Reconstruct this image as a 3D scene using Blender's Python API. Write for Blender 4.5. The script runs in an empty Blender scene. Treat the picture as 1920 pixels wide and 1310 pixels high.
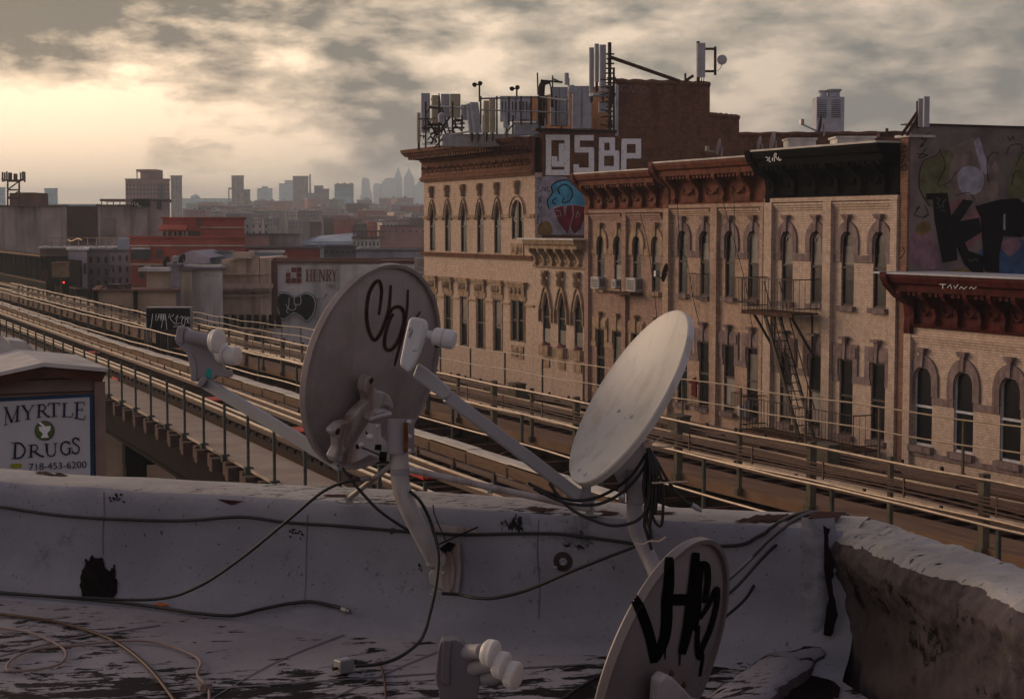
import bpy, bmesh, math, random
from mathutils import Vector, Matrix
from mathutils.bvhtree import BVHTree
random.seed(7)
SC = bpy.context.scene
COL = SC.collection
# ------------------------------------------------------------------ camera
F = 3200.0                       # focal length in photo pixels (photo is 1920 x 1310)
PITCH = math.atan(230 / F)
YAW = math.atan(1393 / F)
CAM = Vector((0, 0, 14.0))
FW = Vector((math.sin(YAW) * math.cos(PITCH), math.cos(YAW) * math.cos(PITCH), -math.sin(PITCH)))
RT = Vector((math.cos(YAW), -math.sin(YAW), 0))
UP = RT.cross(FW)
FH = Vector((math.sin(YAW), math.cos(YAW), 0))
cd = bpy.data.cameras.new('camera'); cam = bpy.data.objects.new('camera', cd); COL.objects.link(cam)
cam.location = CAM
cam.rotation_euler = Matrix((RT, UP, -FW)).transposed().to_euler()
cd.sensor_width = 36; cd.lens = F / 1920 * 36; cd.clip_start = 0.1; cd.clip_end = 30000
SC.camera = cam
# ------------------------------------------------------------------ world and sun
SKYLOC = (9.1, 2.5, 3.3)
SUN_AZ = math.radians(-36)       # from +Y (along the street) towards -X
SUN_EL = math.radians(11)
SUN_DIR = Vector((math.sin(SUN_AZ) * math.cos(SUN_EL), math.cos(SUN_AZ) * math.cos(SUN_EL), math.sin(SUN_EL)))
W = bpy.data.worlds.new('World'); SC.world = W; W.use_nodes = True
wn = W.node_tree.nodes; wl = W.node_tree.links; wn.clear()
def N(nodes, t, **k):
    n = nodes.new(t)
    for a, b in k.items():
        if a.startswith('i_'):
            key = a[2:]; key = int(key) if key.isdigit() else key.replace('_', ' ')
            n.inputs[key].default_value = b
        else: setattr(n, a, b)
    return n
def wmath(op, a, b=None, c=None, clamp=False):
    n = wn.new('ShaderNodeMath'); n.operation = op; n.use_clamp = clamp
    for i, s in enumerate((a, b, c)):
        if s is None: continue
        if hasattr(s, 'is_output'): wl.new(s, n.inputs[i])
        else: n.inputs[i].default_value = s
    return n.outputs[0]
def wdot(v, d):
    n = wn.new('ShaderNodeVectorMath'); n.operation = 'DOT_PRODUCT'; wl.new(v, n.inputs[0]); n.inputs[1].default_value = d
    return n.outputs['Value']
def wramp(fac, stops, interp='EASE'):
    r = wn.new('ShaderNodeValToRGB'); r.color_ramp.interpolation = interp
    e = r.color_ramp.elements
    e[0].position = stops[0][0]; e[0].color = (*stops[0][1], 1); e[1].position = stops[-1][0]; e[1].color = (*stops[-1][1], 1)
    for p, c in stops[1:-1]: q = e.new(p); q.color = (*c, 1)
    wl.new(fac, r.inputs[0]); return r.outputs[0]
def wmix(f, a, b, mode='MIX'):
    n = wn.new('ShaderNodeMix'); n.data_type = 'RGBA'; n.blend_type = mode
    for s, i in ((f, 0), (a, 6), (b, 7)):
        if hasattr(s, 'is_output'): wl.new(s, n.inputs[i])
        elif i: n.inputs[i].default_value = (*s, 1)
        else: n.inputs[i].default_value = s
    return n.outputs[2]
sky = N(wn, 'ShaderNodeTexSky', sky_type='NISHITA', sun_disc=False, sun_elevation=SUN_EL, sun_rotation=SUN_AZ, air_density=1.6, dust_density=3.0)
tc = wn.new('ShaderNodeTexCoord'); D = tc.outputs['Generated']
sep = wn.new('ShaderNodeSeparateXYZ'); wl.new(D, sep.inputs[0]); DZ = sep.outputs[2]
mp = N(wn, 'ShaderNodeMapping'); mp.inputs['Rotation'].default_value = (0, 0, YAW)      # turn so that x runs along the horizon ahead
wl.new(D, mp.inputs[0])
mp2 = N(wn, 'ShaderNodeMapping'); mp2.inputs['Scale'].default_value = (1.0, 1.0, 2.7); mp2.inputs['Rotation'].default_value = (0, math.radians(-9), 0); mp2.inputs['Location'].default_value = SKYLOC
wl.new(mp.outputs[0], mp2.inputs[0])
n1 = N(wn, 'ShaderNodeTexNoise', i_Scale=7.5, i_Detail=9.0, i_Roughness=0.52, i_Distortion=0.12); wl.new(mp2.outputs[0], n1.inputs['Vector'])
n2 = N(wn, 'ShaderNodeTexNoise', i_Scale=30.0, i_Detail=8.0, i_Roughness=0.66, i_Distortion=0.1); wl.new(mp2.outputs[0], n2.inputs['Vector'])
cl = wmath('MULTIPLY_ADD', n2.outputs[0], 0.36, wmath('MULTIPLY', n1.outputs[0], 0.64))
def sdir(px, py): return (FW + RT * ((px - 960) / F) + UP * ((655 - py) / F)).normalized()
for px_, py_, sig, amp in ((60, 70, 2.4, .10), (330, 30, 2.4, .10), (640, 0, 2.0, .08), (520, 130, 1.8, .05), (740, 205, 1.3, .05), (150, 10, 2.5, .06), (1000, 0, 1.5, .03), (1000, 205, 1.8, .05), (1620, 190, 2.6, .08), (1850, 60, 3.0, .06), (1240, 130, 2.0, .05), (40, 260, 2.6, -.16), (230, 210, 1.8, -.10), (160, 330, 2.5, -.08), (470, 250, 2.0, -.07), (520, 95, 1.2, -.05), (860, 110, 1.6, -.06), (1440, 150, 1.3, -.06), (1290, 60, 1.0, -.05), (1800, 150, 1.2, -.04), (1680, 10, 1.5, -.04)):
    g_ = wmath('POWER', wmath('MAXIMUM', wdot(D, sdir(px_, py_)), 0.0), 2.0 / math.radians(sig) ** 2)
    cl = wmath('MULTIPLY_ADD', g_, amp * 1.35, cl)
GLOW = Vector((math.sin(YAW - math.radians(17)), math.cos(YAW - math.radians(17)), 0.075)).normalized()
gl = wdot(D, GLOW)
glow = wmath('POWER', wmath('MAXIMUM', gl, 0.0), 22.0)
# thin cloud (bright) and thick cloud (dark) colours, warmer near the glow
lit = wmix(glow, (5.9, 4.7, 3.6), (15.0, 11.3, 7.8))
drk = wmix(glow, (1.55, 1.55, 1.38), (1.10, .95, .82))
dens = wramp(cl, [(0.40, (0, 0, 0)), (0.49, (.5, .5, .5)), (0.60, (1, 1, 1))], 'LINEAR')
cloud = wmix(dens, lit, drk)
horiz = wramp(DZ, [(0.0, (1, 1, 1)), (0.012, (.8, .8, .8)), (0.04, (0, 0, 0))])
hcol = wmix(glow, (5.2, 4.4, 3.6), (19.0, 14.5, 10.2))
cloud = wmix(wmath('MULTIPLY', horiz, 0.8), cloud, hcol)
base = wmix(0.92, sky.outputs[0], cloud)
# sky out of view dimmed overhead and behind, brightened sunward, to shape the light
over = wramp(DZ, [(0.0, (1, 1, 1)), (0.19, (.92, .92, .92)), (0.36, (.70, .72, .88)), (1.0, (.46, .50, .68))])
fwd = wmath('MULTIPLY_ADD', wdot(D, Vector((math.sin(YAW - math.radians(60)), math.cos(YAW - math.radians(60)), 0))), 0.5, 0.5)
back = wramp(fwd, [(0.0, (.74, .72, .88)), (0.40, (.84, .82, .92)), (0.74, (1, 1, 1)), (0.86, (1.1, 1.06, 1.0)), (1.0, (2.2, 1.95, 1.65))])
col = wmix(1.0, wmix(1.0, base, over, 'MULTIPLY'), back, 'MULTIPLY')
bg = N(wn, 'ShaderNodeBackground', i_Strength=0.1); wl.new(col, bg.inputs[0])
wo = wn.new('ShaderNodeOutputWorld'); wl.new(bg.outputs[0], wo.inputs[0])
sd = bpy.data.lights.new('sun', 'SUN'); sd.energy = 1.5; sd.angle = math.radians(32); sd.color = (1.0, .73, .53)
so = bpy.data.objects.new('sun', sd); COL.objects.link(so); so.rotation_euler = SUN_DIR.to_track_quat('Z', 'Y').to_euler()
SC.view_settings.view_transform = 'Standard'; SC.view_settings.look = 'None'; SC.view_settings.exposure = 0.64; SC.view_settings.gamma = 1
SC.cycles.volume_bounces = 0; SC.cycles.max_bounces = 5; SC.cycles.volume_max_steps = 64
# ------------------------------------------------------------------ measuring helpers (photo pixel -> place in the world)
def ray(px, py): return FW + RT * ((px - 960) / F) + UP * ((655 - py) / F)
def at(px, py, d): return CAM + ray(px, py) * d
def onX(px, py, a): r = ray(px, py); return CAM + r * ((a - CAM.x) / r.x)
def onY(px, py, b): r = ray(px, py); return CAM + r * ((b - CAM.y) / r.y)
def onZ(px, py, z): r = ray(px, py); return CAM + r * ((z - CAM.z) / r.z)
def onP(px, py, p0, n): r = ray(px, py); return CAM + r * ((p0 - CAM).dot(n) / r.dot(n))
def SX(a): return lambda x, y: (onX(x, y, a), Vector((-1, 0, 0)))
def SY(b): return lambda x, y: (onY(x, y, b), Vector((0, -1, 0)))
def SP(p0, n): return lambda x, y: (onP(x, y, p0, n), n)
def SD(d): return SP(CAM + FW * d, -FW)
# ------------------------------------------------------------------ mesh builder
class MB:
    def __init__(s): s.v = []; s.f = []; s.m = []
    def add(s, vs, fs, mi=0):
        o = len(s.v); s.v += [Vector(p) for p in vs]; s.f += [[o + i for i in f] for f in fs]; s.m += [mi] * len(fs); return s
    def frame(s, c, ax, ay, az, sz, mi=0):
        c = Vector(c); ax, ay, az = ax * sz[0] / 2, ay * sz[1] / 2, az * sz[2] / 2
        vs = [c + ax * i + ay * j + az * k for i in (-1, 1) for j in (-1, 1) for k in (-1, 1)]
        return s.add(vs, [(0, 1, 3, 2), (4, 6, 7, 5), (0, 4, 5, 1), (2, 3, 7, 6), (0, 2, 6, 4), (1, 5, 7, 3)], mi)
    def box(s, lo, hi, mi=0):
        lo = Vector(lo); hi = Vector(hi)
        return s.frame((lo + hi) / 2, Vector((1, 0, 0)), Vector((0, 1, 0)), Vector((0, 0, 1)), [abs(q) for q in (hi - lo)], mi)
    def bar(s, p0, p1, w, h, up=Vector((0, 0, 1)), mi=0):
        p0 = Vector(p0); p1 = Vector(p1); d = p1 - p0; L = d.length; d.normalize()
        if abs(d.dot(up)) > .98: up = Vector((1, 0, 0))
        sx = d.cross(up).normalized(); u = sx.cross(d)
        return s.frame((p0 + p1) / 2, d, sx, u, (L, w, h), mi)
    def tube(s, pts, r, n=8, mi=0, cap=True):
        pts = [Vector(p) for p in pts]; k = len(pts); rs = r if isinstance(r, (list, tuple)) else [r] * k
        vs = []; prev = None
        for i, p in enumerate(pts):
            t = (pts[min(i + 1, k - 1)] - pts[max(i - 1, 0)]).normalized()
            if prev is None:
                q = Vector((0, 0, 1)) if abs(t.z) < .9 else Vector((1, 0, 0)); a = t.cross(q).normalized()
            else: a = (prev - t * prev.dot(t)).normalized()
            prev = a; b = t.cross(a)
            vs += [p + (a * math.cos(2 * math.pi * j / n) + b * math.sin(2 * math.pi * j / n)) * rs[i] for j in range(n)]
        fs = [(i * n + j, i * n + (j + 1) % n, (i + 1) * n + (j + 1) % n, (i + 1) * n + j) for i in range(k - 1) for j in range(n)]
        if cap: fs += [list(range(n))[::-1], [(k - 1) * n + j for j in range(n)]]
        return s.add(vs, fs, mi)
    def cyl(s, p0, p1, r, r1=None, n=10, mi=0):
        return s.tube([p0, p1], [r, r if r1 is None else r1], n, mi)
    def prism(s, poly, vec, mi=0):
        n = len(poly); vec = Vector(vec); vs = [Vector(p) for p in poly]; vs += [p + vec for p in vs]
        return s.add(vs, [list(range(n)), [n + i for i in range(n)][::-1]] + [(i, i + n, (i + 1) % n + n, (i + 1) % n) for i in range(n)], mi)
    def lathe(s, prof, o, ax, u, n=48, ov=1.0, mi=0):
        o = Vector(o); ax = Vector(ax).normalized(); u = (Vector(u) - ax * Vector(u).dot(ax)).normalized(); w = ax.cross(u)
        vs = [o + ax * h + (u * math.cos(2 * math.pi * j / n) * ov + w * math.sin(2 * math.pi * j / n)) * r for r, h in prof for j in range(n)]
        return s.add(vs, [(i * n + j, i * n + (j + 1) % n, (i + 1) * n + (j + 1) % n, (i + 1) * n + j) for i in range(len(prof) - 1) for j in range(n)], mi)
    def extr(s, prof, y0, y1, a, mi=0):   # profile (out, z) run along the facade; out is towards -X
        k = len(prof); vs = [(a - o, y0, z) for o, z in prof] + [(a - o, y1, z) for o, z in prof]
        return s.add(vs, [(i, (i + 1) % k, (i + 1) % k + k, i + k) for i in range(k)] + [list(range(k))[::-1], [k + i for i in range(k)]], mi)
def cat(pts, sub=6, closed=False):
    P = [Vector(p) for p in pts]; n = len(P); out = []
    rng = range(n) if closed else range(n - 1)
    for i in rng:
        g = (lambda k: P[k % n]) if closed else (lambda k: P[max(0, min(n - 1, k))])
        a, b, c, d = g(i - 1), g(i), g(i + 1), g(i + 2)
        for j in range(sub):
            t = j / sub; out.append(0.5 * ((2 * b) + (c - a) * t + (2 * a - 5 * b + 4 * c - d) * t * t + (3 * b - a - 3 * c + d) * t ** 3))
    if not closed: out.append(P[-1])
    return out
def tag(o, label=None, c=None, group=None, kind=None):
    if label: o['label'] = label
    if c: o['category'] = c
    if group: o['group'] = group
    if kind: o['kind'] = kind
    return o
def thing(name, label, c, loc, group=None):
    o = bpy.data.objects.new(name, None); COL.objects.link(o); o.location = loc; o.empty_display_size = .2
    return tag(o, label, c, group)
def obj(name, mb, mats, parent=None, label=None, smooth=0, loc=None):
    base = parent if parent is None or parent.type == 'EMPTY' else parent
    L = Vector((0, 0, 0)); p = parent
    while p is not None: L = L + p.location; p = p.parent
    here = Vector(loc) if loc is not None else Vector((0, 0, 0))
    me = bpy.data.meshes.new(name); me.from_pydata([tuple(v - L - here) for v in mb.v], [], mb.f)
    for m in (mats if isinstance(mats, (list, tuple)) else [mats]): me.materials.append(m)
    me.polygons.foreach_set('material_index', mb.m)
    bm = bmesh.new(); bm.from_mesh(me); bmesh.ops.recalc_face_normals(bm, faces=bm.faces); bm.to_mesh(me); bm.free()
    if smooth:
        me.polygons.foreach_set('use_smooth', [True] * len(me.polygons)); me.set_sharp_from_angle(angle=math.radians(smooth))
    o = bpy.data.objects.new(name, me); COL.objects.link(o); o.location = here; o.parent = parent
    if label: o['label'] = label
    return o
def solo(name, mb, mats, label, c, group=None, smooth=0):   # a thing that is one mesh, origin at its own base
    lo = Vector((min(v.x for v in mb.v), min(v.y for v in mb.v), min(v.z for v in mb.v))); hi = Vector((max(v.x for v in mb.v), max(v.y for v in mb.v), 0))
    return tag(obj(name, mb, mats, smooth=smooth, loc=((lo.x + hi.x) / 2, (lo.y + hi.y) / 2, lo.z)), label, c, group)
def dup(o, parent=None, loc=None):
    c = o.copy(); COL.objects.link(c); c.parent = parent
    if loc is not None: c.location = loc
    for ch in list(o.children): dup(ch, c)
    return c
# flat paint laid on a surface; surf(px, py) -> (point, normal)
def pxribbon(mb, pts, w, surf, off=.004, sub=6, mi=0, taper=0, nx=1):
    P = cat([(p[0], p[1], 0) for p in pts], sub) if sub > 1 and (len(pts) > 2 or nx > 1) else [Vector((p[0], p[1], 0)) for p in pts]
    k = len(P); vs = []
    for i, p in enumerate(P):
        t = (P[min(i + 1, k - 1)] - P[max(i - 1, 0)]); t.normalize(); nrm = Vector((-t.y, t.x, 0))
        ww = w
        if taper: ww = w * (1 - taper * abs(2 * i / max(1, k - 1) - 1) ** 3)
        for j in range(nx + 1):
            q = p + nrm * (ww * (j / nx - .5)); pt, nn = surf(q.x, q.y); vs.append(pt + nn * off)
    c = nx + 1
    return mb.add(vs, [(c * i + j, c * i + j + 1, c * i + c + j + 1, c * i + c + j) for i in range(k - 1) for j in range(nx)], mi)
def pxpoly(mb, pts, surf, off=.003, mi=0, smooth=False):
    P = cat([(p[0], p[1], 0) for p in pts], 5, True) if smooth else [Vector((p[0], p[1], 0)) for p in pts]
    vs = []
    for q in P: pt, nn = surf(q.x, q.y); vs.append(pt + nn * off)
    return mb.add(vs, [list(range(len(vs)))], mi)
def pxtext(mb, s, x0, y0, x1, y1, h, surf, off=.005, mi=0, wscale=None, dirx=None):
    cu = bpy.data.curves.new('t', 'FONT'); cu.body = s; cu.size = 1; o = bpy.data.objects.new('t', cu); COL.objects.link(o)
    bpy.context.view_layer.update()
    me = bpy.data.meshes.new_from_object(o.evaluated_get(bpy.context.evaluated_depsgraph_get()))
    xs = [v.co.x for v in me.vertices]; w = max(xs) - min(xs); mx = min(xs); ym = max(v.co.y for v in me.vertices)
    vs = []
    for v in me.vertices:
        t = (v.co.x - mx) / w; q = (x0 + (x1 - x0) * t, y0 + (y1 - y0) * t - v.co.y / ym * h); pt, nn = surf(*q); vs.append(pt + nn * off)
    mb.add(vs, [list(p.vertices) for p in me.polygons], mi)
    bpy.data.objects.remove(o); bpy.data.curves.remove(cu); bpy.data.meshes.remove(me)
    return mb
def T(ox, oy, s): return lambda pts: [(ox + x / s, oy + y / s) for x, y in pts]
def pxprism(mb, pts, d, th, mi=0, smooth=False):
    P = [(p.x, p.y) for p in cat([(x, y, 0) for x, y in pts], 4, True)] if smooth else pts
    return mb.prism([at(x, y, d) for x, y in P], FW * th, mi)
# ------------------------------------------------------------------ materials
def mat(name, c, rough=.8, metal=0, var=.25, scale=3.0, bump=0, bscale=40, c2=None, thr=None, stretch=(1, 1, 1), spec=None, streak=None, emit=0):
    if spec is None: spec = .5 if metal > .2 else (.06 if rough >= .7 else .18 if rough >= .5 else .38)
    m = bpy.data.materials.new(name); m.use_nodes = True; nt = m.node_tree; n = nt.nodes; l = nt.links
    b = n['Principled BSDF']; b.inputs['Roughness'].default_value = rough; b.inputs['Metallic'].default_value = metal
    b.inputs['Specular IOR Level'].default_value = spec
    tcn = n.new('ShaderNodeTexCoord'); mpn = n.new('ShaderNodeMapping'); mpn.inputs['Scale'].default_value = stretch; l.new(tcn.outputs['Object'], mpn.inputs[0])
    nz = N(n, 'ShaderNodeTexNoise', i_Scale=scale, i_Detail=6.0, i_Roughness=.6); l.new(mpn.outputs[0], nz.inputs['Vector'])
    r = n.new('ShaderNodeValToRGB'); e = r.color_ramp.elements
    a, z = (.35, .65) if thr is None else thr
    e[0].position = a; e[1].position = z
    d = c2 if c2 else tuple(q * (1 - var) for q in c)
    e[0].color = (*d, 1); e[1].color = (*c, 1) if c2 else (*[min(1, q * (1 + var * .5)) for q in c], 1)
    l.new(nz.outputs[0], r.inputs[0]); out = r.outputs[0]
    if streak:      # vertical run-off stains
        m2 = n.new('ShaderNodeMapping'); m2.inputs['Scale'].default_value = (streak[1], streak[1], streak[1] * .08); l.new(tcn.outputs['Object'], m2.inputs[0])
        z2 = N(n, 'ShaderNodeTexNoise', i_Scale=1.0, i_Detail=5.0, i_Roughness=.65); l.new(m2.outputs[0], z2.inputs['Vector'])
        r2 = n.new('ShaderNodeValToRGB'); r2.color_ramp.elements[0].position = .50; r2.color_ramp.elements[1].position = .68; l.new(z2.outputs[0], r2.inputs[0])
        mx = N(n, 'ShaderNodeMix', data_type='RGBA'); l.new(r2.outputs[0], mx.inputs[0]); l.new(out, mx.inputs[6]); mx.inputs[7].default_value = (*streak[0], 1); out = mx.outputs[2]
    l.new(out, b.inputs['Base Color'])
    if bump:
        bz = N(n, 'ShaderNodeTexNoise', i_Scale=bscale, i_Detail=4.0); l.new(tcn.outputs['Object'], bz.inputs['Vector'])
        bp = N(n, 'ShaderNodeBump', i_Strength=bump, i_Distance=.02); l.new(bz.outputs[0], bp.inputs['Height']); l.new(bp.outputs[0], b.inputs['Normal'])
    if emit: b.inputs['Emission Color'].default_value = (*c, 1); b.inputs['Emission Strength'].default_value = emit
    return m
def brickmat(name, c1, c2, mortar, dirt=(.12, .08, .06), side=False, bw=.21, bh=.0677, msize=.010, damt=.55, dthr=(.5, .75), rough=.85):
    m = bpy.data.materials.new(name); m.use_nodes = True; nt = m.node_tree; n = nt.nodes; l = nt.links; b = n['Principled BSDF']; b.inputs['Roughness'].default_value = rough; b.inputs['Specular IOR Level'].default_value = .05
    tcn = n.new('ShaderNodeTexCoord'); sp = n.new('ShaderNodeSeparateXYZ'); l.new(tcn.outputs['Object'], sp.inputs[0])
    ad = N(n, 'ShaderNodeMath', operation='ADD'); l.new(sp.outputs[0], ad.inputs[0]); l.new(sp.outputs[1], ad.inputs[1])
    cb = n.new('ShaderNodeCombineXYZ'); l.new(ad.outputs[0], cb.inputs[0]); l.new(sp.outputs[2], cb.inputs[1])
    br = N(n, 'ShaderNodeTexBrick', i_Scale=1.0); br.inputs['Brick Width'].default_value = bw; br.inputs['Row Height'].default_value = bh; br.inputs['Mortar Size'].default_value = msize
    br.inputs['Mortar Smooth'].default_value = .3; br.inputs['Bias'].default_value = -.1
    br.inputs['Color1'].default_value = (*c1, 1); br.inputs['Color2'].default_value = (*c2, 1); br.inputs['Mortar'].default_value = (*mortar, 1); l.new(cb.outputs[0], br.inputs['Vector'])
    nz = N(n, 'ShaderNodeTexNoise', i_Scale=.7, i_Detail=8.0, i_Roughness=.7); mpn = n.new('ShaderNodeMapping'); mpn.inputs['Scale'].default_value = (1.4, 1.4, .7); l.new(tcn.outputs['Object'], mpn.inputs[0]); l.new(mpn.outputs[0], nz.inputs['Vector'])
    r = n.new('ShaderNodeValToRGB'); r.color_ramp.elements[0].position = dthr[0]; r.color_ramp.elements[1].position = dthr[1]; r.color_ramp.elements[1].color = (damt, damt, damt, 1); l.new(nz.outputs[0], r.inputs[0])
    mx = N(n, 'ShaderNodeMix', data_type='RGBA'); l.new(r.outputs[0], mx.inputs[0]); l.new(br.outputs['Color'], mx.inputs[6]); mx.inputs[7].default_value = (*dirt, 1)
    n3 = N(n, 'ShaderNodeTexNoise', i_Scale=6.0, i_Detail=3.0); l.new(tcn.outputs['Object'], n3.inputs['Vector'])
    r3 = n.new('ShaderNodeValToRGB'); r3.color_ramp.elements[0].position = .3; r3.color_ramp.elements[0].color = (.72, .70, .68, 1); r3.color_ramp.elements[1].position = .7; l.new(n3.outputs[0], r3.inputs[0])
    m3 = N(n, 'ShaderNodeMix', data_type='RGBA', blend_type='MULTIPLY'); m3.inputs[0].default_value = 1; l.new(mx.outputs[2], m3.inputs[6]); l.new(r3.outputs[0], m3.inputs[7])
    l.new(m3.outputs[2], b.inputs['Base Color'])
    bp = N(n, 'ShaderNodeBump', i_Strength=.5, i_Distance=.01); bp.invert = True; l.new(br.outputs['Fac'], bp.inputs['Height']); l.new(bp.outputs[0], b.inputs['Normal'])
    return m
M = {}
M['glass'] = mat('window_glass', (.008, .008, .010), .2, spec=.3, var=.3, scale=.9)
M['curtain2'] = mat('pale_blind', (.24, .22, .20), .6, var=.2)
M['curtain'] = mat('curtain_glass', (.07, .058, .05), .45, var=.5, scale=2)
M['black'] = mat('black_paint', (.010, .009, .010), .85, spec=.12)
M['cable'] = mat('black_cable', (.012, .011, .012), .5, spec=.4)
M['wood_frame'] = mat('dark_window_frame', (.05, .035, .03), .6)
M['whiteframe'] = mat('white_window_frame', (.45, .47, .52), .5)
M['stone'] = mat('lavender_stone', (.22, .165, .165), .85, var=.3, scale=5, bump=.4, bscale=25, streak=((.11, .07, .065), 5))
M['stone_tan'] = mat('tan_stone', (.36, .26, .18), .85, var=.35, scale=4, bump=.4, bscale=25, streak=((.16, .09, .06), 5))
M['cream_stone'] = mat('cream_stone', (.60, .45, .34), .85, var=.2, scale=4, bump=.3, bscale=25, streak=((.36, .24, .16), 6))
M['terracotta'] = mat('terracotta_trim', (.17, .075, .048), .8, var=.45, scale=4, bump=.6, bscale=20, streak=((.09, .04, .03), 6))
M['cornice_rust'] = mat('rusty_cornice_paint', (.14, .045, .026), .7, var=.5, scale=3, streak=((.10, .04, .03), 5))
M['cornice_brown'] = mat('brown_cornice_paint', (.17, .075, .045), .75, var=.5, scale=3, streak=((.06, .03, .025), 5))
M['cornice_black'] = mat('black_cornice_paint', (.005, .004, .004), .9, var=.3, spec=.05)
M['cornice_red'] = mat('dark_red_cornice_paint', (.075, .012, .010), .75, var=.5, scale=3, streak=((.04, .012, .01), 5))
M['brickA'] = brickmat('cream_brick', (.62, .48, .395), (.53, .405, .33), (.40, .295, .235), damt=.38, dthr=(.52, .80))
M['brickC'] = brickmat('weathered_pink_brick', (.47, .32, .26), (.37, .245, .205), (.22, .15, .125), damt=.42, dirt=(.12, .07, .055), dthr=(.45, .7))
M['brickD'] = brickmat('stained_yellow_brick', (.55, .41, .325), (.44, .315, .25), (.33, .215, .165), damt=.5, dirt=(.16, .07, .045), dthr=(.46, .72))
M['brickE'] = brickmat('clean_yellow_brick', (.60, .475, .395), (.52, .405, .335), (.41, .305, .25), damt=.25, dirt=(.2, .11, .08), dthr=(.55, .8))
M['brickBrown'] = brickmat('brown_side_brick', (.24, .115, .065), (.17, .08, .05), (.12, .075, .055), damt=.7, dirt=(.055, .028, .024), dthr=(.50, .66))
M['brickRed'] = brickmat('red_brick', (.26, .055, .04), (.20, .045, .035), (.15, .07, .055), damt=.3, bw=.4, bh=.13)
M['roofwhite'] = mat('white_roof_coating', (.55, .52, .49), .7, var=.3, scale=1.5)
M['tar'] = mat('tar', (.012, .010, .011), .95, spec=.03)
M['steel'] = mat('galvanised_steel', (.30, .30, .31), .5, metal=.6, var=.3, scale=6)
M['rust'] = mat('rusty_steel', (.075, .038, .028), .8, var=.5, scale=4)
M['antenna'] = mat('antenna_grey', (.34, .34, .38), .55, var=.15)
M['antenna_tan'] = mat('antenna_beige', (.38, .33, .24), .55, var=.15)
M['cabinet'] = mat('cabinet_grey', (.36, .37, .42), .5, var=.2)
M['darkmetal'] = mat('dark_metal', (.045, .032, .028), .6, var=.4, metal=.2)
# ------------------------------------------------------------------ ground and air
FA = 27.5                       # facade plane
gb = MB(); gb.add([(-9000, -400, 0), (14000, -400, 0), (14000, 20000, 0), (-9000, 20000, 0)], [(0, 1, 2, 3)])
tag(obj('ground', gb, mat('ground_mix', (.05, .045, .042), .9, var=.5, scale=.05)), kind='structure')
rb = MB(); rb.add([(3.5, -60, .004), (24, -60, .004), (24, 420, .004), (3.5, 420, .004)], [(0, 1, 2, 3)])
tag(obj('road', rb, mat('asphalt', (.05, .048, .048), .85, var=.3, scale=2)), kind='structure')
pb = MB(); pb.box((24, -60, 0), (27.4, 420, .13)); pb.box((.8, 20, 0), (3.5, 420, .13))
tag(obj('pavement', pb, mat('pavement_concrete', (.2, .19, .18), .9)), kind='structure')
# ------------------------------------------------------------------ facade builders
def arch(ya, yb, zt, kind, n=10, zb=None):
    w = yb - ya
    if kind == 0: return [(ya, zt), (yb, zt)]
    h = w * .5 if kind == 1 else w * .95
    out = []
    for i in range(n + 1):
        t = i / n; s = abs(2 * t - 1)
        out.append((ya + w * t, zt - h + h * (math.sqrt(max(0, 1 - s * s)) if kind == 1 else (1 - s ** 1.7))))
    return out
def wall_band(mb, a, y0, y1, z0, z1, ops, rev=.20):
    cur = y0
    for ya, yb, zb, zt, k in sorted(ops):
        mb.add([(a, cur, z0), (a, ya, z0), (a, ya, z1), (a, cur, z1)], [(0, 1, 2, 3)])
        mb.add([(a, ya, z0), (a, yb, z0), (a, yb, zb), (a, ya, zb)], [(0, 1, 2, 3)])
        A = arch(ya, yb, zt, k); n = len(A)
        for i in range(n - 1):
            (p, q), (r, s) = A[i], A[i + 1]
            mb.add([(a, p, q), (a, r, s), (a, r, z1), (a, p, z1)], [(0, 1, 2, 3)])
            mb.add([(a, p, q), (a, r, s), (a + rev, r, s), (a + rev, p, q)], [(0, 1, 2, 3)])
        for y in (ya, yb):
            zz = A[0][1]; mb.add([(a, y, zb), (a + rev, y, zb), (a + rev, y, zz), (a, y, zz)], [(0, 1, 2, 3)])
        mb.add([(a, ya, zb), (a, yb, zb), (a + rev, yb, zb), (a + rev, ya, zb)], [(0, 1, 2, 3)]); cur = yb
    mb.add([(a, cur, z0), (a, y1, z0), (a, y1, z1), (a, cur, z1)], [(0, 1, 2, 3)])
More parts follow.
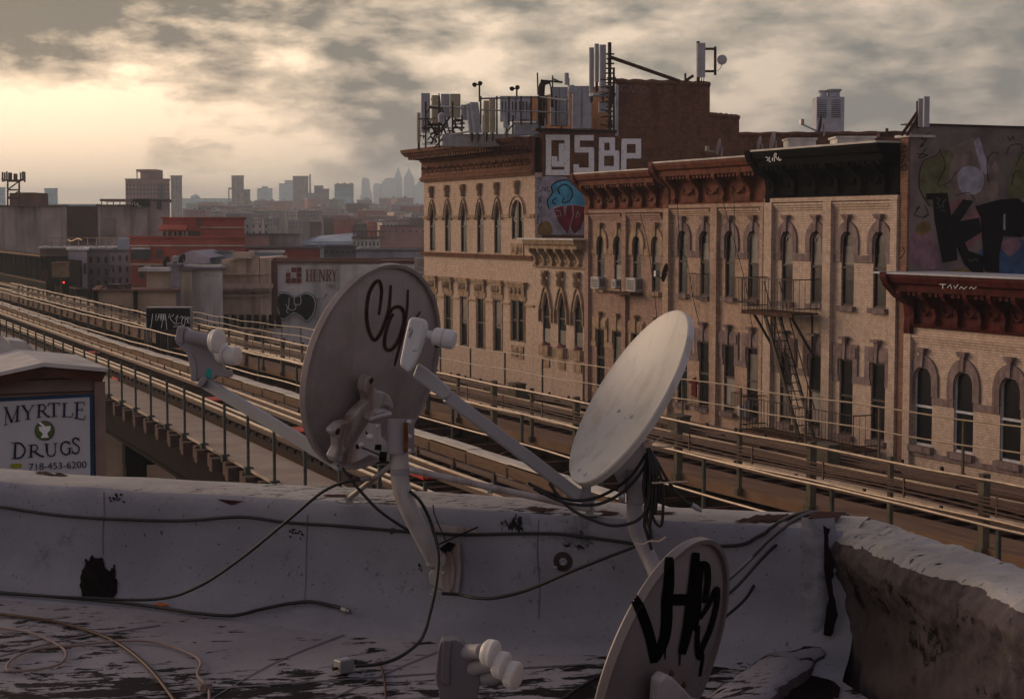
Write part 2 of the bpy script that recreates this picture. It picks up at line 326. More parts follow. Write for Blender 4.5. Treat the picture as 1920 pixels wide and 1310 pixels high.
def window(par, a, ya, yb, zb, zt, k, frame='wood_frame', double=False, curt=None, mid=.5, fan=False):
    m = MB(); x0, x1 = a + .045, a + .085; t = .04
    for y in ((ya, ya + t), (yb - t, yb)): m.box((x0, y[0], zb), (x1, y[1], zt))
    m.box((x0, ya, zb), (x1, yb, zb + .06)); m.box((x0, ya, zt - .06), (x1, yb, zt))
    zm = zb + (zt - zb) * mid; m.box((x0 - .012, ya, zm), (x1 - .01, yb, zm + .06))
    if double: m.box((x0 - .05, (ya + yb) / 2 - .09, zb), (x1, (ya + yb) / 2 + .09, zt))
    w = obj('window', m, M[frame], par)
    g = MB(); g.box((x0 + .03, ya + .01, zb + .01), (x0 + .035, yb - .01, zt + (.0 if k else -.01)))
    obj('pane', g, M['glass'], w)
    if curt:
        c = MB(); z0 = zb + (zt - zb) * curt[0]; z1 = zb + (zt - zb) * curt[1]
        c.box((x0 + .022, ya + .06, z0), (x0 + .027, yb - .06, z1)); obj('curtain', c, M[random.choice(['curtain', 'curtain', 'curtain2'])], w)
    if fan:
        c = MB(); yc = (ya + yb) / 2; r = (yb - ya) / 2 - .07; zc = zt - (yb - ya) / 2
        for q in range(7):
            an = math.pi * (q + .5) / 7; c.cyl((x0 - .002, yc + math.cos(an) * r * .62, zc + math.sin(an) * r * .62), (x0 + .01, yc + math.cos(an) * r * .62, zc + math.sin(an) * r * .62), r * .15, n=8)
        obj('tracery', c, M['curtain'], w)
    return w
def ring(mb, a, ya, yb, zt, wd, leg, proud=.06, kind=1, mi=0):
    yc = (ya + yb) / 2; r0 = (yb - ya) / 2; n = 14; h0 = r0 if kind == 1 else (yb - ya) * .95
    zc = zt - h0; r1 = r0 + wd; h1 = h0 + wd * (1.15 if kind == 1 else 1.2)
    def pt(r, h, t):
        if kind == 1: return (yc + math.cos(t) * r, zc + math.sin(t) * h)
        s = math.cos(t); return (yc + s * r, zc + h * (1 - abs(s) ** 1.7))
    I = [(yb, zc - leg)] + [pt(r0, h0, math.pi * i / n) for i in range(n + 1)] + [(ya, zc - leg)]
    O = [(yb + wd, zc - leg)] + [pt(r1, h1, math.pi * i / n) for i in range(n + 1)] + [(ya - wd, zc - leg)]
    k = len(I); vs = []
    for P in (I, O):
        for x in (a - proud, a + .01): vs += [(x, y, z) for y, z in P]
    fs = []
    for i in range(k - 1):
        fs += [(i, i + 1, 2 * k + i + 1, 2 * k + i), (2 * k + i, 2 * k + i + 1, 3 * k + i + 1, 3 * k + i), (i, k + i, k + i + 1, i + 1)]
    fs += [(0, 2 * k, 3 * k, k), (k - 1, 2 * k - 1, 4 * k - 1, 3 * k - 1)]
    mb.add(vs, fs, mi)
def stone_arch(par, a, ya, yb, zt, mt='stone', wd=.24, leg=.34):
    m = MB(); ring(m, a, ya, yb, zt, wd, leg, .05); yc = (ya + yb) / 2
    top = zt + wd
    m.prism([(a - .10, yc - .05, zt - .02), (a - .10, yc + .05, zt - .02), (a - .10, yc + .085, top + .16), (a - .10, yc - .085, top + .16)], (.1, 0, 0))
    m.box((a - .15, yc - .17, top + .16), (a, yc + .17, top + .22)); m.box((a - .13, yc - .14, top + .10), (a, yc + .14, top + .16))
    obj('arch_surround', m, M[mt], par)
def lintel(par, a, ya, yb, zt, mt='stone'):
    m = MB(); yc = (ya + yb) / 2; w = .26
    m.box((a - .05, ya - w, zt), (a + .01, yb + w, zt + .42)); m.box((a - .05, ya - w, zt - .45), (a + .01, ya - .04, zt)); m.box((a - .05, yb + .04, zt - .45), (a + .01, yb + w, zt))
    m.box((a - .085, ya - w + .05, zt + .06), (a - .05, yc - .12, zt + .34)); m.box((a - .085, yc + .12, zt + .06), (a - .05, yb + w - .05, zt + .34))
    m.prism([(a - .11, yc - .05, zt), (a - .11, yc + .05, zt), (a - .11, yc + .09, zt + .56), (a - .11, yc - .09, zt + .56)], (.1, 0, 0)); m.box((a - .18, yc - .17, zt + .56), (a, yc + .17, zt + .63))
    obj('lintel', m, M[mt], par)
def sill(par, a, ya, yb, zb, mt='stone', h=.14, pr=.13):
    m = MB(); m.box((a - pr, ya - .1, zb - h), (a + .1, yb + .1, zb - .001)); obj('sill', m, M[mt], par)
def pilaster(par, a, y0, y1, z0, z1, mt, pr=.14):
    m = MB(); m.box((a - pr, y0, z0), (a - .001, y1, z1)); obj('pilaster', m, M[mt], par)
def corbel(mb, a, y0, y1, z):
    for i in range(3): mb.box((a - .03 - .035 * i, y0, z + .07 * i), (a - .001, y1, z + .07 * i + .066))
def bracket(mb, a, y, z0, z1, out, w=.16):
    h = z1 - z0; pr = [(0, z0), (.10, z0), (.14, z0 + h * .12), (.11, z0 + h * .3), (.16, z0 + h * .5), (out * .55, z0 + h * .62), (out * .9, z0 + h * .8), (out, z0 + h * .92), (out, z1), (0, z1)]
    k = len(pr); vs = [(a - o, y - w / 2, z) for o, z in pr] + [(a - o, y + w / 2, z) for o, z in pr]
    mb.add(vs, [(i, (i + 1) % k, (i + 1) % k + k, i + k) for i in range(k)] + [list(range(k))[::-1], [k + i for i in range(k)]])
def swag(mb, a, yc, z, w):
    pts = [(a - .05, yc + w * (t / 8 - .5), z - .16 * (1 - (2 * t / 8 - 1) ** 2)) for t in range(9)]; mb.tube(pts, [.02 + .03 * (1 - abs(2 * t / 8 - 1)) for t in range(9)], 6)
    for s in (-1, 1): mb.tube([(a - .05, yc + s * w / 2, z + .02), (a - .05, yc + s * w / 2, z - .2)], [.04, .015], 6)
def cornice(par, a, y0, y1, z0, z1, out, mt, nb, sw=True, big=(), lip=None, label=None, dent=True):
    h = z1 - z0; m = MB()
    m.extr([(0, z0), (.10, z0), (.12, z0 + .05), (.07, z0 + .09), (.07, z0 + h * .52), (.14, z0 + h * .56), (.16, z0 + h * .62), (out * .75, z0 + h * .68), (out * .78, z0 + h * .80), (out * .92, z0 + h * .84), (out, z0 + h * .94), (out, z1), (0, z1)], y0, y1, a)
    c = obj('cornice', m, M[mt], par, label)
    b = MB(); L = y1 - y0
    if dent:
        k = int(L / .22)
        for i in range(k): yy = y0 + (i + .5) * L / k; b.box((a - out * .66, yy - .06, z0 + h * .60), (a - .07, yy + .06, z0 + h * .672))
    if b.v: obj('dentils', b, M[mt], c)
    for i in range(nb):
        b = MB(); bracket(b, a - .07, y0 + (i + .5) * L / nb if nb > 2 else y0 + .3 + i * (L - .6), z0 + .06, z0 + h * .68, out * .68); obj('bracket', b, M[mt], c)
    for y in big:
        b = MB(); bracket(b, a, y, z0 - .28, z1 + .05, out * 1.08, .26); obj('end_bracket', b, M[mt], c)
    if sw:
        for i in range(nb - 1): b = MB(); swag(b, a - .05, y0 + (i + 1) * L / nb, z0 + h * .36, L / nb * .42); obj('swag', b, M[mt], c)
    return c
def body(par, x0, x1, y0, y1, z1, mt, rf='roofwhite'):
    m = MB(); m.box((x0, y0, 0), (x1, y1, z1 - .02)); obj('side_walls', m, M[mt], par)
    m = MB(); m.box((x0, y0 + .02, z1 - .019), (x1 - .02, y1 - .02, z1 + .03)); obj('roof', m, M[rf], par)
# ------------------------------------------------------------------ A: the corner building with the antennas
a = FA
A = thing('apartment_building', 'tall cream brick corner building with hooded pointed windows and phone antennas crowding its roof', 'building', (a + 4, 67, 0))
cA = [72.15, 70.25, 68.36, 66.5, 64.65]; hw = .36
up_ = [(c - hw, c + hw, 12.9, 15.06, 2) for c in cA] + [(61.98, 63.2, 13.5, 15.07, 1)]
lo_ = [(c - hw, c + hw, 8.85, 11.0, 0) for c in cA] + [(61.98, 63.2, 9.4, 11.05, 0)]
g_ = [(c - hw, c + hw, 5.0, 7.0, 0) for c in cA]
m = MB(); wall_band(m, a, 60.94, 73.25, 12.0, 16.1, up_); wall_band(m, a, 60.94, 73.25, 7.6, 12.0, lo_); wall_band(m, a, 60.94, 73.25, 0, 7.6, g_)
m.add([(a, 73.25, 0), (a + .6, 73.25, 0), (a + .6, 73.25, 16.1), (a, 73.25, 16.1)], [(0, 1, 2, 3)])
m.add([(a, 60.94, 0), (a + .31, 60.94, 0), (a + .31, 60.94, 16.1), (a, 60.94, 16.1)], [(0, 1, 2, 3)])
obj('brick_front', m, M['brickA'], A)
m = MB(); m.box((a + .3, 61.2, 0), (a + 18, 73.2, 17.5)); obj('side_walls', m, M['brickBrown'], A)
m = MB(); m.box((a - .1, 61.24, 17.505), (a + 17.9, 73.1, 17.56)); obj('roof', m, M['roofwhite'], A)
for i, (ya, yb, zb, zt, k) in enumerate(up_ + lo_ + g_):
    window(A, a, ya, yb, zb, zt, k, double=(yb - ya > 1), curt=(.45, .95) if i in (5, 8, 10) else None)
for ya, yb, zb, zt, k in up_:
    m = MB(); ring(m, a, ya, yb, zt, .13 if k == 2 else .16, .02, .05, k); obj('arch_band', m, M['cream_stone'], A); m = MB(); ring(m, a, ya - .10, yb + .10, zt + .12, .05, .02, .09, k)
    yc = (ya + yb) / 2; z = zt + .22
    m.lathe([(.0, 0), (.07, .0), (.11, .10), (.08, .18), (.12, .26), (.16, .38), (.13, .48), (.0, .52)], (a - .07, yc, z), (0, 0, 1), (1, 0, 0), 10); m.box((a - .17, yc - .16, z + .48), (a, yc + .16, z + .54))
    obj('hood_mould', m, M['stone_tan'], A, smooth=50)
for ya, yb, zb, zt, k in lo_:
    m = MB(); z = 11.25
    m.box((a - .05, ya - .26, z - .2), (a, yb + .26, z)); m.box((a - .10, ya - .2, z), (a, yb + .2, z + .34)); m.box((a - .15, ya - .32, z + .34), (a, yb + .32, z + .46)); m.box((a - .20, ya - .36, z + .46), (a, yb + .36, z + .55))
    for q in range(3):
        yy = ya + (yb - ya) * (q + .5) / 3; m.lathe([(0, 0), (.09, .05), (.10, .16), (.04, .26), (0, .27)], (a - .10, yy, z + .05), (0, 0, 1), (1, 0, 0), 8)
    m.box((a - .03, ya - .14, zb), (a + .005, ya - .04, zt + .08)); m.box((a - .03, yb + .04, zb), (a + .005, yb + .14, zt + .08))
    obj('carved_lintel', m, M['stone_tan'], A)
for z, zt2, lab in ((12.70, 12.85, 0), (14.36, 14.5, 1), (16.02, 16.16, 0), (10.86, 10.93, 1)):
    m = MB()
    def seg(y_a, y_b):
        q_ = MB(); q_.box((a - .06, y_a, z), (a - .002, y_b, zt2)); obj('string_course', q_, M['stone_tan'], A)
    if not lab: m.box((a - .12, 60.94, z), (a - .002, 73.4, zt2)); m.box((a - .17, 60.94, zt2 - .05), (a - .002, 73.45, zt2 + .01))
    else:
        src = up_ if z > 12 else lo_; cur = 60.94
        for o in sorted(src): seg(cur, o[0] - .13); cur = o[1] + .13
        seg(cur, 73.3)
    if not lab: obj('string_course', m, M['terracotta' if not lab else 'stone_tan'], A)
for o in (up_[5], lo_[5]):
    m = MB(); zc = o[2] - .42; m.box((a - .04, 61.98, zc - .26), (a, 63.2, zc + .26)); m.lathe([(0, .1), (.08, .09), (.17, .05), (.2, 0)], (a - .04, 62.6, zc), (-1, 0, 0), (0, 0, 1), 12)
    for s in (-1, 1): m.lathe([(0, .05), (.1, .03), (.13, 0)], (a - .04, 62.6 + s * .38, zc), (-1, 0, 0), (0, 0, 1), 10)
    obj('carved_panel', m, M['stone_tan'], A)
m = MB(); m.extr([(0, 16.16), (.14, 16.16), (.14, 16.24), (.08, 16.27), (.08, 16.88), (.18, 16.94), (.18, 17.0), (0, 17.0)], 60.94, 73.35, a)
m.extr([(0, 17.0), (.3, 17.02), (.34, 17.10), (.80, 17.16), (.86, 17.24), (.96, 17.30), (1.0, 17.42), (1.0, 17.46), (0, 17.50)], 60.9, 73.62, a)
cn = obj('cornice', m, M['terracotta'], A)
m = MB(); k = 44
for i in range(k): yy = 61.0 + i * (12.4 / k); m.box((a - .76, yy, 17.01), (a - .1, yy + .13, 17.14))
obj('dentils', m, M['terracotta'], cn)
for i in range(17):
    m = MB(); yy = 61.4 + i * .71
    for q in range(5): an = math.pi * (q / 4); m.tube([(a - .11, yy + math.cos(an) * .2, 16.45 + math.sin(an) * .2), (a - .13, yy + math.cos(an) * .09, 16.45 + math.sin(an) * .09)], [.045, .02], 5)
    m.lathe([(0, .08), (.06, .06), (.08, 0)], (a - .1, yy + .355, 16.62), (-1, 0, 0), (0, 0, 1), 8); obj('frieze_ornament', m, M['terracotta'], cn)
# stepped brown side wall with the white letters; it faces along the street towards us
SW = SY(60.94)
def sw(px, py): return onY(px, py, 60.94)
prof = [(1003.5, 246), (1040, 243), (1156, 246), (1156, 153), (1240, 156), (1331, 158), (1331, 216), (1386, 221), (1386, 253), (1500, 254), (1682, 250), (1760, 250)]
pts = [sw(*p) for p in prof]; xs0 = a + .312
poly = [Vector((xs0, 60.94, pts[0].z))] + pts[1:] + [Vector((pts[-1].x, 60.94, 0)), Vector((xs0, 60.94, 0))]
m = MB(); m.prism(poly, (0, .3, 0)); sidew = obj('side_wall', m, M['brickBrown'], A)
for s in ((1156, 1331, 153, 158), (1331, 1386, 216, 221)):
    p, q = sw(s[0], s[2] + 1), sw(s[1], s[3] + 1); n = 8; m = MB(); cop = MB()
    cop.tube([p.lerp(q, i / 16) + Vector((0, .05, .03 * math.sin(i * 2.3) + .02)) for i in range(17)], .13, 6); obj('coping', cop, M['brickBrown'], A, smooth=40)
p, q = sw(1386, 253), sw(1760, 250); m = MB(); m.tube([p.lerp(q, i / 30) + Vector((0, .05, .02 * math.sin(i * 1.7))) for i in range(31)], .12, 6); obj('coping', m, M['terracotta'], A)
p, q = sw(1003.5, 243), sw(1156, 244); m = MB(); m.box((p.x, 60.9, p.z - .06), (q.x, 61.3, p.z + .06)); obj('coping', m, M['darkmetal'], A)
m = MB(); p = sw(1331, 158); p2 = sw(1156, 153); z17 = 17.5
m.box((p2.x, 61.24, z17), (p.x, 70, p.z - .1)); m.box((p.x - .05, 61.24, z17), (sw(1386, 221).x, 69, sw(1386, 221).z - .1)); obj('bulkhead', m, M['brickBrown'], A)
m = MB(); m.box((p2.x - .05, 60.93, z17 + .1), (p2.x + .09, 61.3, p2.z - .1)); obj('corner_flashing', m, M['cabinet'], A)
M['white_paint'] = mat('white_wall_paint', (.72, .72, .74), .8, var=.35, scale=9, thr=(.2, .5))
z3 = T(740, 60, 3.969)
def lett(strokes, w, mt, surf, par, name='painted_letters', off=.012, sub=1, label=None, taper=0):
    m = MB()
    for i, s in enumerate(strokes): pxribbon(m, s, w, surf, off + .0015 * i, sub, taper=taper)
    return obj(name, m, mt, par, label)
q = []
q += [z3([(1145, 775), (1145, 1062)]), z3([(1122, 785), (1300, 785)]), z3([(1282, 770), (1282, 1062)]), z3([(1122, 1046), (1300, 1046)])]
q += [z3([(1188, 925), (1188, 1000)]), z3([(1240, 830), (1240, 1000)]), z3([(1172, 983), (1258, 983)])]
q += [z3([(1480, 788), (1340, 788)]), z3([(1356, 775), (1356, 890)]), z3([(1340, 878), (1480, 878)]), z3([(1462, 870), (1462, 1045)]), z3([(1478, 1030), (1330, 1030)]), z3([(1348, 985), (1348, 1045)])]
q += [z3([(1538, 795), (1535, 1040)]), z3([(1520, 805), (1635, 805)]), z3([(1617, 795), (1617, 905)]), z3([(1520, 902), (1665, 902)]), z3([(1648, 895), (1648, 1030)]), z3([(1520, 1018), (1665, 1018)])]
q += [z3([(1705, 800), (1700, 1025)]), z3([(1690, 815), (1830, 815)]), z3([(1810, 800), (1810, 935)]), z3([(1690, 922), (1828, 922)])]
lett(q, 10.2, M['white_paint'], SW, sidew, label='block white painted letters')
M['chalk'] = mat('faint_chalk', (.22, .17, .16), .9)
q = [T(1140, 60, 3.969)(s) for s in ([(140, 400), (100, 400), (95, 430), (120, 448), (140, 435), (120, 425)], [(150, 450), (165, 400), (185, 450)], [(195, 450), (197, 405), (225, 450), (228, 405)], [(265, 405), (240, 430), (262, 455), (290, 432), (265, 405)])]
lett(q, 1.4, M['chalk'], SW, sidew, 'faint_tag')
# blue throw-up and dark red piece above the narrow building
for nm, cc in (('sky_blue_paint', (.10, .38, .56)), ('wine_paint', (.22, .03, .045)), ('pale_paint', (.5, .5, .55)), ('ochre_paint', (.22, .14, .06)), ('olive_paint', (0.158, 0.15, 0.075)), ('mauve_paint', (0.255, 0.15, 0.18)), ('greige_paint', (0.225, 0.173, 0.15)), ('navy_paint', (0.06, 0.112, 0.21)), ('pink_paint', (.26, .12, .13)), ('lilac_paint', (.38, .36, .42))):
    M[nm] = mat(nm, cc, .75, var=.4, scale=2.2)
z6 = T(760, 330, 3.195)
m = MB(); pxpoly(m, z6([(785, 10), (870, 0), (960, 5), (1040, 60), (1080, 130), (1085, 355), (790, 350)]), SW, .006); obj('painted_ground', m, M['lilac_paint'], sidew)
m = MB(); pxpoly(m, z6([(862, 200), (850, 150), (880, 100), (875, 60), (920, 30), (975, 25), (1010, 55), (1050, 75), (1060, 120), (1080, 140), (1070, 175), (960, 180), (900, 175)]), SW, .012, smooth=True)
obj('painted_bubble', m, M['sky_blue_paint'], sidew, 'light blue bubble shape')
m = MB(); pxpoly(m, z6([(885, 195), (945, 175), (955, 240), (965, 175), (1015, 172), (1075, 185), (1080, 240), (1050, 320), (1010, 350), (985, 300), (970, 350), (915, 280)]), SW, .016); obj('painted_bubble', m, M['wine_paint'], sidew, 'wine red letters below the blue one')
m = MB(); pxpoly(m, z6([(800, 290), (850, 270), (880, 310), (870, 352), (800, 350)]), SW, .012, smooth=True); obj('painted_bubble', m, M['ochre_paint'], sidew)
lett([z6(s) for s in ([(862, 200), (850, 150), (880, 100), (875, 60), (920, 30), (975, 25), (1010, 55), (1050, 75)], [(925, 110), (915, 75), (950, 50), (985, 70), (1000, 110), (980, 150), (940, 160), (950, 130)], [(905, 130), (880, 150), (900, 170)])], 2.2, M['black'], SW, sidew, 'painted_outline', .02, 5)
lett([z6(s) for s in ([(885, 195), (945, 175), (955, 240), (965, 175), (1015, 172), (1075, 185), (1080, 240), (1050, 320), (1010, 350), (985, 300), (970, 350), (915, 280), (885, 195)], [(1000, 175), (1005, 230), (985, 300)], [(1030, 210), (1045, 240), (1020, 250), (1030, 210)], [(900, 205), (925, 210), (930, 240), (905, 240)])], 1.2, M['pale_paint'], SW, sidew, 'painted_outline', .024, 1)
lett([z6(s) for s in ([(800, 60), (790, 75), (812, 90), (790, 100)], [(820, 65), (815, 85), (830, 88), (828, 65)], [(838, 68), (836, 92)], [(850, 60), (852, 92), (866, 90)], [(790, 120), (815, 160)], [(812, 120), (795, 170)], [(795, 180), (812, 215), (815, 180)], [(795, 235), (790, 280), (812, 300), (815, 260)], [(790, 20), (808, 5), (812, 30)])], 1.3, M['black'], SW, sidew, 'painted_tag', .026, 1)
# ------------------------------------------------------------------ B: narrow building
B = thing('apartment_building', 'narrow low tan building with three pointed hooded windows squeezed beside the tall corner building', 'building', (a + 3, 58.6, 0))
cB = [59.82, 58.42, 56.98]; ops = [(c - .36, c + .36, 9.45, 11.53, 2) for c in cB]
m = MB(); wall_band(m, a, 56.3, 60.935, 7.2, 12.45, ops); wall_band(m, a, 56.3, 60.935, 0, 7.2, [(57.2, 58.3, 4.2, 6.6, 0), (59, 60.2, 4.2, 6.6, 0)]); obj('brick_front', m, M['brickA'], B)
body(B, a + .3, a + 12, 56.32, 60.92, 13.35, 'brickBrown')
for o in ops:
    window(B, a, *o, curt=(0, .3))
    m = MB(); ring(m, a, o[0], o[1], o[3], .14, .02, .05, 2); obj('arch_band', m, M['cream_stone'], B); m = MB(); ring(m, a, o[0] - .14, o[1] + .14, o[3] + .17, .09, .42, .11, 2); yc = (o[0] + o[1]) / 2
    m.lathe([(.0, 0), (.1, .0), (.14, .15), (.09, .3), (.15, .4), (.12, .52), (0, .53)], (a - .14, yc, o[3] + .22), (0, 0, 1), (1, 0, 0), 8); m.box((a - .2, yc - .16, o[3] + .72), (a, yc + .16, o[3] + .79)); obj('hood_mould', m, M['stone_tan'], B, smooth=50)
    m = MB(); m.box((a - .16, o[0] - .06, o[2] - .4), (a, o[1] + .06, o[2] - .01)); m.box((a - .05, o[0] + .05, o[2] - .85), (a, o[1] - .05, o[2] - .5)); obj('carved_panel', m, M['stone_tan'], B)
    m = MB(); m.lathe([(0, .16), (.1, .13), (.16, .0)], (a - .08, yc, o[2] - .02), (0, 0, 1), (1, 0, 0), 8); obj('flower_box_blooms', m, M['pink_paint'], B)
for c in (57.75, 59.6): window(B, a, c - .55, c + .55, 4.2, 6.6, 0)
cornice(B, a, 56.3, 60.93, 12.45, 13.5, .55, 'stone_tan', 6, True, dent=False)
m = MB(); m.box((a - .62, 56.2, 13.5), (a + 1, 61.3, 13.56)); obj('roof_edge_flashing', m, M['roofwhite'], B)
# ------------------------------------------------------------------ C, D, E: the row houses
def rowhouse(name_label, y0, y1, cs, brick, mt, pil, zc0, zc1, low=True, w=.30, lab=None, stonem='stone', split=None, frames='wood_frame', nb=7, cor=.62, big=(), skiplow=(), fan=False, ztop=13.88):
    R = thing('apartment_building', name_label, 'building', (a + 3, (y0 + y1) / 2, 0))
    up = [(c - w, c + w, 11.8, ztop, 1) for c in cs]; lw = [(c - w - .02, c + w + .02, 8.2, 10.32, 0) for c in cs]
    m = MB(); wall_band(m, a, y0, y1, 11.2, zc0, up); wall_band(m, a, y0, y1, 7.2, 11.2, lw); wall_band(m, a, y0, y1, 0, 7.2, [(c - .4, c + .4, 3.9, 6.2, 0) for c in cs]); corbel(m, a, y0 + .32, (y0 + y1) / 2 - .2, zc0 - .36); corbel(m, a, (y0 + y1) / 2 + .2, y1 - .32, zc0 - .36)
    m.box((a - .125, y0, zc0 - .12), (a - .001, y1, zc0)); obj('brick_front', m, brick, R)
    body(R, a + .3, a + 13, y0 + .02, y1 - .02, zc1 - .32, 'brickBrown')
    for i, o in enumerate(up): window(R, a, *o, frame=frames, curt=random.choice([None, (.5, 1), (.0, .45), (.55, .8)]), fan=fan and i < 2); stone_arch(R, a, o[0], o[1], o[3], stonem); sill(R, a, o[0], o[1], o[2], stonem)
    for i, o in enumerate(lw): window(R, a, *o, frame=frames, curt=random.choice([None, None, None, (.4, .9), (.1, .5), (.6, .95)])); lintel(R, a, o[0], o[1], o[3], stonem); sill(R, a, o[0], o[1], o[2], stonem)
    for c in cs: window(R, a, c - .4, c + .4, 3.9, 6.2, 0)
    for src, za_, zb_ in ((up, 13.02, 13.22), (lw, 9.68, 9.88)):
        cur = y0
        for o in sorted(src) + [(y1 + .01, 0)]:
            if o[0] - .01 - cur > .05: m = MB(); m.box((a - .035, cur, za_), (a - .001, o[0] - .01, zb_)); obj('string_course', m, M[stonem], R)
            cur = o[1] + .01
    for p in pil: obj_pil(R, p, zc0 - .125, brick)
    cornice(R, a, y0, y1, zc0, zc1, cor, mt, nb, True, big=big, label=lab)
    m = MB(); m.box((a - cor - .03, y0, zc1), (a + .6, y1, zc1 + .05)); obj('roof_edge_flashing', m, M['roofwhite'], R)
    return R
def obj_pil(R, p, zt, brick):
    m = MB(); m.box((a - p[2], p[0], 0), (a - .001, p[1], zt)); obj('pilaster', m, brick, R)
Cb = rowhouse('weathered pink brick row house with white air conditioners, under the narrower rusty cornice', 50.25, 56.28, [55.14, 53.8, 52.35, 50.98], M['brickC'], 'cornice_rust', [(53.0, 53.3, .12), (55.95, 56.27, .12)], 14.6, 15.88, stonem='stone_tan', nb=6, cor=.7, big=(56.1,), ztop=13.68)
Db = rowhouse('stained yellow brick row house under the bright rust orange cornice, dangling wires over its front', 44.0, 50.23, [49.12, 47.69, 46.13, 44.75], M['brickD'], 'cornice_rust', [(49.85, 50.22, .16), (46.75, 47.15, .14), (44.02, 44.2, .14)], 14.72, 16.07, big=(50.05,), nb=4, cor=.7)
Eb = rowhouse('clean yellow brick row house under the black cornice with an iron fire escape', 37.4, 43.98, [42.88, 41.34, 39.8, 38.3], M['brickE'], 'cornice_black', [(43.55, 43.97, .14), (40.45, 40.85, .14), (37.42, 37.7, .12)], 14.84, 16.20, big=(43.8,), nb=6, cor=.8, fan=True, frames='wood_frame')
# ------------------------------------------------------------------ E's side wall: strip of brick and the mural
m = MB(); m.box((a - .05, 37.07, 0), (a + .55, 37.395, 16.33)); m.box((a + .55, 37.09, 0), (a + 14, 37.395, 16.6)); ks = obj('side_wall', m, brickmat('side_brick_red', (.30, .17, .12), (.24, .12, .09), (.15, .09, .07), damt=.6), Eb)
KS = SY(37.07)
def blob(pts, mt, off, smooth=True, tr=None, lab=None, par=None, surf=None):
    m = MB(); pxpoly(m, (tr(pts) if tr else pts), surf or KS, off, smooth=smooth); return obj('painted_shape', m, M[mt] if isinstance(mt, str) else mt, par or ks, lab)
p0 = onY(1707, 240, 37.07)
m = MB(); m.box((p0.x, 37.05, 12.5), (a + 14, 37.089, 16.66)); wallp = obj('rendered_wall', m, mat('painted_render', (.21, .165, .155), .85, var=.35, scale=1.2, bump=.3, bscale=10), ks)
z5 = T(1500, 160, 3.969)
KS = SY(37.05)
blob([(890, 640), (920, 560), (1000, 530), (1060, 480), (1150, 520), (1130, 650), (1080, 720), (1130, 800), (1060, 900), (960, 900), (890, 760)], 'olive_paint', .004, tr=z5)
blob([(1140, 520), (1180, 440), (1290, 390), (1350, 420), (1390, 600), (1380, 700), (1460, 560), (1470, 820), (1330, 860), (1130, 830), (1110, 700)], 'greige_paint', .006, tr=z5)
blob([(1590, 560), (1670, 510), (1670, 830), (1540, 840)], 'olive_paint', .006, tr=z5)
blob([(1170, 680), (1200, 620), (1260, 600), (1340, 630), (1370, 700), (1340, 790), (1260, 815), (1190, 780)], 'lilac_paint', .008, tr=z5, lab='pale round painted patch')
blob([(1290, 420), (1330, 385), (1400, 600), (1400, 670), (1350, 650)], 'lilac_paint', .009, tr=z5, smooth=False)
z8 = T(1420, 360, 2.426)
blob([(700, 200), (760, 170), (800, 220), (830, 330), (780, 350), (700, 320)], 'mauve_paint', .007, tr=z8)
blob([(720, 160), (770, 130), (790, 170), (740, 200)], 'ochre_paint', .008, tr=z8)
blob([(860, 60), (950, 30), (940, 110), (880, 140)], 'pink_paint', .007, tr=z8)
blob([(900, 180), (1010, 60), (1060, 150), (1020, 200), (960, 260), (910, 250)], 'pink_paint', .007, tr=z8)
blob([(1020, 260), (1213, 220), (1213, 380), (1100, 370), (1000, 350)], 'navy_paint', .007, tr=z8)
blob([(1100, 240), (1160, 210), (1200, 240), (1150, 290)], 'mauve_paint', .0085, tr=z8)
blob([(900, 350), (1020, 350), (1100, 380), (900, 370)], 'ochre_paint', .0075, tr=z8)
KO = .013
blob([(935, 805), (1095, 800), (1160, 1180), (1170, 1300), (1060, 1320), (1000, 1010), (985, 850), (940, 850)], 'black', KO, False, z5, 'tall black painted letter stem')
blob([(1110, 990), (1210, 850), (1290, 860), (1190, 1010), (1330, 985), (1350, 1090), (1225, 1170), (1250, 1230), (1370, 1270), (1360, 1400), (1300, 1410), (1220, 1330), (1150, 1170), (1110, 1080)], 'black', KO + .003, False, z5)
blob([(1300, 900), (1480, 850), (1620, 840), (1667, 880), (1760, 960), (1760, 1080), (1640, 1130), (1510, 1120), (1480, 1260), (1480, 1390), (1370, 1380), (1350, 1090), (1340, 980)], 'black', KO + .006, False, z5)
blob([(1510, 960), (1525, 955), (1525, 1080), (1508, 1070)], 'lilac_paint', KO + .009, False, z5)
q = [z5(s) for s in ([(1040, 490), (1080, 600), (1020, 740), (1110, 720), (1160, 640)], [(890, 640), (920, 560), (1000, 530), (1050, 475)], [(890, 640), (885, 760), (960, 900)], [(870, 510), (950, 520), (880, 540), (940, 470)], [(920, 440), (890, 460), (940, 400), (900, 400), (960, 350)], [(860, 920), (890, 900), (850, 960), (900, 980)], [(920, 890), (950, 950), (905, 990), (965, 960)], [(1400, 720), (1390, 560), (1440, 500), (1475, 510)], [(1150, 820), (1250, 800), (1300, 850)], [(1600, 600), (1640, 520), (1667, 500)], [(1540, 380), (1560, 410), (1580, 380), (1590, 410)], [(1530, 520), (1560, 450), (1640, 440), (1650, 480)], [(1570, 750), (1590, 650), (1640, 640)])]
lett(q, 1.3, M['black'], KS, wallp, 'painted_outline', .012, 4)
q = [z5(s) for s in ([(1010, 840), (1040, 850), (1015, 880), (1050, 900), (1010, 915)], [(1085, 850), (1060, 870), (1065, 915)], [(1030, 930), (1085, 935)], [(1250, 1290), (1270, 1310), (1300, 1290), (1320, 1310)])]
lett(q, .9, M['chalk'], KS, wallp, 'painted_tag', KO + .012, 3)
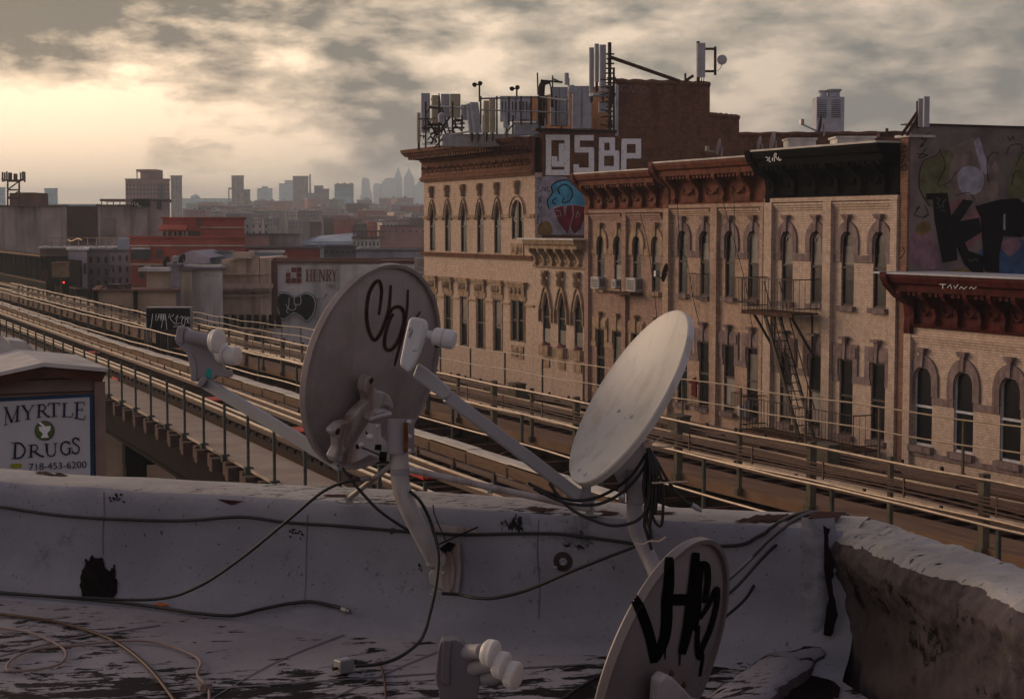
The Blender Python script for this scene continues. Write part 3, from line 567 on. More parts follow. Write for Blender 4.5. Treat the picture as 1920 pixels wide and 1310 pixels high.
lett([z5(s) for s in ([(1030, 360), (1030, 400)], [(1050, 370), (1090, 380), (1060, 400), (1050, 370)], [(1150, 350), (1145, 400), (1190, 398)], [(1210, 350), (1208, 395)])], 1.2, M['chalk'], KS, wallp, 'painted_tag', .012, 1)
lett([z5(s) for s in ([(750, 460), (790, 450), (745, 500), (785, 490)], [(745, 540), (780, 520), (750, 580)], [(745, 620), (790, 590), (790, 630), (750, 630)], [(760, 1200), (775, 1240), (745, 1290)])], 1.6, M['black'], SY(37.068), ks, 'painted_tag', .008, 3)
m = MB(); pa = onY(1680, 262, 37.2); m.box((a - .1, 36.98, 16.335), (a + .75, 37.6, 16.40)); obj('coping', m, M['roofwhite'], Eb); m = MB(); m.box((p0.x, 36.98, 16.665), (a + 14, 37.5, 16.70)); obj('coping', m, M['darkmetal'], Eb)
m = MB(); q1 = onX(1455, 297, a - .83); tr = T(1140, 60, 3.969)
for s in ([(1175, 930), (1195, 940), (1185, 960)], [(1205, 930), (1200, 962), (1215, 965)], [(1225, 935), (1225, 960)], [(1240, 965), (1240, 910), (1255, 905), (1250, 930), (1270, 955)], [(1270, 930), (1280, 960), (1292, 945)]): pxribbon(m, tr(s), 1.1, SX(a - .8), .01, 2)
obj('painted_tag', m, M['white_paint'], Eb)
# ------------------------------------------------------------------ F: the last house
Fb = thing('apartment_building', 'low yellow brick house at the right with white framed arched windows and dark red cornice', 'building', (a + 3, 33, 0))
cs = [36.32, 34.67, 32.9, 31.1]; ops = [(c - .38, c + .38, 8.3, 10.38, 1) for c in cs]
m = MB(); wall_band(m, a, 29.0, 37.05, 7.2, 11.38, ops); wall_band(m, a, 29, 37.05, 0, 7.2, [(c - .38, c + .38, 4.6, 6.6, 0) for c in cs]); corbel(m, a, 29.4, 36.75, 10.98); obj('brick_front', m, M['brickE'], Fb)
body(Fb, a + .3, a + 13, 29, 37.03, 12.6, 'brickBrown', 'tar')
for o in ops: window(Fb, a, *o, frame='whiteframe', mid=.48); stone_arch(Fb, a, o[0], o[1], o[3], 'stone', .26, .38); sill(Fb, a, o[0], o[1], o[2], 'stone', .17)
cur = 29
for o in sorted(ops) + [(36.73, 0)]:
    m = MB(); m.box((a - .03, cur, 9.42), (a - .001, o[0] - .01, 9.60)); obj('string_course', m, M['stone'], Fb); cur = o[1] + .01
m = MB(); m.box((a - .06, 29, 8.02), (a - .002, 36.72, 8.15)); obj('string_course', m, M['stone'], Fb)
obj_pil(Fb, (36.75, 37.04, .12), 11.2, M['brickE'])
cornice(Fb, a, 29, 37.05, 11.4, 12.78, .85, 'cornice_red', 9, True, big=(36.9,))
m = MB(); m.box((a - .9, 29, 12.78), (a + .9, 37.35, 12.83)); obj('roof_edge_flashing', m, M['cabinet'], Fb)
m = MB()
for k, s in enumerate(([(830, 420), (860, 420)], [(845, 420), (845, 440)], [(865, 435), (880, 420), (885, 440)], [(895, 425), (900, 440), (915, 420)], [(920, 440), (930, 430), (940, 442), (955, 430)], [(965, 440), (975, 430), (985, 442), (998, 432)])): pxribbon(m, z8(s), 1.0, SX(a - .86), .01, 1)
obj('painted_tag', m, M['white_paint'], Fb)
# ------------------------------------------------------------------ fire escape, air conditioners, small things on the fronts
I = M['darkmetal']
fe = thing('fire_escape', 'black iron fire escape with two railed balconies and a steep ladder', 'fire escape', (a, 42.3, 8))
for z, ya, yb in ((11.55, 41.0, 43.75), (8.0, 38.0, 43.75)):
    m = MB(); m.box((a - 1.0, ya, z - .05), (a - .15, yb, z)); m.bar((a - 1.0, ya, z - .06), (a - 1.0, yb, z - .06), .05, .12); obj('platform', m, M['rust'], fe)
    m = MB(); zz = z + .95
    for h in (zz, z + .12): m.bar((a - 1, ya, h), (a - 1, yb, h), .02, .024)
    for y in (ya, yb):
        for h in (zz, z + .12): m.bar((a - 1, y, h), (a - .15, y, h), .03, .03)
        for k in range(5): m.bar((a - .98 + k * .19, y, z), (a - .98 + k * .19, y, zz), .010, .010)
    k = int((yb - ya) / .16)
    for i in range(k + 1): y = ya + (yb - ya) * i / k; m.bar((a - 1, y, z), (a - 1, y, zz), .011, .011)
    obj('railing', m, I, fe)
m = MB()
for y in (41.3, 43.3): m.bar((a - .9, y, 11.5), (a - .1, y, 10.3), .06, .06); m.bar((a - .15, y, 11.5), (a - .15, y, 10.2), .05, .05)
obj('support_bracket', m, I, fe)
m = MB(); p0 = Vector((a - .55, 42.85, 11.5)); p1 = Vector((a - .55, 40.9, 8.0))
for dx in (-.24, .24): m.bar(p0 + Vector((dx, 0, 0)), p1 + Vector((dx, 0, 0)), .05, .12)
for i in range(15): q = p0.lerp(p1, (i + .5) / 15); m.bar(q - Vector((.24, 0, 0)), q + Vector((.24, 0, 0)), .1, .02)
for dx in (-.26, .26): m.bar(p0 + Vector((dx, 0, .9)), p1 + Vector((dx, .0, .8)), .025, .025)
for dx in (-.26, .26):
    for t in (.1, .45, .8): q = p0.lerp(p1, t) + Vector((dx, 0, 0)); m.bar(q, q + Vector((0, 0, .85)), .02, .02)
obj('stair', m, I, fe)
def smallrail(y, z, w, lab, extra=False):
    m = MB(); n = int(w / .09)
    for h in (z, z + .75): m.bar((a - .35, y - w / 2, h), (a - .35, y + w / 2, h), .02, .025)
    for s in (-1, 1):
        for h in (z, z + .75): m.bar((a - .35, y + s * w / 2, h), (a, y + s * w / 2, h), .02, .02)
    for i in range(n + 1): yy = y - w / 2 + w * i / n; m.bar((a - .35, yy, z), (a - .35, yy, z + .75), .013, .013)
    return solo('window_guard', m, I, lab, 'window guard')
smallrail(47.75, 11.75, 1.0, 'iron window guard at the second arched window from the left of the stained yellow house')
smallrail(44.95, 11.7, .9, 'iron window guard at the right arched window of the stained yellow house')
smallrail(47.75, 8.25, 1.0, 'iron window guard holding a dark red cloth low on the stained yellow house')
smallrail(44.95, 8.15, .9, 'iron window guard crowded with grey objects low on the stained yellow house')
m = MB(); m.prism([(a - .4, 47.5, 8.55), (a - .4, 47.8, 8.6), (a - .4, 47.75, 9.15), (a - .4, 47.55, 9.2)], (.04, 0, 0)); m.box((a - .42, 47.42, 8.98), (a - .36, 47.95, 9.08)); solo('cloth', m, mat('dark_red_cloth', (.12, .015, .015), .9), 'dark red cloth hung on the low iron window guard', 'cloth')
m = MB(); m.lathe([(0, 0), (.16, .02), (.18, .3), (.15, .34), (0, .34)], (a - .2, 44.95, 8.2), (0, 0, 1), (1, 0, 0), 12); m.lathe([(0, 0), (.08, .0), (.1, .5), (0, .52)], (a - .22, 44.7, 8.2), (0, 0, 1), (1, 0, 0), 10); solo('bucket', m, M['cabinet'], 'grey bucket and canister behind the crowded window guard', 'bucket', smooth=40)
def acunit(y, z, w, h, lab, d=.26, vent=True):
    t = thing('air_conditioner', lab, 'air conditioner', (a, y, z)); m = MB(); m.box((a - d, y - w / 2, z), (a + .1, y + w / 2, z + h)); obj('case', m, mat('ac_white', (.40, .40, .42), .6), t)
    m = MB()
    for i in range(6): m.box((a - d - .006, y - w / 2 + .05, z + .05 + i * (h - .1) / 6), (a - d - .001, y + w / 2 - .05, z + .05 + (i + .55) * (h - .1) / 6))
    for i in range(5): m.box((a - d + .06 + i * .06, y - w / 2 - .006, z + .08), (a - d + .09 + i * .06, y - w / 2 - .001, z + h - .06))
    obj('grille', m, M['darkmetal'], t)
acunit(55.14, 11.78, .62, .42, 'white air conditioner in the leftmost arched window of the pink brick house')
acunit(52.35, 11.78, .68, .46, 'larger white air conditioner sitting over a rusty ledge, pink brick house')
acunit(53.75, 11.85, .3, .3, 'small white box unit peeking from the second window of the pink brick house', .2)
m = MB(); m.box((a - .5, 51.9, 11.66), (a, 53.9, 11.74)); obj('rusty_ledge', m, M['rust'], Cb)
# wires hanging over the fronts
for pts, lab in (([(1340, 292), (1348, 345), (1362, 400), (1395, 520), (1405, 580), (1415, 640)], 'thin black wire dangling beside the third arched window of the stained yellow house'), ([(1270, 380), (1275, 450), (1290, 500), (1300, 560), (1312, 610)], 'thin black wire dangling past the first arched window of the stained yellow house'), ([(1372, 285), (1375, 330), (1377, 420), (1379, 480)], 'thin wire hanging straight down from the orange cornice'), ([(1200, 400), (1215, 460), (1228, 560), (1235, 640)], 'thin wire dangling across the pink brick house')):
    m = MB(); m.tube([onX(x, y, a - .25) for x, y in [(p.x, p.y) for p in cat([(x, y, 0) for x, y in pts], 4)]], .012, 5); solo('hanging_wire', m, M['cable'], lab, 'wire')
# ------------------------------------------------------------------ dish builder
M['dish'] = mat('dish_grey_paint', (.255, .215, .215), .42, var=.18, scale=9, bump=.12, bscale=160, spec=.5, streak=((.21, .165, .155), 14))
M['dish_front'] = mat('dish_front_paint', (.47, .45, .43), .40, var=.09, scale=6, bump=.10, bscale=200, c2=(.40, .32, .25), thr=(.30, .44), streak=((.36, .33, .31), 16))
M['bolt'] = mat('zinc_bolt', (.42, .43, .45), .35, metal=.7)
def dish_mb(c, n, u, R, ov=1.0, dep=.16, rim=.055, seg=72):
    m = MB(); t = .012 * R / .33; pr = []
    for i in range(13): r = R * i / 12; pr.append((max(r, .0005), -dep * R * (1 - (i / 12) ** 2)))
    pr += [(R * 1.008, .004 * R), (R * 1.02, -.003), (R * 1.02, -rim * R), (R * 1.0, -rim * R), (R * .985, -rim * R * .5 - t)]
    for i in range(12, -1, -1): r = R * .975 * i / 12; pr.append((max(r, .0005), -dep * R * (1 - (i / 12) ** 2) - t - .002))
    m.lathe(pr, c, n, u, seg, ov); return m
def cam_n(right, up, fwd): return (RT * right + UP * up + FW * fwd).normalized()
def little_dish(px, py, d, r, n, lab, mt='dish', arm=None):
    c = at(px, py, d); t = thing('satellite_dish', lab, 'satellite dish', c - Vector((0, 0, r * 1.2)), 'small satellite dishes on the row house roofs')
    obj('reflector', dish_mb(c, n, UP, r, 1.1, seg=32), M[mt], t, smooth=35)
    m = MB(); b = c - n * .12 * r; m.tube([c - n * r * .15, b - n * .1, b - n * .1 - Vector((0, 0, r * 1.2))], .03, 6); obj('mast', m, M['steel'], t)
    if arm:
        m = MB(); e = at(*arm, d); s = c - Vector((0, 0, r * .85)) + n * .02; m.bar(s, e, .04, .05); m.box(e - Vector((.06, .06, .02)), e + Vector((.06, .06, .16))); obj('feed_arm', m, M['steel'], t)
    return t
little_dish(1347, 275, 64, .28, cam_n(-.85, .2, .3), 'small pale dish with its arm to the left, above the orange cornice', arm=(1326, 282))
little_dish(1423, 269, 62, .24, cam_n(-.85, .2, .35), 'smaller pale dish, left one of the pair on the black corniced roof')
little_dish(1448, 264, 60, .30, cam_n(-.85, .2, .35), 'taller pale dish, right one of the pair on the black corniced roof')
little_dish(1537, 233, 55, .30, cam_n(-.9, .15, .25), 'dark dish on a bent mast in front of the rooftop cooling unit', 'darkmetal', arm=(1503, 233))
little_dish(1246, 511, 52.5, .26, cam_n(-.88, .2, .35), 'dark dish clamped to the brick pilaster between the pink and yellow houses', 'darkmetal', arm=(1231, 517))
# ------------------------------------------------------------------ rooftop of the row
for x0, x1, yt, yb, d, lab in ((1479, 1530, 262, 277, 60, 'long low white roof hatch behind the small dishes'), (1570, 1640, 259, 268, 52, 'white metal skylight curb near the black cornice')):
    p = at(x0, yb, d); q = at(x1, yt, d); m = MB(); m.frame((p + q) / 2 + FH * .6, RT, FH, Vector((0, 0, 1)), ((q - p).dot(RT), 1.2, q.z - p.z)); m.frame((p + q) / 2 + FH * .6 + Vector((0, 0, (q.z - p.z) / 2 + .03)), RT, FH, Vector((0, 0, 1)), ((q - p).dot(RT) + .1, 1.3, .06)); solo('roof_hatch', m, M['roofwhite'], lab, 'roof hatch')
t = thing('cooling_unit', 'tall pale rooftop cooling unit with two round fan outlets and black louvres', 'cooling unit', at(1556, 250, 76)); d = 76
def cbox(m, x0, x1, y0, y1, d, th, mi=0):
    p = at(x0, y1, d); q = at(x1, y0, d); return m.frame((p + q) / 2 + FH * th / 2, RT, FH, Vector((0, 0, 1)), (abs((q - p).dot(RT)), th, abs(q.z - p.z)), mi)
m = MB(); cbox(m, 1531, 1583, 182, 252, d, 1.1); obj('housing', m, M['cabinet'], t)
for x0, x1 in ((1533, 1550), (1559, 1576)):
    m = MB(); cbox(m, x0, x1, 184, 223, d - .02, .015)
    for i in range(10): yy = 184 + i * 3.9; cbox(m, x0, x1, yy, yy + 1, d - .05, .03)
    obj('louvre', m, M['black'], t)
for x, w, y in ((1543, 9.5, 170), (1563, 15, 168)):
    c = at(x, 182, d + .5); r = w * d / F; h = (182 - y) * d / F; m = MB(); m.lathe([(r * .8, 0), (r * .75, h * .6), (r, h * .85), (r, h), (r * .85, h), (r * .6, h * .6), (0.01, h * .5)], c, (0, 0, 1), (1, 0, 0), 20); obj('fan_shroud', m, M['cabinet'], t, smooth=40)
# antennas on the mural building
t = thing('panel_antenna', 'pair of grey panel antennas on slanting rusty braces above the mural wall', 'antenna', at(1725, 238, 44)); d = 44
m = MB(); cbox(m, 1733, 1743, 181, 238, d, .15); obj('panel', m, M['antenna'], t); m = MB(); cbox(m, 1722, 1731, 185, 238, d + .3, .15); obj('panel', m, M['antenna'], t)
m = MB()
for p, q in (((1690, 254), (1722, 208)), ((1700, 254), (1724, 216)), ((1721, 190), (1721, 240))): m.cyl(at(*p, d + .4), at(*q, d + .4), .045, n=6)
obj('brace', m, M['rust'], t)
m = MB(); cbox(m, 1650, 1682, 247, 256, 55, .5); m.cyl(at(1663, 250, 55), at(1663, 241, 55), .05); solo('roof_vent', m, M['rust'], 'low rusty vent box by the slanting antenna braces', 'vent')
# ------------------------------------------------------------------ phone antennas on the corner building
def panel(x0, x1, y0, y1, d, lab, mt='antenna', lean=0, th=.14):
    t = thing('panel_antenna', lab, 'antenna', at((x0 + x1) / 2, y1, d), 'phone antennas on the corner building')
    xm = (x0 + x1) / 2; w = (x1 - x0) * d / F; n = 8; a0 = at(xm, y1, d); a1 = at(xm - lean, y0, d); m = MB()
    s = [(-.5, 0), (-.5, .6), (-.3, 1), (.3, 1), (.5, .6), (.5, 0)]
    P0 = [a0 + RT * (u * w) - FH * (v * th * .7) for u, v in s]; m.prism(P0, a1 - a0); obj('panel', m, M[mt], t, smooth=30)
    m = MB(); m.box(a0 + FH * .05 - Vector((.03, .03, .3)), a0 + FH * .05 + Vector((.03, .03, .0)))
    m.cyl(a0 + FH * .12 - Vector((0, 0, .35)), a1 + FH * .12 + Vector((0, 0, .0)), .035, n=6)
    for k in range(3): m.cyl(a0 + RT * (k - 1) * w * .25, a0 + RT * (k - 1) * w * .25 + Vector((0, 0, -.28)) + FH * .05, .012, n=5)
    obj('mount_pole', m, M['darkmetal'], t); return t
Z = T(740, 60, 3.969)
def zx(x): return 740 + x / 3.969
def zy(y): return 60 + y / 3.969
for x0, x1, y0, y1, d, mt, ln, lab in (
    (165, 193, 602, 818, 72, 'antenna_tan', 0, 'slim beige panel antenna hanging lowest at the far left of the antenna roof'),
    (198, 263, 457, 750, 71, 'antenna', 0, 'wide grey panel antenna, tallest at the left corner of the antenna roof'),
    (275, 325, 472, 700, 70.5, 'antenna_tan', 0, 'beige panel antenna behind the thin lamp stalk'),
    (345, 410, 462, 640, 70, 'antenna', 0, 'broad grey panel antenna left of the ribbed beige one'),
    (412, 490, 462, 640, 69.6, 'antenna_tan', 0, 'ribbed beige panel antenna with a square top'),
    (553, 596, 535, 752, 67, 'antenna', 5, 'grey leaning panel antenna left of the bright one'),
    (585, 650, 524, 750, 66.6, 'cabinet', 7, 'pale leaning panel antenna, brighter of the leaning pair'),
    (660, 702, 512, 750, 66, 'antenna_tan', 0, 'cream panel antenna, left one of the cream pair'),
    (703, 750, 495, 748, 65.7, 'antenna_tan', 0, 'cream panel antenna, right and taller one of the cream pair'),
    (808, 858, 612, 714, 65, 'cabinet', 0, 'short pale panel antenna under the roof railing'),
    (1447, 1483, 118, 455, 62.6, 'antenna', 0, 'long grey panel antenna, leftmost of the three high ones'),
    (1487, 1520, 90, 375, 62.4, 'antenna', 0, 'long grey panel antenna, middle of the three high ones'),
    (1524, 1573, 97, 445, 62.2, 'antenna', 0, 'long grey panel antenna, rightmost of the three high ones')):
    panel(zx(x0), zx(x1), zy(y0), zy(y1), d, lab, mt, ln)
def cabinet(x0, x1, y0, y1, d, th, lab, mt='cabinet', grid=False):
    t = thing('equipment_cabinet', lab, 'cabinet', at((x0 + x1) / 2, y1, d)); m = MB(); cbox(m, x0, x1, y0, y1, d, th); obj('case', m, M[mt], t)
    m = MB(); cbox(m, x0 - .5, x1 + .5, y0 - .6, y0 - .05, d - .05, th + .1); obj('lid', m, M['darkmetal'], t)
    m = MB(); w = x1 - x0
    cbox(m, x0 + w * .48, x0 + w * .5, y0 + 2, y1 - 2, d - .02, .015)
    for i in range(4): cbox(m, x0 + w * .6, x0 + w * .88, y0 + (y1 - y0) * (.12 + .05 * i), y0 + (y1 - y0) * (.14 + .05 * i), d - .02, .015)
    obj('louvre', m, M['darkmetal'], t)
cabinet(zx(785), zx(1015), zy(480), zy(655), 70, 1.2, 'wide grey equipment cabinet behind the roof railing')
cabinet(zx(1162), zx(1290), zy(412), zy(690), 66, .9, 'tall pale blue equipment cabinet by the cable arch')
cabinet(zx(1325), zx(1465), zy(405), zy(715), 65, 1.0, 'tall grey equipment cabinet beside the three high antennas')
cabinet(zx(495), zx(555), zy(545), zy(650), 69.5, .6, 'small grey equipment cabinet behind the leaning antennas')
cabinet(zx(945), zx(1015), zy(545), zy(650), 67.5, .6, 'small boxy cabinet under the right part of the roof railing')
m = MB(); c = at(zx(350), zy(640), 68); m.lathe([(.0, -.2), (.14, -.18), (.16, .12), (.11, .18), (.05, .22), (0, .24)], c, (0, 0, 1), (1, 0, 0), 14); solo('junction_drum', m, M['cabinet'], 'pale round junction drum among the corner antennas', 'drum', smooth=40)
m = MB(); cbox(m, zx(1520), zx(1590), zy(520), zy(600), 62, .3); solo('junction_box', m, M['cabinet'], 'white junction box beside the cable riser under the three high antennas', 'junction box')
for x, y, lab, k in ((zx(615), zy(385), 'twin headed floodlight on the taller thin pole', zy(520)), (zx(893), zy(415), 'twin headed floodlight on the shorter thin pole, behind the wide cabinet', zy(500))):
    t = thing('floodlight', lab, 'floodlight', at(x + 3, k, 68)); m = MB(); m.cyl(at(x + 4, k, 68), at(x + 4, y, 68), .035, n=6); m.bar(at(x - 5, y + 3, 68), at(x + 5, y + 1, 68), .05, .05); obj('pole', m, M['rust'], t)
    for s in (-1, 1):
        m = MB(); c = at(x + s * 4.6, y + (1.5 if s < 0 else -1), 68); m.lathe([(0.01, -.07), (.06, -.06), (.10, .05), (.085, .06), (0.01, .04)], c, RT * s * .5 - FH - Vector((0, 0, .6)), (0, 0, 1), 10); obj('lamp_head', m, M['darkmetal'], t, smooth=40)
t = thing('roof_railing', 'long grey pipe railing across the antenna roof', 'railing', at(zx(900), zy(700), 65))
RLx = [640, 760, 850, 940, 1015, 1070, 1130, 1200, 1285]

for (p, dp), (q, dq), r in ((((640, 497), 65), ((1070, 484), 65), .04), (((1070, 484), 65), ((1285, 510), 64), .04), (((640, 580), 65), ((1285, 600), 64), .03), (((265, 552), 69), ((520, 566), 68), .05), (((370, 770), 68), ((560, 740), 67), .04), (((890, 675), 66), ((1060, 675), 65), .06)):
    m = MB(); m.cyl(at(zx(p[0]), zy(p[1]), dp), at(zx(q[0]), zy(q[1]), dq), r, n=6); obj('handrail', m, M['steel'], t)
for x in RLx: m = MB(); m.cyl(at(zx(x), zy(478), 64.9), at(zx(x), zy(690), 64.9), .035, n=6); obj('post', m, M['darkmetal'], t)
for i in range(9): m = MB(); x = 800 + i * 26; m.cyl(at(zx(x), zy(520), 65), at(zx(x), zy(600), 65), .025, n=5); obj('post', m, M['darkmetal'], t)
m = MB()
for i in range(70):       # clutter of brackets and conduits behind the antennas
    x = random.uniform(215, 520); y = random.uniform(560, 840) ; 
    if y < 640 and random.random() < .6: continue
    p = at(zx(x), zy(y), random.uniform(68.5, 71)); d3 = Vector((random.uniform(-.6, .6), random.uniform(-.3, .3), random.choice([0, random.uniform(-.8, .8)])))
    m.cyl(p, p + d3, random.uniform(.018, .05), n=5)
for x in (230, 330, 430, 500, 660, 760, 880, 1080, 1240): m.cyl(at(zx(x), zy(520 if x < 500 else 620), 68), at(zx(x), zy(860 if x < 500 else 790), 68), .04, n=5)
for p, q in (((380, 830), (450, 740)), ((500, 830), (570, 760)), ((820, 760), (890, 680)), ((330, 460), (330, 600)), ((1062, 310), (1066, 470)), ((350, 560), (410, 750)), ((1320, 560), (1465, 640)), ((1320, 620), (1465, 700))): m.cyl(at(zx(p[0]), zy(p[1]), 68), at(zx(q[0]), zy(q[1]), 68), .03, n=5)
for x in (245, 300, 360): m.tube([at(zx(x) + math.cos(t * .7) * 9, zy(680) + math.sin(t * .7) * 10, 69) for t in range(8)], .02, 5)
solo('antenna_framework', m, M['darkmetal'], 'tangle of dark pipes, brackets and looping cables under the corner antennas', 'pipe frame')
m = MB(); cbox(m, zx(355), zx(1040), zy(760), zy(850), 67.5, 1.5); solo('roof_platform', m, M['steel'], 'grey steel roof platform carrying the antennas above the cornice', 'platform')
m = MB(); cbox(m, zx(890), zx(1120), zy(655), zy(760), 68, 2.2); solo('roof_platform', m, M['cabinet'], 'higher grey deck under the pipe railing by the cable arch', 'platform')
m = MB()
for k in range(5):
    x = 1075 + k * 9; m.tube([(p.x, p.y, p.z) for p in cat([at(zx(x), zy(700), 65.5), at(zx(x), zy(500), 65.5), at(zx(x + 5), zy(390 + k * 4), 65.5), at(zx(1130), zy(365 + k * 6), 65.5), at(zx(1160), zy(400), 65.5), at(zx(1165 + 4 * k), zy(560), 65.5)], 5)], .028, 5)
m.cyl(at(zx(1085), zy(362), 65), at(zx(1250), zy(375), 65), .04, n=5); m.cyl(at(zx(1175), zy(325), 65), at(zx(1175), zy(420), 65), .03, n=5); m.cyl(at(zx(1062), zy(305), 65), at(zx(1066), zy(470), 65), .03, n=5); m.cyl(at(zx(1180), zy(350), 65), at(zx(1245), zy(378), 65), .03, n=5)
cbox(m, zx(1100), zx(1125), zy(480), zy(640), 65, .3)
solo('cable_arch', m, M['darkmetal'], 'dark arch of thick cables and thin aerials left of the pale blue cabinet', 'cable arch')
m = MB(); m.cyl(at(zx(1295), zy(690), 64), at(zx(1295), zy(345), 64), .035, n=6); c = at(zx(1280), zy(350), 64); m.cyl(c - Vector((0, 0, .22)), c + Vector((0, 0, .22)), .085 * 1.0 + .0, n=14); solo('canister_antenna', m, M['cabinet'], 'grey canister antenna on a thin pole above the pale blue cabinet', 'antenna', smooth=40)
m = MB(); c = at(zx(1322), zy(425), 63.8); m.lathe([(.01, .04), (.15, .02), (.165, -.04), (.12, -.10), (.01, -.11)], c, -FW + RT * .2, UP, 24); solo('drum_antenna', m, M['cabinet'], 'white round drum antenna on the tall grey cabinet', 'antenna', smooth=40)
t = thing('antenna_mast', 'dark lattice mast with brackets and a long diagonal stay beside the brick bulkhead', 'mast', at(1143, 245, 61.5))
m = MB(); m.cyl(at(1143, 245, 61.5), at(1143, 80, 61.5), .07, n=8); m.cyl(at(1151, 245, 61.5), at(1151, 127, 61.5), .04, n=6); obj('pole', m, M['darkmetal'], t)
m = MB()
for y in range(100, 240, 9): cbox(m, 1138 - random.random() * 3, 1149 + random.random() * 3, y, y + 2.5, 61.4, .14)
for y in range(150, 240, 14): m.cyl(at(1126, y, 61.6), at(1152, y + random.uniform(-5, 5), 61.5), .025, n=5)
for k in range(6): m.tube([at(1138 + k * 2, 240, 61.4), at(1146 - k, 200, 61.4), at(1154 - k * 2, 175 - k * 3, 61.4)], .03, 5)
obj('bracket', m, M['darkmetal'], t)
m = MB(); m.cyl(at(1146, 108, 61.5), at(1275, 153, 62), .07, n=6); m.cyl(at(1300, 142, 62), at(1285, 152, 62), .06, n=6); m.cyl(at(1285, 138, 62), at(1285, 154, 62), .04, n=6); m.cyl(at(1151, 145, 61.5), at(1160, 156, 62), .05, n=6); obj('stay', m, M['rust'], t)
m = MB(); c = at(1123, 178, 62); m.cyl(c - Vector((0, 0, .05)), c + Vector((0, 0, .05)), .36, n=12); solo('mounting_collar', m, M['cabinet'], 'pale collar plate holding the three high antennas', 'mounting plate')
t = thing('panel_antenna', 'single grey panel antenna on the brick bulkhead with a side frame and round dish', 'antenna', at(1312, 156, 62.3))
m = MB(); cbox(m, 1307.5, 1322.5, 81, 144, 62.3, .18); obj('panel', m, M['antenna'], t)
m = MB(); m.cyl(at(1309, 156, 62.6), at(1309, 78, 62.6), .06, n=6)
for p, q in (((1310, 92), (1343, 92)), ((1310, 134), (1343, 134)), ((1341, 88), (1341, 141))): m.cyl(at(*p, 62.6), at(*q, 62.6), .05, n=6)
for x in (1312, 1316, 1320): m.cyl(at(x, 144, 62.4), at(x - 1, 154, 62.5), .015, n=5)
m.tube([at(1345, 134, 62.6), at(1351, 128, 62.6), at(1354, 120, 62.6)], .012, 5); obj('mount_frame', m, M['rust'], t)
m = MB(); c = at(1354, 112, 62.6); m.lathe([(.01, .04), (.17, .03), (.185, -.05), (.12, -.12), (.01, -.13)], c, -FW, UP, 20); obj('round_dish', m, M['antenna'], t, smooth=40)
# ------------------------------------------------------------------ elevated railway
ZW = 9.4; R_ = M['rust']
M['rail_top'] = mat('polished_rail', (.95, .72, .54), .33, metal=.9, var=.3, scale=3)
M['rail_side'] = mat('brown_rail', (.075, .035, .024), .6, metal=.3, var=.4, scale=8)
M['tie'] = mat('old_timber', (.040, .023, .018), .9, var=.5, scale=6, stretch=(1, 6, 1))
M['tie_end'] = mat('weathered_timber', (.10, .068, .06), .9, var=.4, scale=6)
M['greenpost'] = mat('faded_green_post', (.062, .072, .062), .7, var=.4, scale=5)
M['olivepost'] = mat('olive_post', (.11, .095, .068), .75, var=.35, scale=4)
M['pipe'] = mat('worn_pipe', (.25, .19, .14), .45, metal=.5, var=.3, scale=5)
M['yellowpipe'] = mat('dull_tan_pipe', (.34, .26, .17), .5, var=.3, spec=.4)
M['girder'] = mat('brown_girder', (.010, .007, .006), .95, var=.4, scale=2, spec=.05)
M['board'] = mat('pale_cover_board', (.62, .57, .50), .8, var=.25, scale=2.5, stretch=(6, .5, 6))
def gratemat(nm, c, period, axis='Y'):
    m = mat(nm, c, .7, var=.25, scale=1.2); nt = m.node_tree; n = nt.nodes; l = nt.links; b = n['Principled BSDF']; src = b.inputs['Base Color'].links[0].from_socket
    tcn = n.new('ShaderNodeTexCoord'); sp = n.new('ShaderNodeSeparateXYZ'); l.new(tcn.outputs['Object'], sp.inputs[0])
    w = N(n, 'ShaderNodeMath', operation='FRACT'); dv = N(n, 'ShaderNodeMath', operation='DIVIDE'); dv.inputs[1].default_value = period; l.new(sp.outputs[axis], dv.inputs[0]); l.new(dv.outputs[0], w.inputs[0])
    g = N(n, 'ShaderNodeMath', operation='GREATER_THAN'); g.inputs[1].default_value = .62; l.new(w.outputs[0], g.inputs[0])
    mx = N(n, 'ShaderNodeMix', data_type='RGBA'); l.new(g.outputs[0], mx.inputs[0]); l.new(src, mx.inputs[6]); mx.inputs[7].default_value = (c[0] * .45, c[1] * .42, c[2] * .42, 1); l.new(mx.outputs[2], b.inputs['Base Color']); return m
M['grate'] = gratemat('walkway_planks', (.42, .34, .275), .075, 'X')
M['walk'] = mat('tan_walkway', (.19, .115, .075), .8, var=.25, scale=2, stretch=(3, .4, 1))
def interp(tab):
    def f(y):
        if y <= tab[0][0]: (y0, v0), (y1, v1) = tab[0], tab[1]; return v0
        for (y0, v0), (y1, v1) in zip(tab, tab[1:]):
            if y <= y1: return v0 + (v1 - v0) * (y - y0) / (y1 - y0)
        return tab[-1][1]
    return f
fN = interp([(10, 8.26), (30, 8.26), (39.5, 8.40), (48, 8.46), (160, 8.0)])           # near railing / walkway edge
fBd = interp([(25, 12.25), (33, 12.28), (48, 12.03), (63, 11.65), (99, 11.8), (170, 11.2)])
fM1 = interp([(15, 13.2), (24, 13.02), (31, 12.93), (42, 12.5), (58, 11.95), (70, 11.65), (97, 11.6), (170, 11.0)])
fM2 = interp([(19, 15.75), (23.5, 15.53), (28, 15.3), (35.5, 15.07), (50, 14.8), (70, 14.3), (100, 14.2), (170, 13.8)])
fS1 = interp([(22, 19.3), (28, 19.14), (39, 18.86), (47, 18.2), (59, 17.9), (87, 17.42), (109, 17.5), (145, 17.8)])
fF = interp([(24, 20.3), (29, 19.9), (38.6, 19.25), (47, 18.9), (58.6, 18.75), (71, 18.3), (102, 18.4)])
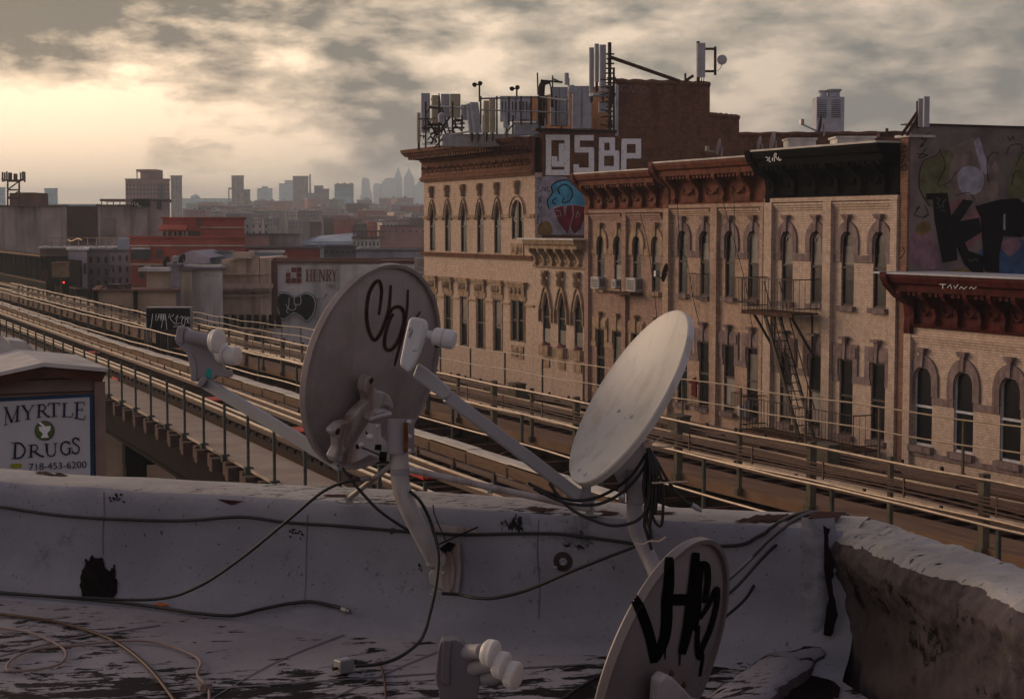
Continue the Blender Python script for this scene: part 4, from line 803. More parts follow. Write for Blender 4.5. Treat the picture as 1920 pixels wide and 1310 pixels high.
zF = interp([(24, 10.45), (47, 10.45), (58.6, 10.2), (71, 10.03), (102, 9.88)])
def path(f, off, z, y0=12, y1=150, st=3.0):
    k = int((y1 - y0) / st); return [Vector((f(y0 + (y1 - y0) * i / k) + off, y0 + (y1 - y0) * i / k, z(y0 + (y1 - y0) * i / k) if callable(z) else z)) for i in range(k + 1)]
def strip(m, f0, o0, f1, o1, z0, z1, y0, y1, st=3.0):
    A_ = path(f0, o0, 0, y0, y1, st); B_ = path(f1, o1, 0, y0, y1, st); k = len(A_); vs = []
    for z in (z0, z1):
        for P in (A_, B_): vs += [Vector((p.x, p.y, z)) for p in P]
    fs = []
    for i in range(k - 1): fs += [(i, i + 1, k + i + 1, k + i), (2 * k + i, 2 * k + i + 1, 3 * k + i + 1, 3 * k + i), (i, i + 1, 2 * k + i + 1, 2 * k + i), (k + i, k + i + 1, 3 * k + i + 1, 3 * k + i)]
    fs += [(0, k, 3 * k, 2 * k), (k - 1, 2 * k - 1, 4 * k - 1, 3 * k - 1)]; m.add(vs, fs)
EL = thing('elevated_railway', 'elevated railway with plank walkways, rails, pale cover board and dark girders running down the street', 'railway', (13, 60, 0))
m = MB(); strip(m, fN, .02, fN, 1.05, ZW - .06, ZW, 12, 180); obj('walkway', m, M['grate'], EL, 'grey slatted plank walkway on the near side')
m = MB(); strip(m, fM2, .12, fM2, 1.05, ZW - .06, ZW, 12, 150); strip(m, fM2, .10, fM2, .14, ZW - .16, ZW + .03, 12, 150); obj('walkway', m, M['walk'], EL, 'tan walkway in the middle')
m = MB(); strip(m, fS1, 0, fS1, 1.05, ZW - .06, ZW, 12, 150); strip(m, fS1, -.03, fS1, .02, ZW - .14, ZW + .03, 12, 150); obj('walkway', m, M['walk'], EL, 'tan walkway on the far side')
cst = lambda c: (lambda y: c)
fT1 = lambda y: fN(y) + 1.0       # tracks follow the deck
for f, offs in ((fN, (1.62, 1.95, 2.82, 3.10)), (fM2, (1.45, 2.85)), (fM2, (1.75,))):
    for o in offs:
        g = o in (1.95, 2.82, 1.75); m = MB(); P = path(f, o, ZW + .0, 12, 180)
        for p, q in zip(P, P[1:]): m.bar(p + Vector((0, 0, .07 if not g else .05)), q + Vector((0, 0, .07 if not g else .05)), .035, .13 if not g else .1)
        rl = obj('rail', m, M['rail_side'], EL); m = MB()
        for p, q in zip(P, P[1:]): m.bar(p + Vector((0, 0, .143 if not g else .108)), q + Vector((0, 0, .143 if not g else .108)), .085, .02)
        obj('rail_head', m, M['rail_top'], rl)
def ties(f, o0, o1, y0, y1, st, nm='tie', ext=0):
    ys = [y0 + i * st for i in range(int((y1 - y0) / st))]; m = MB(); yb = ys[0]; x = f(yb)
    m.box((x + o0, yb - .11, ZW - .24), (x + o1, yb + .11, ZW - .02)); first = obj(nm, m, M['tie'], EL); first.location = (0, 0, 0); base = x
    for i, y in enumerate(ys[1:48]): c = first.copy(); COL.objects.link(c); c.parent = EL; c.location = (f(y) - base, y - yb, 0)
    m = MB()
    for y in ys[48:]: x = f(y); m.box((x + o0, y - .11, ZW - .24), (x + o1, y + .11, ZW - .02))
    s = obj('distant_ties', m, M['tie'], EL); s['kind'] = 'stuff'
ties(fN, 1.1, 4.0, 22, 150, .62); ties(fM2, 1.1, 3.3, 18, 150, .62)
m = MB(); strip(m, fN, 1.07, fN, 1.2, ZW - .05, ZW + .10, 12, 180); strip(m, fN, 1.28, fN, 1.4, ZW - .02, ZW + .06, 12, 180); obj('guard_timber', m, M['tie'], EL)
m = MB()
for i in range(140): y = 22 + i * .62 + .3; x = fN(y); m.box((x + 1.22, y - .05, ZW), (x + 1.27, y + .05, ZW + .16))
s = obj('tie_bolts', m, M['black'], EL); s['kind'] = 'stuff'
# beam ends sticking out below the near walkway
m = MB(); y0 = 22; m.box((fN(y0) - .22, y0 - .13, ZW - .34), (fN(y0) + 1.1, y0 + .13, ZW - .07)); first = obj('beam_end', m, M['tie_end'], EL)
for i in range(1, 90):
    y = 22 + i * .70; c = first.copy(); COL.objects.link(c); c.parent = EL; c.location = (fN(y) - fN(22) + (0 if i % 2 else .12), y - 22, 0)
# third rail and its pale cover board
P = path(fBd, 0, ZW, 12, 150, 2.0); m = MB()
for i, (p, q) in enumerate(zip(P, P[1:])):
    dz = Vector((0, 0, .34 + (.015 if i % 2 else 0))); m.bar(p + dz, q + dz, .30, .035)
cb = obj('cover_board', m, M['board'], EL); m = MB()
for i, (p, q) in enumerate(zip(P, P[1:])): dz = Vector((-.16, 0, .21)); m.bar(p + dz, q + dz, .03, .2)
obj('side_board', m, mat('tan_side_board', (.14, .09, .06), .8, var=.3, scale=3, stretch=(1, 1, 12)), cb)
m = MB()
for p, q in zip(P, P[1:]):
    m.bar(p + Vector((-.36, 0, .10)), q + Vector((-.36, 0, .10)), .09, .09)
obj('third_rail', m, M['rail_side'], EL); m = MB()
for i, (p, q) in enumerate(zip(P, P[1:])): m.box(p + Vector((-.46, -.07, -.05)), p + Vector((-.28, .07, .06))); m.box(p + Vector((-.44, -.03, .06)), p + Vector((-.41, .03, .22))); m.box(p + Vector((-.19, -.03, -.02)), p + Vector((-.16, .03, .28)))
s = obj('insulators', m, M['tie_end'], EL); s['kind'] = 'stuff'
# girders and columns
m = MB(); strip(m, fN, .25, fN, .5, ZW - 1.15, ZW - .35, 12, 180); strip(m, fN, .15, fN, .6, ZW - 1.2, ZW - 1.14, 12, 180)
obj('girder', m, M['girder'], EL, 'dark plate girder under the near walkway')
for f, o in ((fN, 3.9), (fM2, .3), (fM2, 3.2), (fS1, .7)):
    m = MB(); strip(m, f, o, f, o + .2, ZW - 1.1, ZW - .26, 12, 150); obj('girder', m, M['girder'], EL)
m = MB()      # open lacing between the two decks
for i in range(38):
    y = 16 + i * 3.2; x0, x1 = fN(y) + 4.1, fM2(y) + .3
    m.bar((x0, y, ZW - .35), (x1, y, ZW - .35), .12, .16); m.bar((x0, y, ZW - .42), (x1, y + 3.2, ZW - .42), .09, .06); m.bar((x0, y + 3.2, ZW - .45), (x1, y, ZW - .45), .09, .06); m.bar((x0, y + 1.6, ZW - .38), (x1, y + 1.6, ZW - .38), .06, .08)
s = obj('cross_bracing', m, R_, EL)
for i in range(9):
    y = 30 + i * 15.5 + (1.2 if i else 0)
    for x in (fN(y) + .6, fM2(y) + 3):
        m = MB(); m.box((x - .28, y - .25, 0), (x - .22, y + .25, ZW - 1.2)); m.box((x + .22, y - .25, 0), (x + .28, y + .25, ZW - 1.2)); m.box((x - .22, y - .03, 0), (x + .22, y + .03, ZW - 1.2)); obj('column', m, M['girder'], EL)
    m = MB(); m.box((fN(y) + .3, y - .2, ZW - 1.9), (fM2(y) + 3.3, y + .2, ZW - 1.21)); obj('cross_girder', m, M['girder'], EL)
# cables laid along the far track
m = MB()
for k in range(5):
    P = path(fM2, 3.42 - k * .0 + .05 * k, lambda y, k=k: ZW + .10 + .03 * math.sin(y * .7 + k * 2) + .03 * k, 12, 140, 1.7); m.tube(P, .022, 5)
for i in range(60): y = 14 + i * 2; x = fM2(y) + 3.4; m.box((x - .03, y - .02, ZW), (x + .4, y + .02, ZW + .1))
obj('cable_run', m, M['rail_side'], EL)
m = MB()
for i in range(150):
    y = 14 + i * .9; x = fM2(y); m.box((x + .015, y - .02, ZW + 1.0), (x + .06, y + .02, ZW + 1.085))
    if i % 2: x = fM2(y); m.box((x + .02, y - .02, ZW + .43), (x + .06, y + .02, ZW + .51))
s = obj('pipe_clamps', m, M['darkmetal'], EL); s['kind'] = 'stuff'
for i, y in enumerate((27.5, 33.0, 41.5, 52.0, 66.0)):
    x = fM2(y) + 3.25; m = MB(); m.box((x - .15, y - .25, ZW), (x + .15, y + .25, ZW + .42)); m.box((x - .17, y - .27, ZW + .42), (x + .17, y + .27, ZW + .45)); solo('junction_box', m, M['olivepost'], 'squat trackside junction box, number %s from the right on the far track' % ('one', 'two', 'three', 'four', 'five')[i] if 0 else ['squat trackside box beside the far track, nearest to us', 'squat trackside box beside the far track, second nearest', 'squat trackside box beside the far track, middle of five', 'squat trackside box beside the far track, second farthest', 'squat trackside box beside the far track, farthest'][i], 'junction box', 'trackside boxes')
def railing(lab, f, zt, rails, ps, y0, y1, pw, pm, rm, rr=.035, group='railings of the elevated railway', big=None, ends=None, wob=.012):
    t = thing('railing', lab, 'railing', (f((y0 + y1) / 2), (y0 + y1) / 2, ZW), group)
    for h in rails:
        m = MB(); k = int((y1 - y0) / 1.5); m.tube([Vector((f(y0 + (y1 - y0) * i / k) + wob * math.sin(i * 1.3), y0 + (y1 - y0) * i / k, ZW + (zt(y0 + (y1 - y0) * i / k) - ZW) * h + wob * math.sin(i * 1.9 + h))) for i in range(k + 1)], rr, 6); obj('handrail', m, M[rm], t)
    for i, y in enumerate(ps):
        w = pw * (big if big and i % 2 == 0 else 1); m = MB(); x = f(y); h = zt(y) + (.04 if big else .0)
        m.box((x + .03, y - w / 2, ZW - .1), (x + .03 + w, y + w / 2, h)); m.box((x - .01, y - w * .75, ZW - .09), (x + w + .07, y + w * .75, ZW + .03)); obj('post', m, M[pm], t)
    return t
c1 = cst(ZW + 1.07)
# near side: no handrail pipe, posts only, as in the photograph
t = thing('railing', 'row of slim green posts standing on the edge of the slatted near walkway', 'railing', (8.4, 60, ZW), 'railings of the elevated railway')
y = 22.0; i = 0
m = MB(); x = fN(y); m.box((x - .02, y - .024, ZW - .05), (x + .028, y + .024, ZW + 1.07)); m.box((x - .07, y - .07, ZW - .12), (x + .09, y + .07, ZW + .03)); m.box((x - .03, y - .034, ZW + .70), (x + .04, y + .034, ZW + .80)); first = obj('post', m, M['greenpost'], t)
for i in range(1, 64):
    y2 = 22 + i * 1.93; c = first.copy(); COL.objects.link(c); c.parent = t; c.location = (fN(y2) - fN(22), y2 - 22, 0)
railing('two pipe railing on green posts just behind the pale cover board', fM1, c1, (1.0, .47), [16 + i * 3.35 for i in range(26)], 13, 104, .048, 'greenpost', 'pipe', .020)
railing('heavier middle railing with stout olive posts and clamped conduits', fM2, cst(ZW + 1.05), (.97, .44), [19.45 + i * 2.05 for i in range(45)], 13, 112, .07, 'olivepost', 'pipe', .025, big=1.7)
railing('sagging two pipe railing on the far side in front of the house fronts', fF, zF, (1.0, .55), [20.8 + i * 2.35 for i in range(36)], 18, 104, .042, 'olivepost', 'yellowpipe', .016, wob=.02)
m = MB()
for k in range(5): m.tube(path(fM2, -.06 - .015 * (k % 2), lambda y, k=k: ZW + .575 + .052 * k + .02 * math.sin(y * .9 + k), 13, 112, 1.7), .014, 5)
for i in range(50): y = 13 + i * 2; x = fM2(y); m.box((x - .09, y - .015, ZW + .54), (x - .07, y + .015, ZW + .84))
solo('conduit_bundle', m, M['rail_side'], 'bundle of thin brown conduits clipped along the middle railing', 'conduits')
# red caution mats between the rails
for i, (px, py) in enumerate(((640, 900), (560, 745), (470, 694), (800, 888), (590, 802))):
    pass
M['redmat'] = mat('red_mat', (.45, .03, .02), .6)
for (px, py, lab) in ((798, 889, 'red rubber mat on the near track by the white dish mast'), (556, 805, 'red rubber mat on the near track just left of the big dish'), (399, 747, 'red rubber mat on the near track above the third green post cluster'), (229, 709, 'red rubber mat on the near track near the drugstore sign roof'), (172, 660, 'smallest red rubber mat farthest up the near track')):
    p = onZ(px, py, ZW + .03); m = MB(); m.box((p.x - .22, p.y - .45, ZW + .0), (p.x + .22, p.y + .45, ZW + .035)); m.box((p.x - .22, p.y - .45, ZW + .035), (p.x - .17, p.y + .45, ZW + .06)); solo('red_mat', m, M['redmat'], lab, 'mat', 'red mats on the near track')
# ------------------------------------------------------------------ the station and signals up the line
UZ = Vector((0, 0, 1))
st = thing('station_platform', 'dark station platform with a flat canopy far up the left side of the line', 'station', (18.6, 110, ZW))
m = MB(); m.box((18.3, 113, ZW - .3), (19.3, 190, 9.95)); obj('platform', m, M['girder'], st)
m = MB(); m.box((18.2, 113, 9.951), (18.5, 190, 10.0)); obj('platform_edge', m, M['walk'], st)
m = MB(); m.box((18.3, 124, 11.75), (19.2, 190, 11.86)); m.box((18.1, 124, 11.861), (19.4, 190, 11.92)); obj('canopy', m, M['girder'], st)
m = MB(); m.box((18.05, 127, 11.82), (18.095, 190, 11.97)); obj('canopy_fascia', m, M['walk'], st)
m = MB(); m.box((19.1, 116, 9.951), (19.2, 190, 11.749)); obj('back_wall', m, mat('matt_black', (.012, .010, .009), 1.0, spec=0.0), st)  # back wall is one even matt black
m = MB(); cbox(m, 86, 127, 480, 556, 113, .3); obj('dark_shelter', m, M['black'], st)
for i in range(22): m = MB(); y = 122 + i * 3.0; m.box((18.7, y - .06, 10.001), (18.82, y + .06, 11.749)); obj('canopy_post', m, M['girder'], st)
hp = onX(110, 518, 18.6); m = MB(); p = onX(97, 518, 18.6); q = onX(122, 493, 18.6); dd = 108
m = MB(); cbox(m, 97, 122, 494, 520, 105, 1.0); cbox(m, 96, 123, 491.5, 493.8, 104.9, 1.2); solo('equipment_hut', m, mat('tan_hut', (.20, .14, .085), .8), 'small tan equipment hut at the end of the dark station', 'hut')
m = MB(); cbox(m, 79, 87.5, 507, 526, 108, .3); cbox(m, 79, 87.5, 506, 507.5, 107.9, .3); solo('notice_board', m, M['rust'], 'brown notice board standing on the dark platform', 'notice board')
t = thing('signal', 'railway signal showing a small red light at the end of the platform', 'signal', at(119, 541, 96))
m = MB(); cbox(m, 116.5, 122, 520, 536, 96, .3); m.cyl(at(119, 536, 96.2), at(119, 556, 96.2), .06, n=6); obj('signal_head', m, M['black'], t)
m = MB(); c = at(119.3, 529.5, 95.85); m.lathe([(.01, 0), (.045, 0), (.045, -.03)], c, -FW, UP, 12); obj('red_lamp', m, mat('red_lamp', (1, .05, .03), .4, var=0, emit=2.2), t)
m = MB(); cbox(m, 102.8, 103.8, 533, 556, 93, .06); cbox(m, 113.5, 114.5, 519, 557, 93, .06)
for i in range(6): cbox(m, 103.8, 113.5, 537 + i * 3.4, 538 + i * 3.4, 93, .05)
solo('ladder', m, M['walk'], 'short steel ladder climbing from the tracks to the platform end', 'ladder')
# black relay board with white tags
t = thing('relay_board', 'black board with white scribbled tags standing between the tracks', 'board', at(316, 655, 64)); d = 64
m = MB(); cbox(m, 275, 357, 578, 618, d, .35); obj('board', m, M['black'], t); m = MB(); cbox(m, 273.8, 358, 575.8, 577.9, d - .05, .5); cbox(m, 273.8, 275.0, 577.9, 660, d - .02, .4); cbox(m, 356.8, 358, 577.9, 632, d - .02, .4); obj('frame', m, M['steel'], t)
m = MB(); cbox(m, 292, 354, 618.2, 652, d + .02, .2); obj('lower_board', m, M['darkmetal'], t)
for x in (283, 300, 320, 340, 352): m = MB(); cbox(m, x, x + 1.4, 618, 662, d - .1, .06); obj('leg', m, M['olivepost'], t)
c1_ = T(0, 560, 3.638); m = MB(); sb = SD(d - .012)
for s in ([(1020, 100), (1062, 92)], [(1042, 96), (1030, 190), (1022, 192)], [(1065, 95), (1062, 150)], [(1075, 150), (1088, 92), (1096, 148)], [(1074, 125), (1098, 124)], [(1104, 150), (1100, 90), (1118, 145), (1114, 85)], [(1128, 92), (1126, 150)], [(1100, 200), (1125, 95), (1138, 210)], [(1125, 95), (1118, 90)], [(1150, 130), (1165, 92), (1185, 110), (1160, 130), (1195, 175)], [(1195, 140), (1215, 110), (1200, 170), (1225, 165)], [(1225, 130), (1245, 120), (1235, 175)], [(1240, 145), (1262, 120), (1258, 180), (1240, 170)], [(1262, 145), (1290, 125), (1275, 165)], [(1290, 170), (1272, 130), (1296, 130), (1298, 160)], [(1180, 190), (1260, 184)]): pxribbon(m, c1_(s), .9, sb, .002, 3)
obj('painted_tags', m, M['white_paint'], t)
# ------------------------------------------------------------------ middle-distance buildings
HZ = {}
for nm, c in (('conc', (.30, .245, .235)), ('concd', (.18, .14, .13)), ('redb', (.27, .06, .045)), ('brn', (.11, .055, .045)), ('blu', (.26, .30, .36)), ('lav', (.27, .25, .29)), ('gry', (.20, .175, .17)), ('crm', (.42, .35, .27)), ('wht', (.45, .44, .43)), ('tan', (.30, .22, .165)), ('pnk', (.24, .13, .115)), ('slate', (.10, .095, .105)), ('teal', (.20, .36, .45))):  # teal has the blue of distant haze mixed into its colour
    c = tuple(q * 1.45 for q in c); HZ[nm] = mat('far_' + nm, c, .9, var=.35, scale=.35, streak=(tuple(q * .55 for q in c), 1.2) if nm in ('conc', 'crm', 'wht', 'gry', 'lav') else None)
M['farglass'] = mat('far_window', (.04, .035, .04), .35)
FU = (RT, FH, UZ)
def bld(lab, x0, x1, yt, d, th, mt, wins=None, roof=None, yb=None, rot=0, par=None, cat_='building', group=None, edge=True, name='building', wmat='farglass'):
    p = at(x0, yt, d); q = at(x1, yt, d); z1 = p.z; z0 = 0 if yb is None else at(x0, yb, d).z
    w = (q - p).dot(RT); R_a = RT * math.cos(rot) + FH * math.sin(rot); F_a = FH * math.cos(rot) - RT * math.sin(rot)
    if rot: w = w / math.cos(rot)
    if not rot and x1 < 960:
        F_a = ray(x1, 425); F_a = Vector((F_a.x, F_a.y, 0)).normalized()
    o = Vector((p.x, p.y, z0)); c = o + R_a * w / 2 + F_a * th / 2
    t = par or thing(name, lab, cat_, (c.x, c.y, z0), group)
    m = MB(); m.frame((c.x, c.y, (z0 + z1) / 2), R_a, F_a, UZ, (w, th, z1 - z0)); obj('wall', m, HZ[mt], t)
    px = d / F
    if edge:
        m = MB(); cc = Vector((c.x, c.y, z1)); h = max(.12, 1.0 * px)
        for s in (-1, 1): m.frame(cc + F_a * s * (th / 2) + UZ * h / 2, R_a, F_a, UZ, (w + .2, .35, h)); m.frame(cc + R_a * s * (w / 2) + UZ * h / 2, R_a, F_a, UZ, (.35, th - .36, h))
        m.frame(cc + UZ * .01, R_a, F_a, UZ, (w - .3, th - .3, .06)); obj('roof', m, HZ[roof or 'slate'], t)
    if wins:
        cols, rows, ww, wh, y0, dy = wins      # window size in pixels, first row y, row step
        for r in range(rows):
            for k in range(cols):
                u = w * (k + .5) / cols; z = at(x0, y0 + dy * r, d).z; m = MB(); b = o + R_a * u; b.z = z
                m.frame(b - F_a * .04, R_a, F_a, UZ, (ww * px, .08, wh * px)); obj('window', m, M[wmat], t)
    return t
def tagpx(par, strokes, w, surf, mt, nm='painted_tag', sub=2, off=.05):
    m = MB()
    for i, s in enumerate(strokes): pxribbon(m, s, w, surf, off + .002 * i, sub)
    return obj(nm, m, mt, par)
W1 = bld('long stained concrete warehouse wall at the left edge', -60, 125, 387, 165, 22, 'conc', roof='brn')
W2 = bld('dark brown recessed warehouse between the two concrete blocks', 124, 185, 388, 172, 16, 'brn', edge=True)
W3 = bld('stained concrete warehouse block with vertical streaks, right of the dark recess', 183, 276, 386, 163, 20, 'conc', roof='brn')
bld(None, 276, 318, 376, 164, 14, 'conc', par=W3)
m = MB(); cbox(m, 294, 302, 378, 392, 163.9, .1); obj('window', m, M['farglass'], W3)
m = MB(); cbox(m, 192, 214, 408, 442, 162.9, .1); obj('stained_panel', m, HZ['concd'], W3)
m = MB(); cbox(m, 246, 281, 373, 387, 162.5, .3); bk = obj('roof_hoarding', m, M['black'], W3)
tagpx(bk, [T(0, 280, 3.969)(s) for s in ([(930, 400), (935, 420), (945, 405)], [(960, 405), (958, 420)], [(1000, 390), (1010, 420), (1025, 395), (1030, 425), (1050, 420)], [(985, 395), (990, 410), (980, 415)])], 1.2, SD(162.45), M['white_paint'], off=.02)
m = MB(); cbox(m, 187, 238, 373, 377.5, 160, 4); 
for x in (190, 200, 212, 224, 236): cbox(m, x, x + 1, 377.5, 386, 160.5, .2)
solo('roof_canopy', m, HZ['concd'], 'low rooftop canopy on thin posts above the second concrete block', 'canopy')
t = thing('cell_tower', 'rusty lattice tower with clusters of phone antennas over the left warehouse', 'tower', at(25, 387, 160)); d = 160
m = MB()
for x in (14.5, 36): m.cyl(at(x, 387, d), at(x, 338, d), .09, n=6)
for p, q in (((14, 340), (37, 340)), ((14, 356), (37, 356)), ((14, 356), (36, 340)), ((14, 372), (37, 358)), ((14, 372), (37, 372)), ((6, 338), (45, 338)), ((3, 334), (10, 340)), ((46, 332), (38, 340))): m.cyl(at(*p, d), at(*q, d), .07, n=5)
m.cyl(at(19, 338, d), at(19, 324, d), .2, n=6); m.cyl(at(29, 338, d), at(29, 326, d), .2, n=6); obj('lattice', m, M['rust'], t)
for x in (4, 8, 12, 38, 42, 45.5): m = MB(); cbox(m, x - .8, x + .8, 321.5 + (x * 7 % 3), 339 + (x * 5 % 3), d - .2, .3); obj('panel', m, M['rust'], t)
m = MB(); cbox(m, 36, 64, 361, 387, 163, 5); cbox(m, 18, 36, 362, 387, 163, 4); solo('roof_plant', m, HZ['brn'], 'brown boxy rooftop plant right of the lattice tower', 'roof plant')
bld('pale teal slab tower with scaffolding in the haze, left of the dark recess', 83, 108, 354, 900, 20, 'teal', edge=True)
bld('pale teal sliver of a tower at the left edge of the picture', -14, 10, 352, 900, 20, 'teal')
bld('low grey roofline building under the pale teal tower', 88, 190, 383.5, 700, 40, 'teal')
# brown apartment tower with windows and its stepped top
Tw = bld('brown brick apartment tower with many small windows and a blocky rooftop tank house', 235, 318, 336, 420, 16, 'pnk', (13, 4, 3.2, 4.5, 347, 8.5))
m = MB(); cbox(m, 263, 293, 318, 336, 424, 8); cbox(m, 255, 293, 317.5, 322, 423, 8); m.cyl(at(257, 336, 424), at(257, 322, 424), .15, n=5); obj('tank_house', m, HZ['pnk'], Tw)
m = MB(); cbox(m, 298, 305, 344, 372, 419.6, .3); obj('recess', m, M['farglass'], Tw)
bld('plain grey slab tower right beside the brown apartment tower', 320, 341, 330, 700, 25, 'gry', (3, 7, 2, 2.4, 338, 6.5))
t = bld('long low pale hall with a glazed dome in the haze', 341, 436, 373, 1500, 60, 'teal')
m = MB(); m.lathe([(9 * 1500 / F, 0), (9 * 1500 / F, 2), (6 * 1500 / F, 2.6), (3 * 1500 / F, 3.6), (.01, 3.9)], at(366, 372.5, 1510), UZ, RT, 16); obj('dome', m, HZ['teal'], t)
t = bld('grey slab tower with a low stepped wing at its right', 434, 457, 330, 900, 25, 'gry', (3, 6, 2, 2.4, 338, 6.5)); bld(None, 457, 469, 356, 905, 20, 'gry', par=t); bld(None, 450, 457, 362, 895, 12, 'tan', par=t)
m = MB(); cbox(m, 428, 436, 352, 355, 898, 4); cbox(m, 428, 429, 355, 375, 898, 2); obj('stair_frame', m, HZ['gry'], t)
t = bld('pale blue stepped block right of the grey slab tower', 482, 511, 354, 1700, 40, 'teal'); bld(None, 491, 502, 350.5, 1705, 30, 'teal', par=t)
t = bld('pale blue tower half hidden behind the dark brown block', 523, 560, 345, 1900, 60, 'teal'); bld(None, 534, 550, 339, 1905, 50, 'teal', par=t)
bld('dark brown plain block tower left of the thin chimney', 549, 578, 331, 1100, 40, 'gry', (5, 7, 2, 2.4, 336, 5))
m = MB(); c = at(581.5, 362, 1100); r = 1.6 * 1100 / F; m.cyl((c.x, c.y, 0), (c.x, c.y, at(581, 327, 1100).z), r * 1.3, r, 10); solo('chimney', m, HZ['gry'], 'thin tall chimney beside the dark brown block tower', 'chimney')
t = bld('brown stepped block right of the thin chimney', 589, 606, 349, 1000, 30, 'gry', (4, 3, 2, 2, 354, 4)); bld(None, 606, 617, 355, 1002, 30, 'gry', par=t); bld(None, 575, 589, 363, 1000, 30, 'gry', par=t)
t = bld('wide block with a dark crowded rooftop, left of the rounded skyscraper', 627, 663, 346, 1200, 40, 'teal', (9, 4, 1.6, 2, 351, 5)); m = MB()
for i in range(9): cbox(m, 631 + i * 3.3, 633 + i * 3.3, 342.5 + (i * 7 % 4), 350, 1198, 10)
obj('roof_tanks', m, HZ['gry'], t)
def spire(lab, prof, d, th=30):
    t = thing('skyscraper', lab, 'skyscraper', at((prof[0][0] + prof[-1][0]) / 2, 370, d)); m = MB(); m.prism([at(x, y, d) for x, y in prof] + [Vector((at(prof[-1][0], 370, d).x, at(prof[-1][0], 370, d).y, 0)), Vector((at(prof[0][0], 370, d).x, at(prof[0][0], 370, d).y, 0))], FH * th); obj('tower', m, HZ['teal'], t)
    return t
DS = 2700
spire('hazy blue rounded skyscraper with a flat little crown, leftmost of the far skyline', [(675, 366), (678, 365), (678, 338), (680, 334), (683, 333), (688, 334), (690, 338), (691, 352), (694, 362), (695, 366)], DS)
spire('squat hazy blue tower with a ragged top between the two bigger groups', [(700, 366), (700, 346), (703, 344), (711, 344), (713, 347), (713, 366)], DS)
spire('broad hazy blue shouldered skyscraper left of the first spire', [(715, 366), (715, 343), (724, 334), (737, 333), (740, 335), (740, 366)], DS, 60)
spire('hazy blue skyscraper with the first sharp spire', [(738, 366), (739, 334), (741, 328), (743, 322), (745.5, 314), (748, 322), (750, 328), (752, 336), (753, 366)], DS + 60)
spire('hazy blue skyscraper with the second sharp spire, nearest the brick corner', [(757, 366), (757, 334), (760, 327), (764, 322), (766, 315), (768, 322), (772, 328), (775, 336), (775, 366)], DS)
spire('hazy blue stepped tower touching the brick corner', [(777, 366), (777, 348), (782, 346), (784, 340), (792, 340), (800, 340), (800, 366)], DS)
# red brick complex
Rb = bld('bright red brick building with cream bands and a rooftop awning', 305, 458, 410, 130, 14, 'redb', roof='redb')
bld(None, 243, 458, 446, 126, 3.5, 'redb', par=Rb, roof='redb')
for x0, x1, y0, y1, d in ((375, 458, 425.5, 427.5, 129.9), (243, 458, 459.5, 461.8, 125.9)): m = MB(); cbox(m, x0, x1, y0, y1, d, .12); obj('cream_band', m, HZ['crm'], Rb)
m = MB(); m.prism([at(296, 433, 128), at(303, 424, 129.9), at(352, 424, 129.9), at(349, 433, 128)], UZ * .12); obj('awning', m, HZ['redb'], Rb)
m = MB(); cbox(m, 306, 375, 433, 445, 129.95, .1); obj('porch_shade', m, M['farglass'], Rb)  # flat dark panel paints the shade under the awning
for x in (311, 322, 331, 341, 348): m = MB(); cbox(m, x, x + 4, 434, 445, 129.85, .08); obj('window', m, HZ['crm'], Rb)
for x0, x1, y0, y1, d in ((369, 374, 408, 424, 129.8), (245, 283, 468, 486, 125.8), (293, 304, 467, 485, 125.8)): m = MB(); cbox(m, x0, x1, y0, y1, d, .12); obj('dark_opening', m, M['farglass'], Rb)
m = MB(); cbox(m, 243, 312, 494.5, 497.5, 124.5, 1.2); obj('balcony_slab', m, HZ['tan'], Rb)
m = MB(); cbox(m, 246, 280, 464.5, 467.5, 125.6, .5); obj('awning', m, HZ['wht'], Rb)
for x0 in (262, 310): m = MB(); cbox(m, x0, x0 + 8, 498, 520, 125.7, .1); obj('window', m, M['farglass'], Rb)
# terraces and houses behind the station
t = bld('dark terrace building with a pergola and a string of lights above the station', 75, 216, 466, 140, 10, 'brn', roof='wht')
m = MB(); cbox(m, 76, 216, 445.2, 446.6, 141, .3)
for x in range(78, 216, 17): cbox(m, x, x + 1.3, 446.6, 465, 141, .2)
obj('pergola', m, HZ['tan'], t)
m = MB()
for x in range(80, 180, 3): cbox(m, x, x + .5, 456, 465, 140.5, .06)
cbox(m, 79, 180, 455.4, 456.2, 140.5, .06); obj('railing', m, HZ['gry'], t)
m = MB()
for i in range(14): c = at(127 + i * 2, 449.5 + 2.2 * math.sin(i * .5), 139.8); m.lathe([(.01, .035), (.035, 0), (.01, -.035)], c, UZ, RT, 6)
obj('string_lights', m, mat('warm_bulb', (1, .62, .3), .4, var=0, emit=.45), t)
bld('pale lavender row house with two tall windows beside the station', 128, 163, 469, 128, 10, 'lav', (4, 1, 5.5, 20, 503, 28), roof='wht')
bld('grey row house with a bay, second from the station', 163, 205, 470, 132, 10, 'gry', (3, 3, 5, 11, 487, 22))
bld('paler grey row house with a fire ladder, third from the station', 205, 244, 471, 130, 10, 'lav', (3, 3, 4.5, 10, 484, 21))
bld('small pale blue rooftop cabin left of the red brick wing', 221, 244, 447, 135, 6, 'blu', edge=False)
m = MB()
for k in range(7): cbox(m, 196 + k * 2.2, 199 + k * 2.2, 520 - k * 4, 521 - k * 4, 129, .4)
cbox(m, 180, 232, 521, 522.2, 128.5, .6); cbox(m, 205, 225, 498, 499.2, 128.8, .6); solo('fire_ladder', m, M['darkmetal'], 'dark zigzag fire ladder on the grey row houses', 'fire escape')
t = bld('long low brown wall behind the far railing', 178, 330, 547, 88, 6, 'tan', roof='brn'); 
for x in (176, 250): m = MB(); cbox(m, x, x + 6, 545, 600, 87.6, .3); obj('pier', m, M['girder'], t)
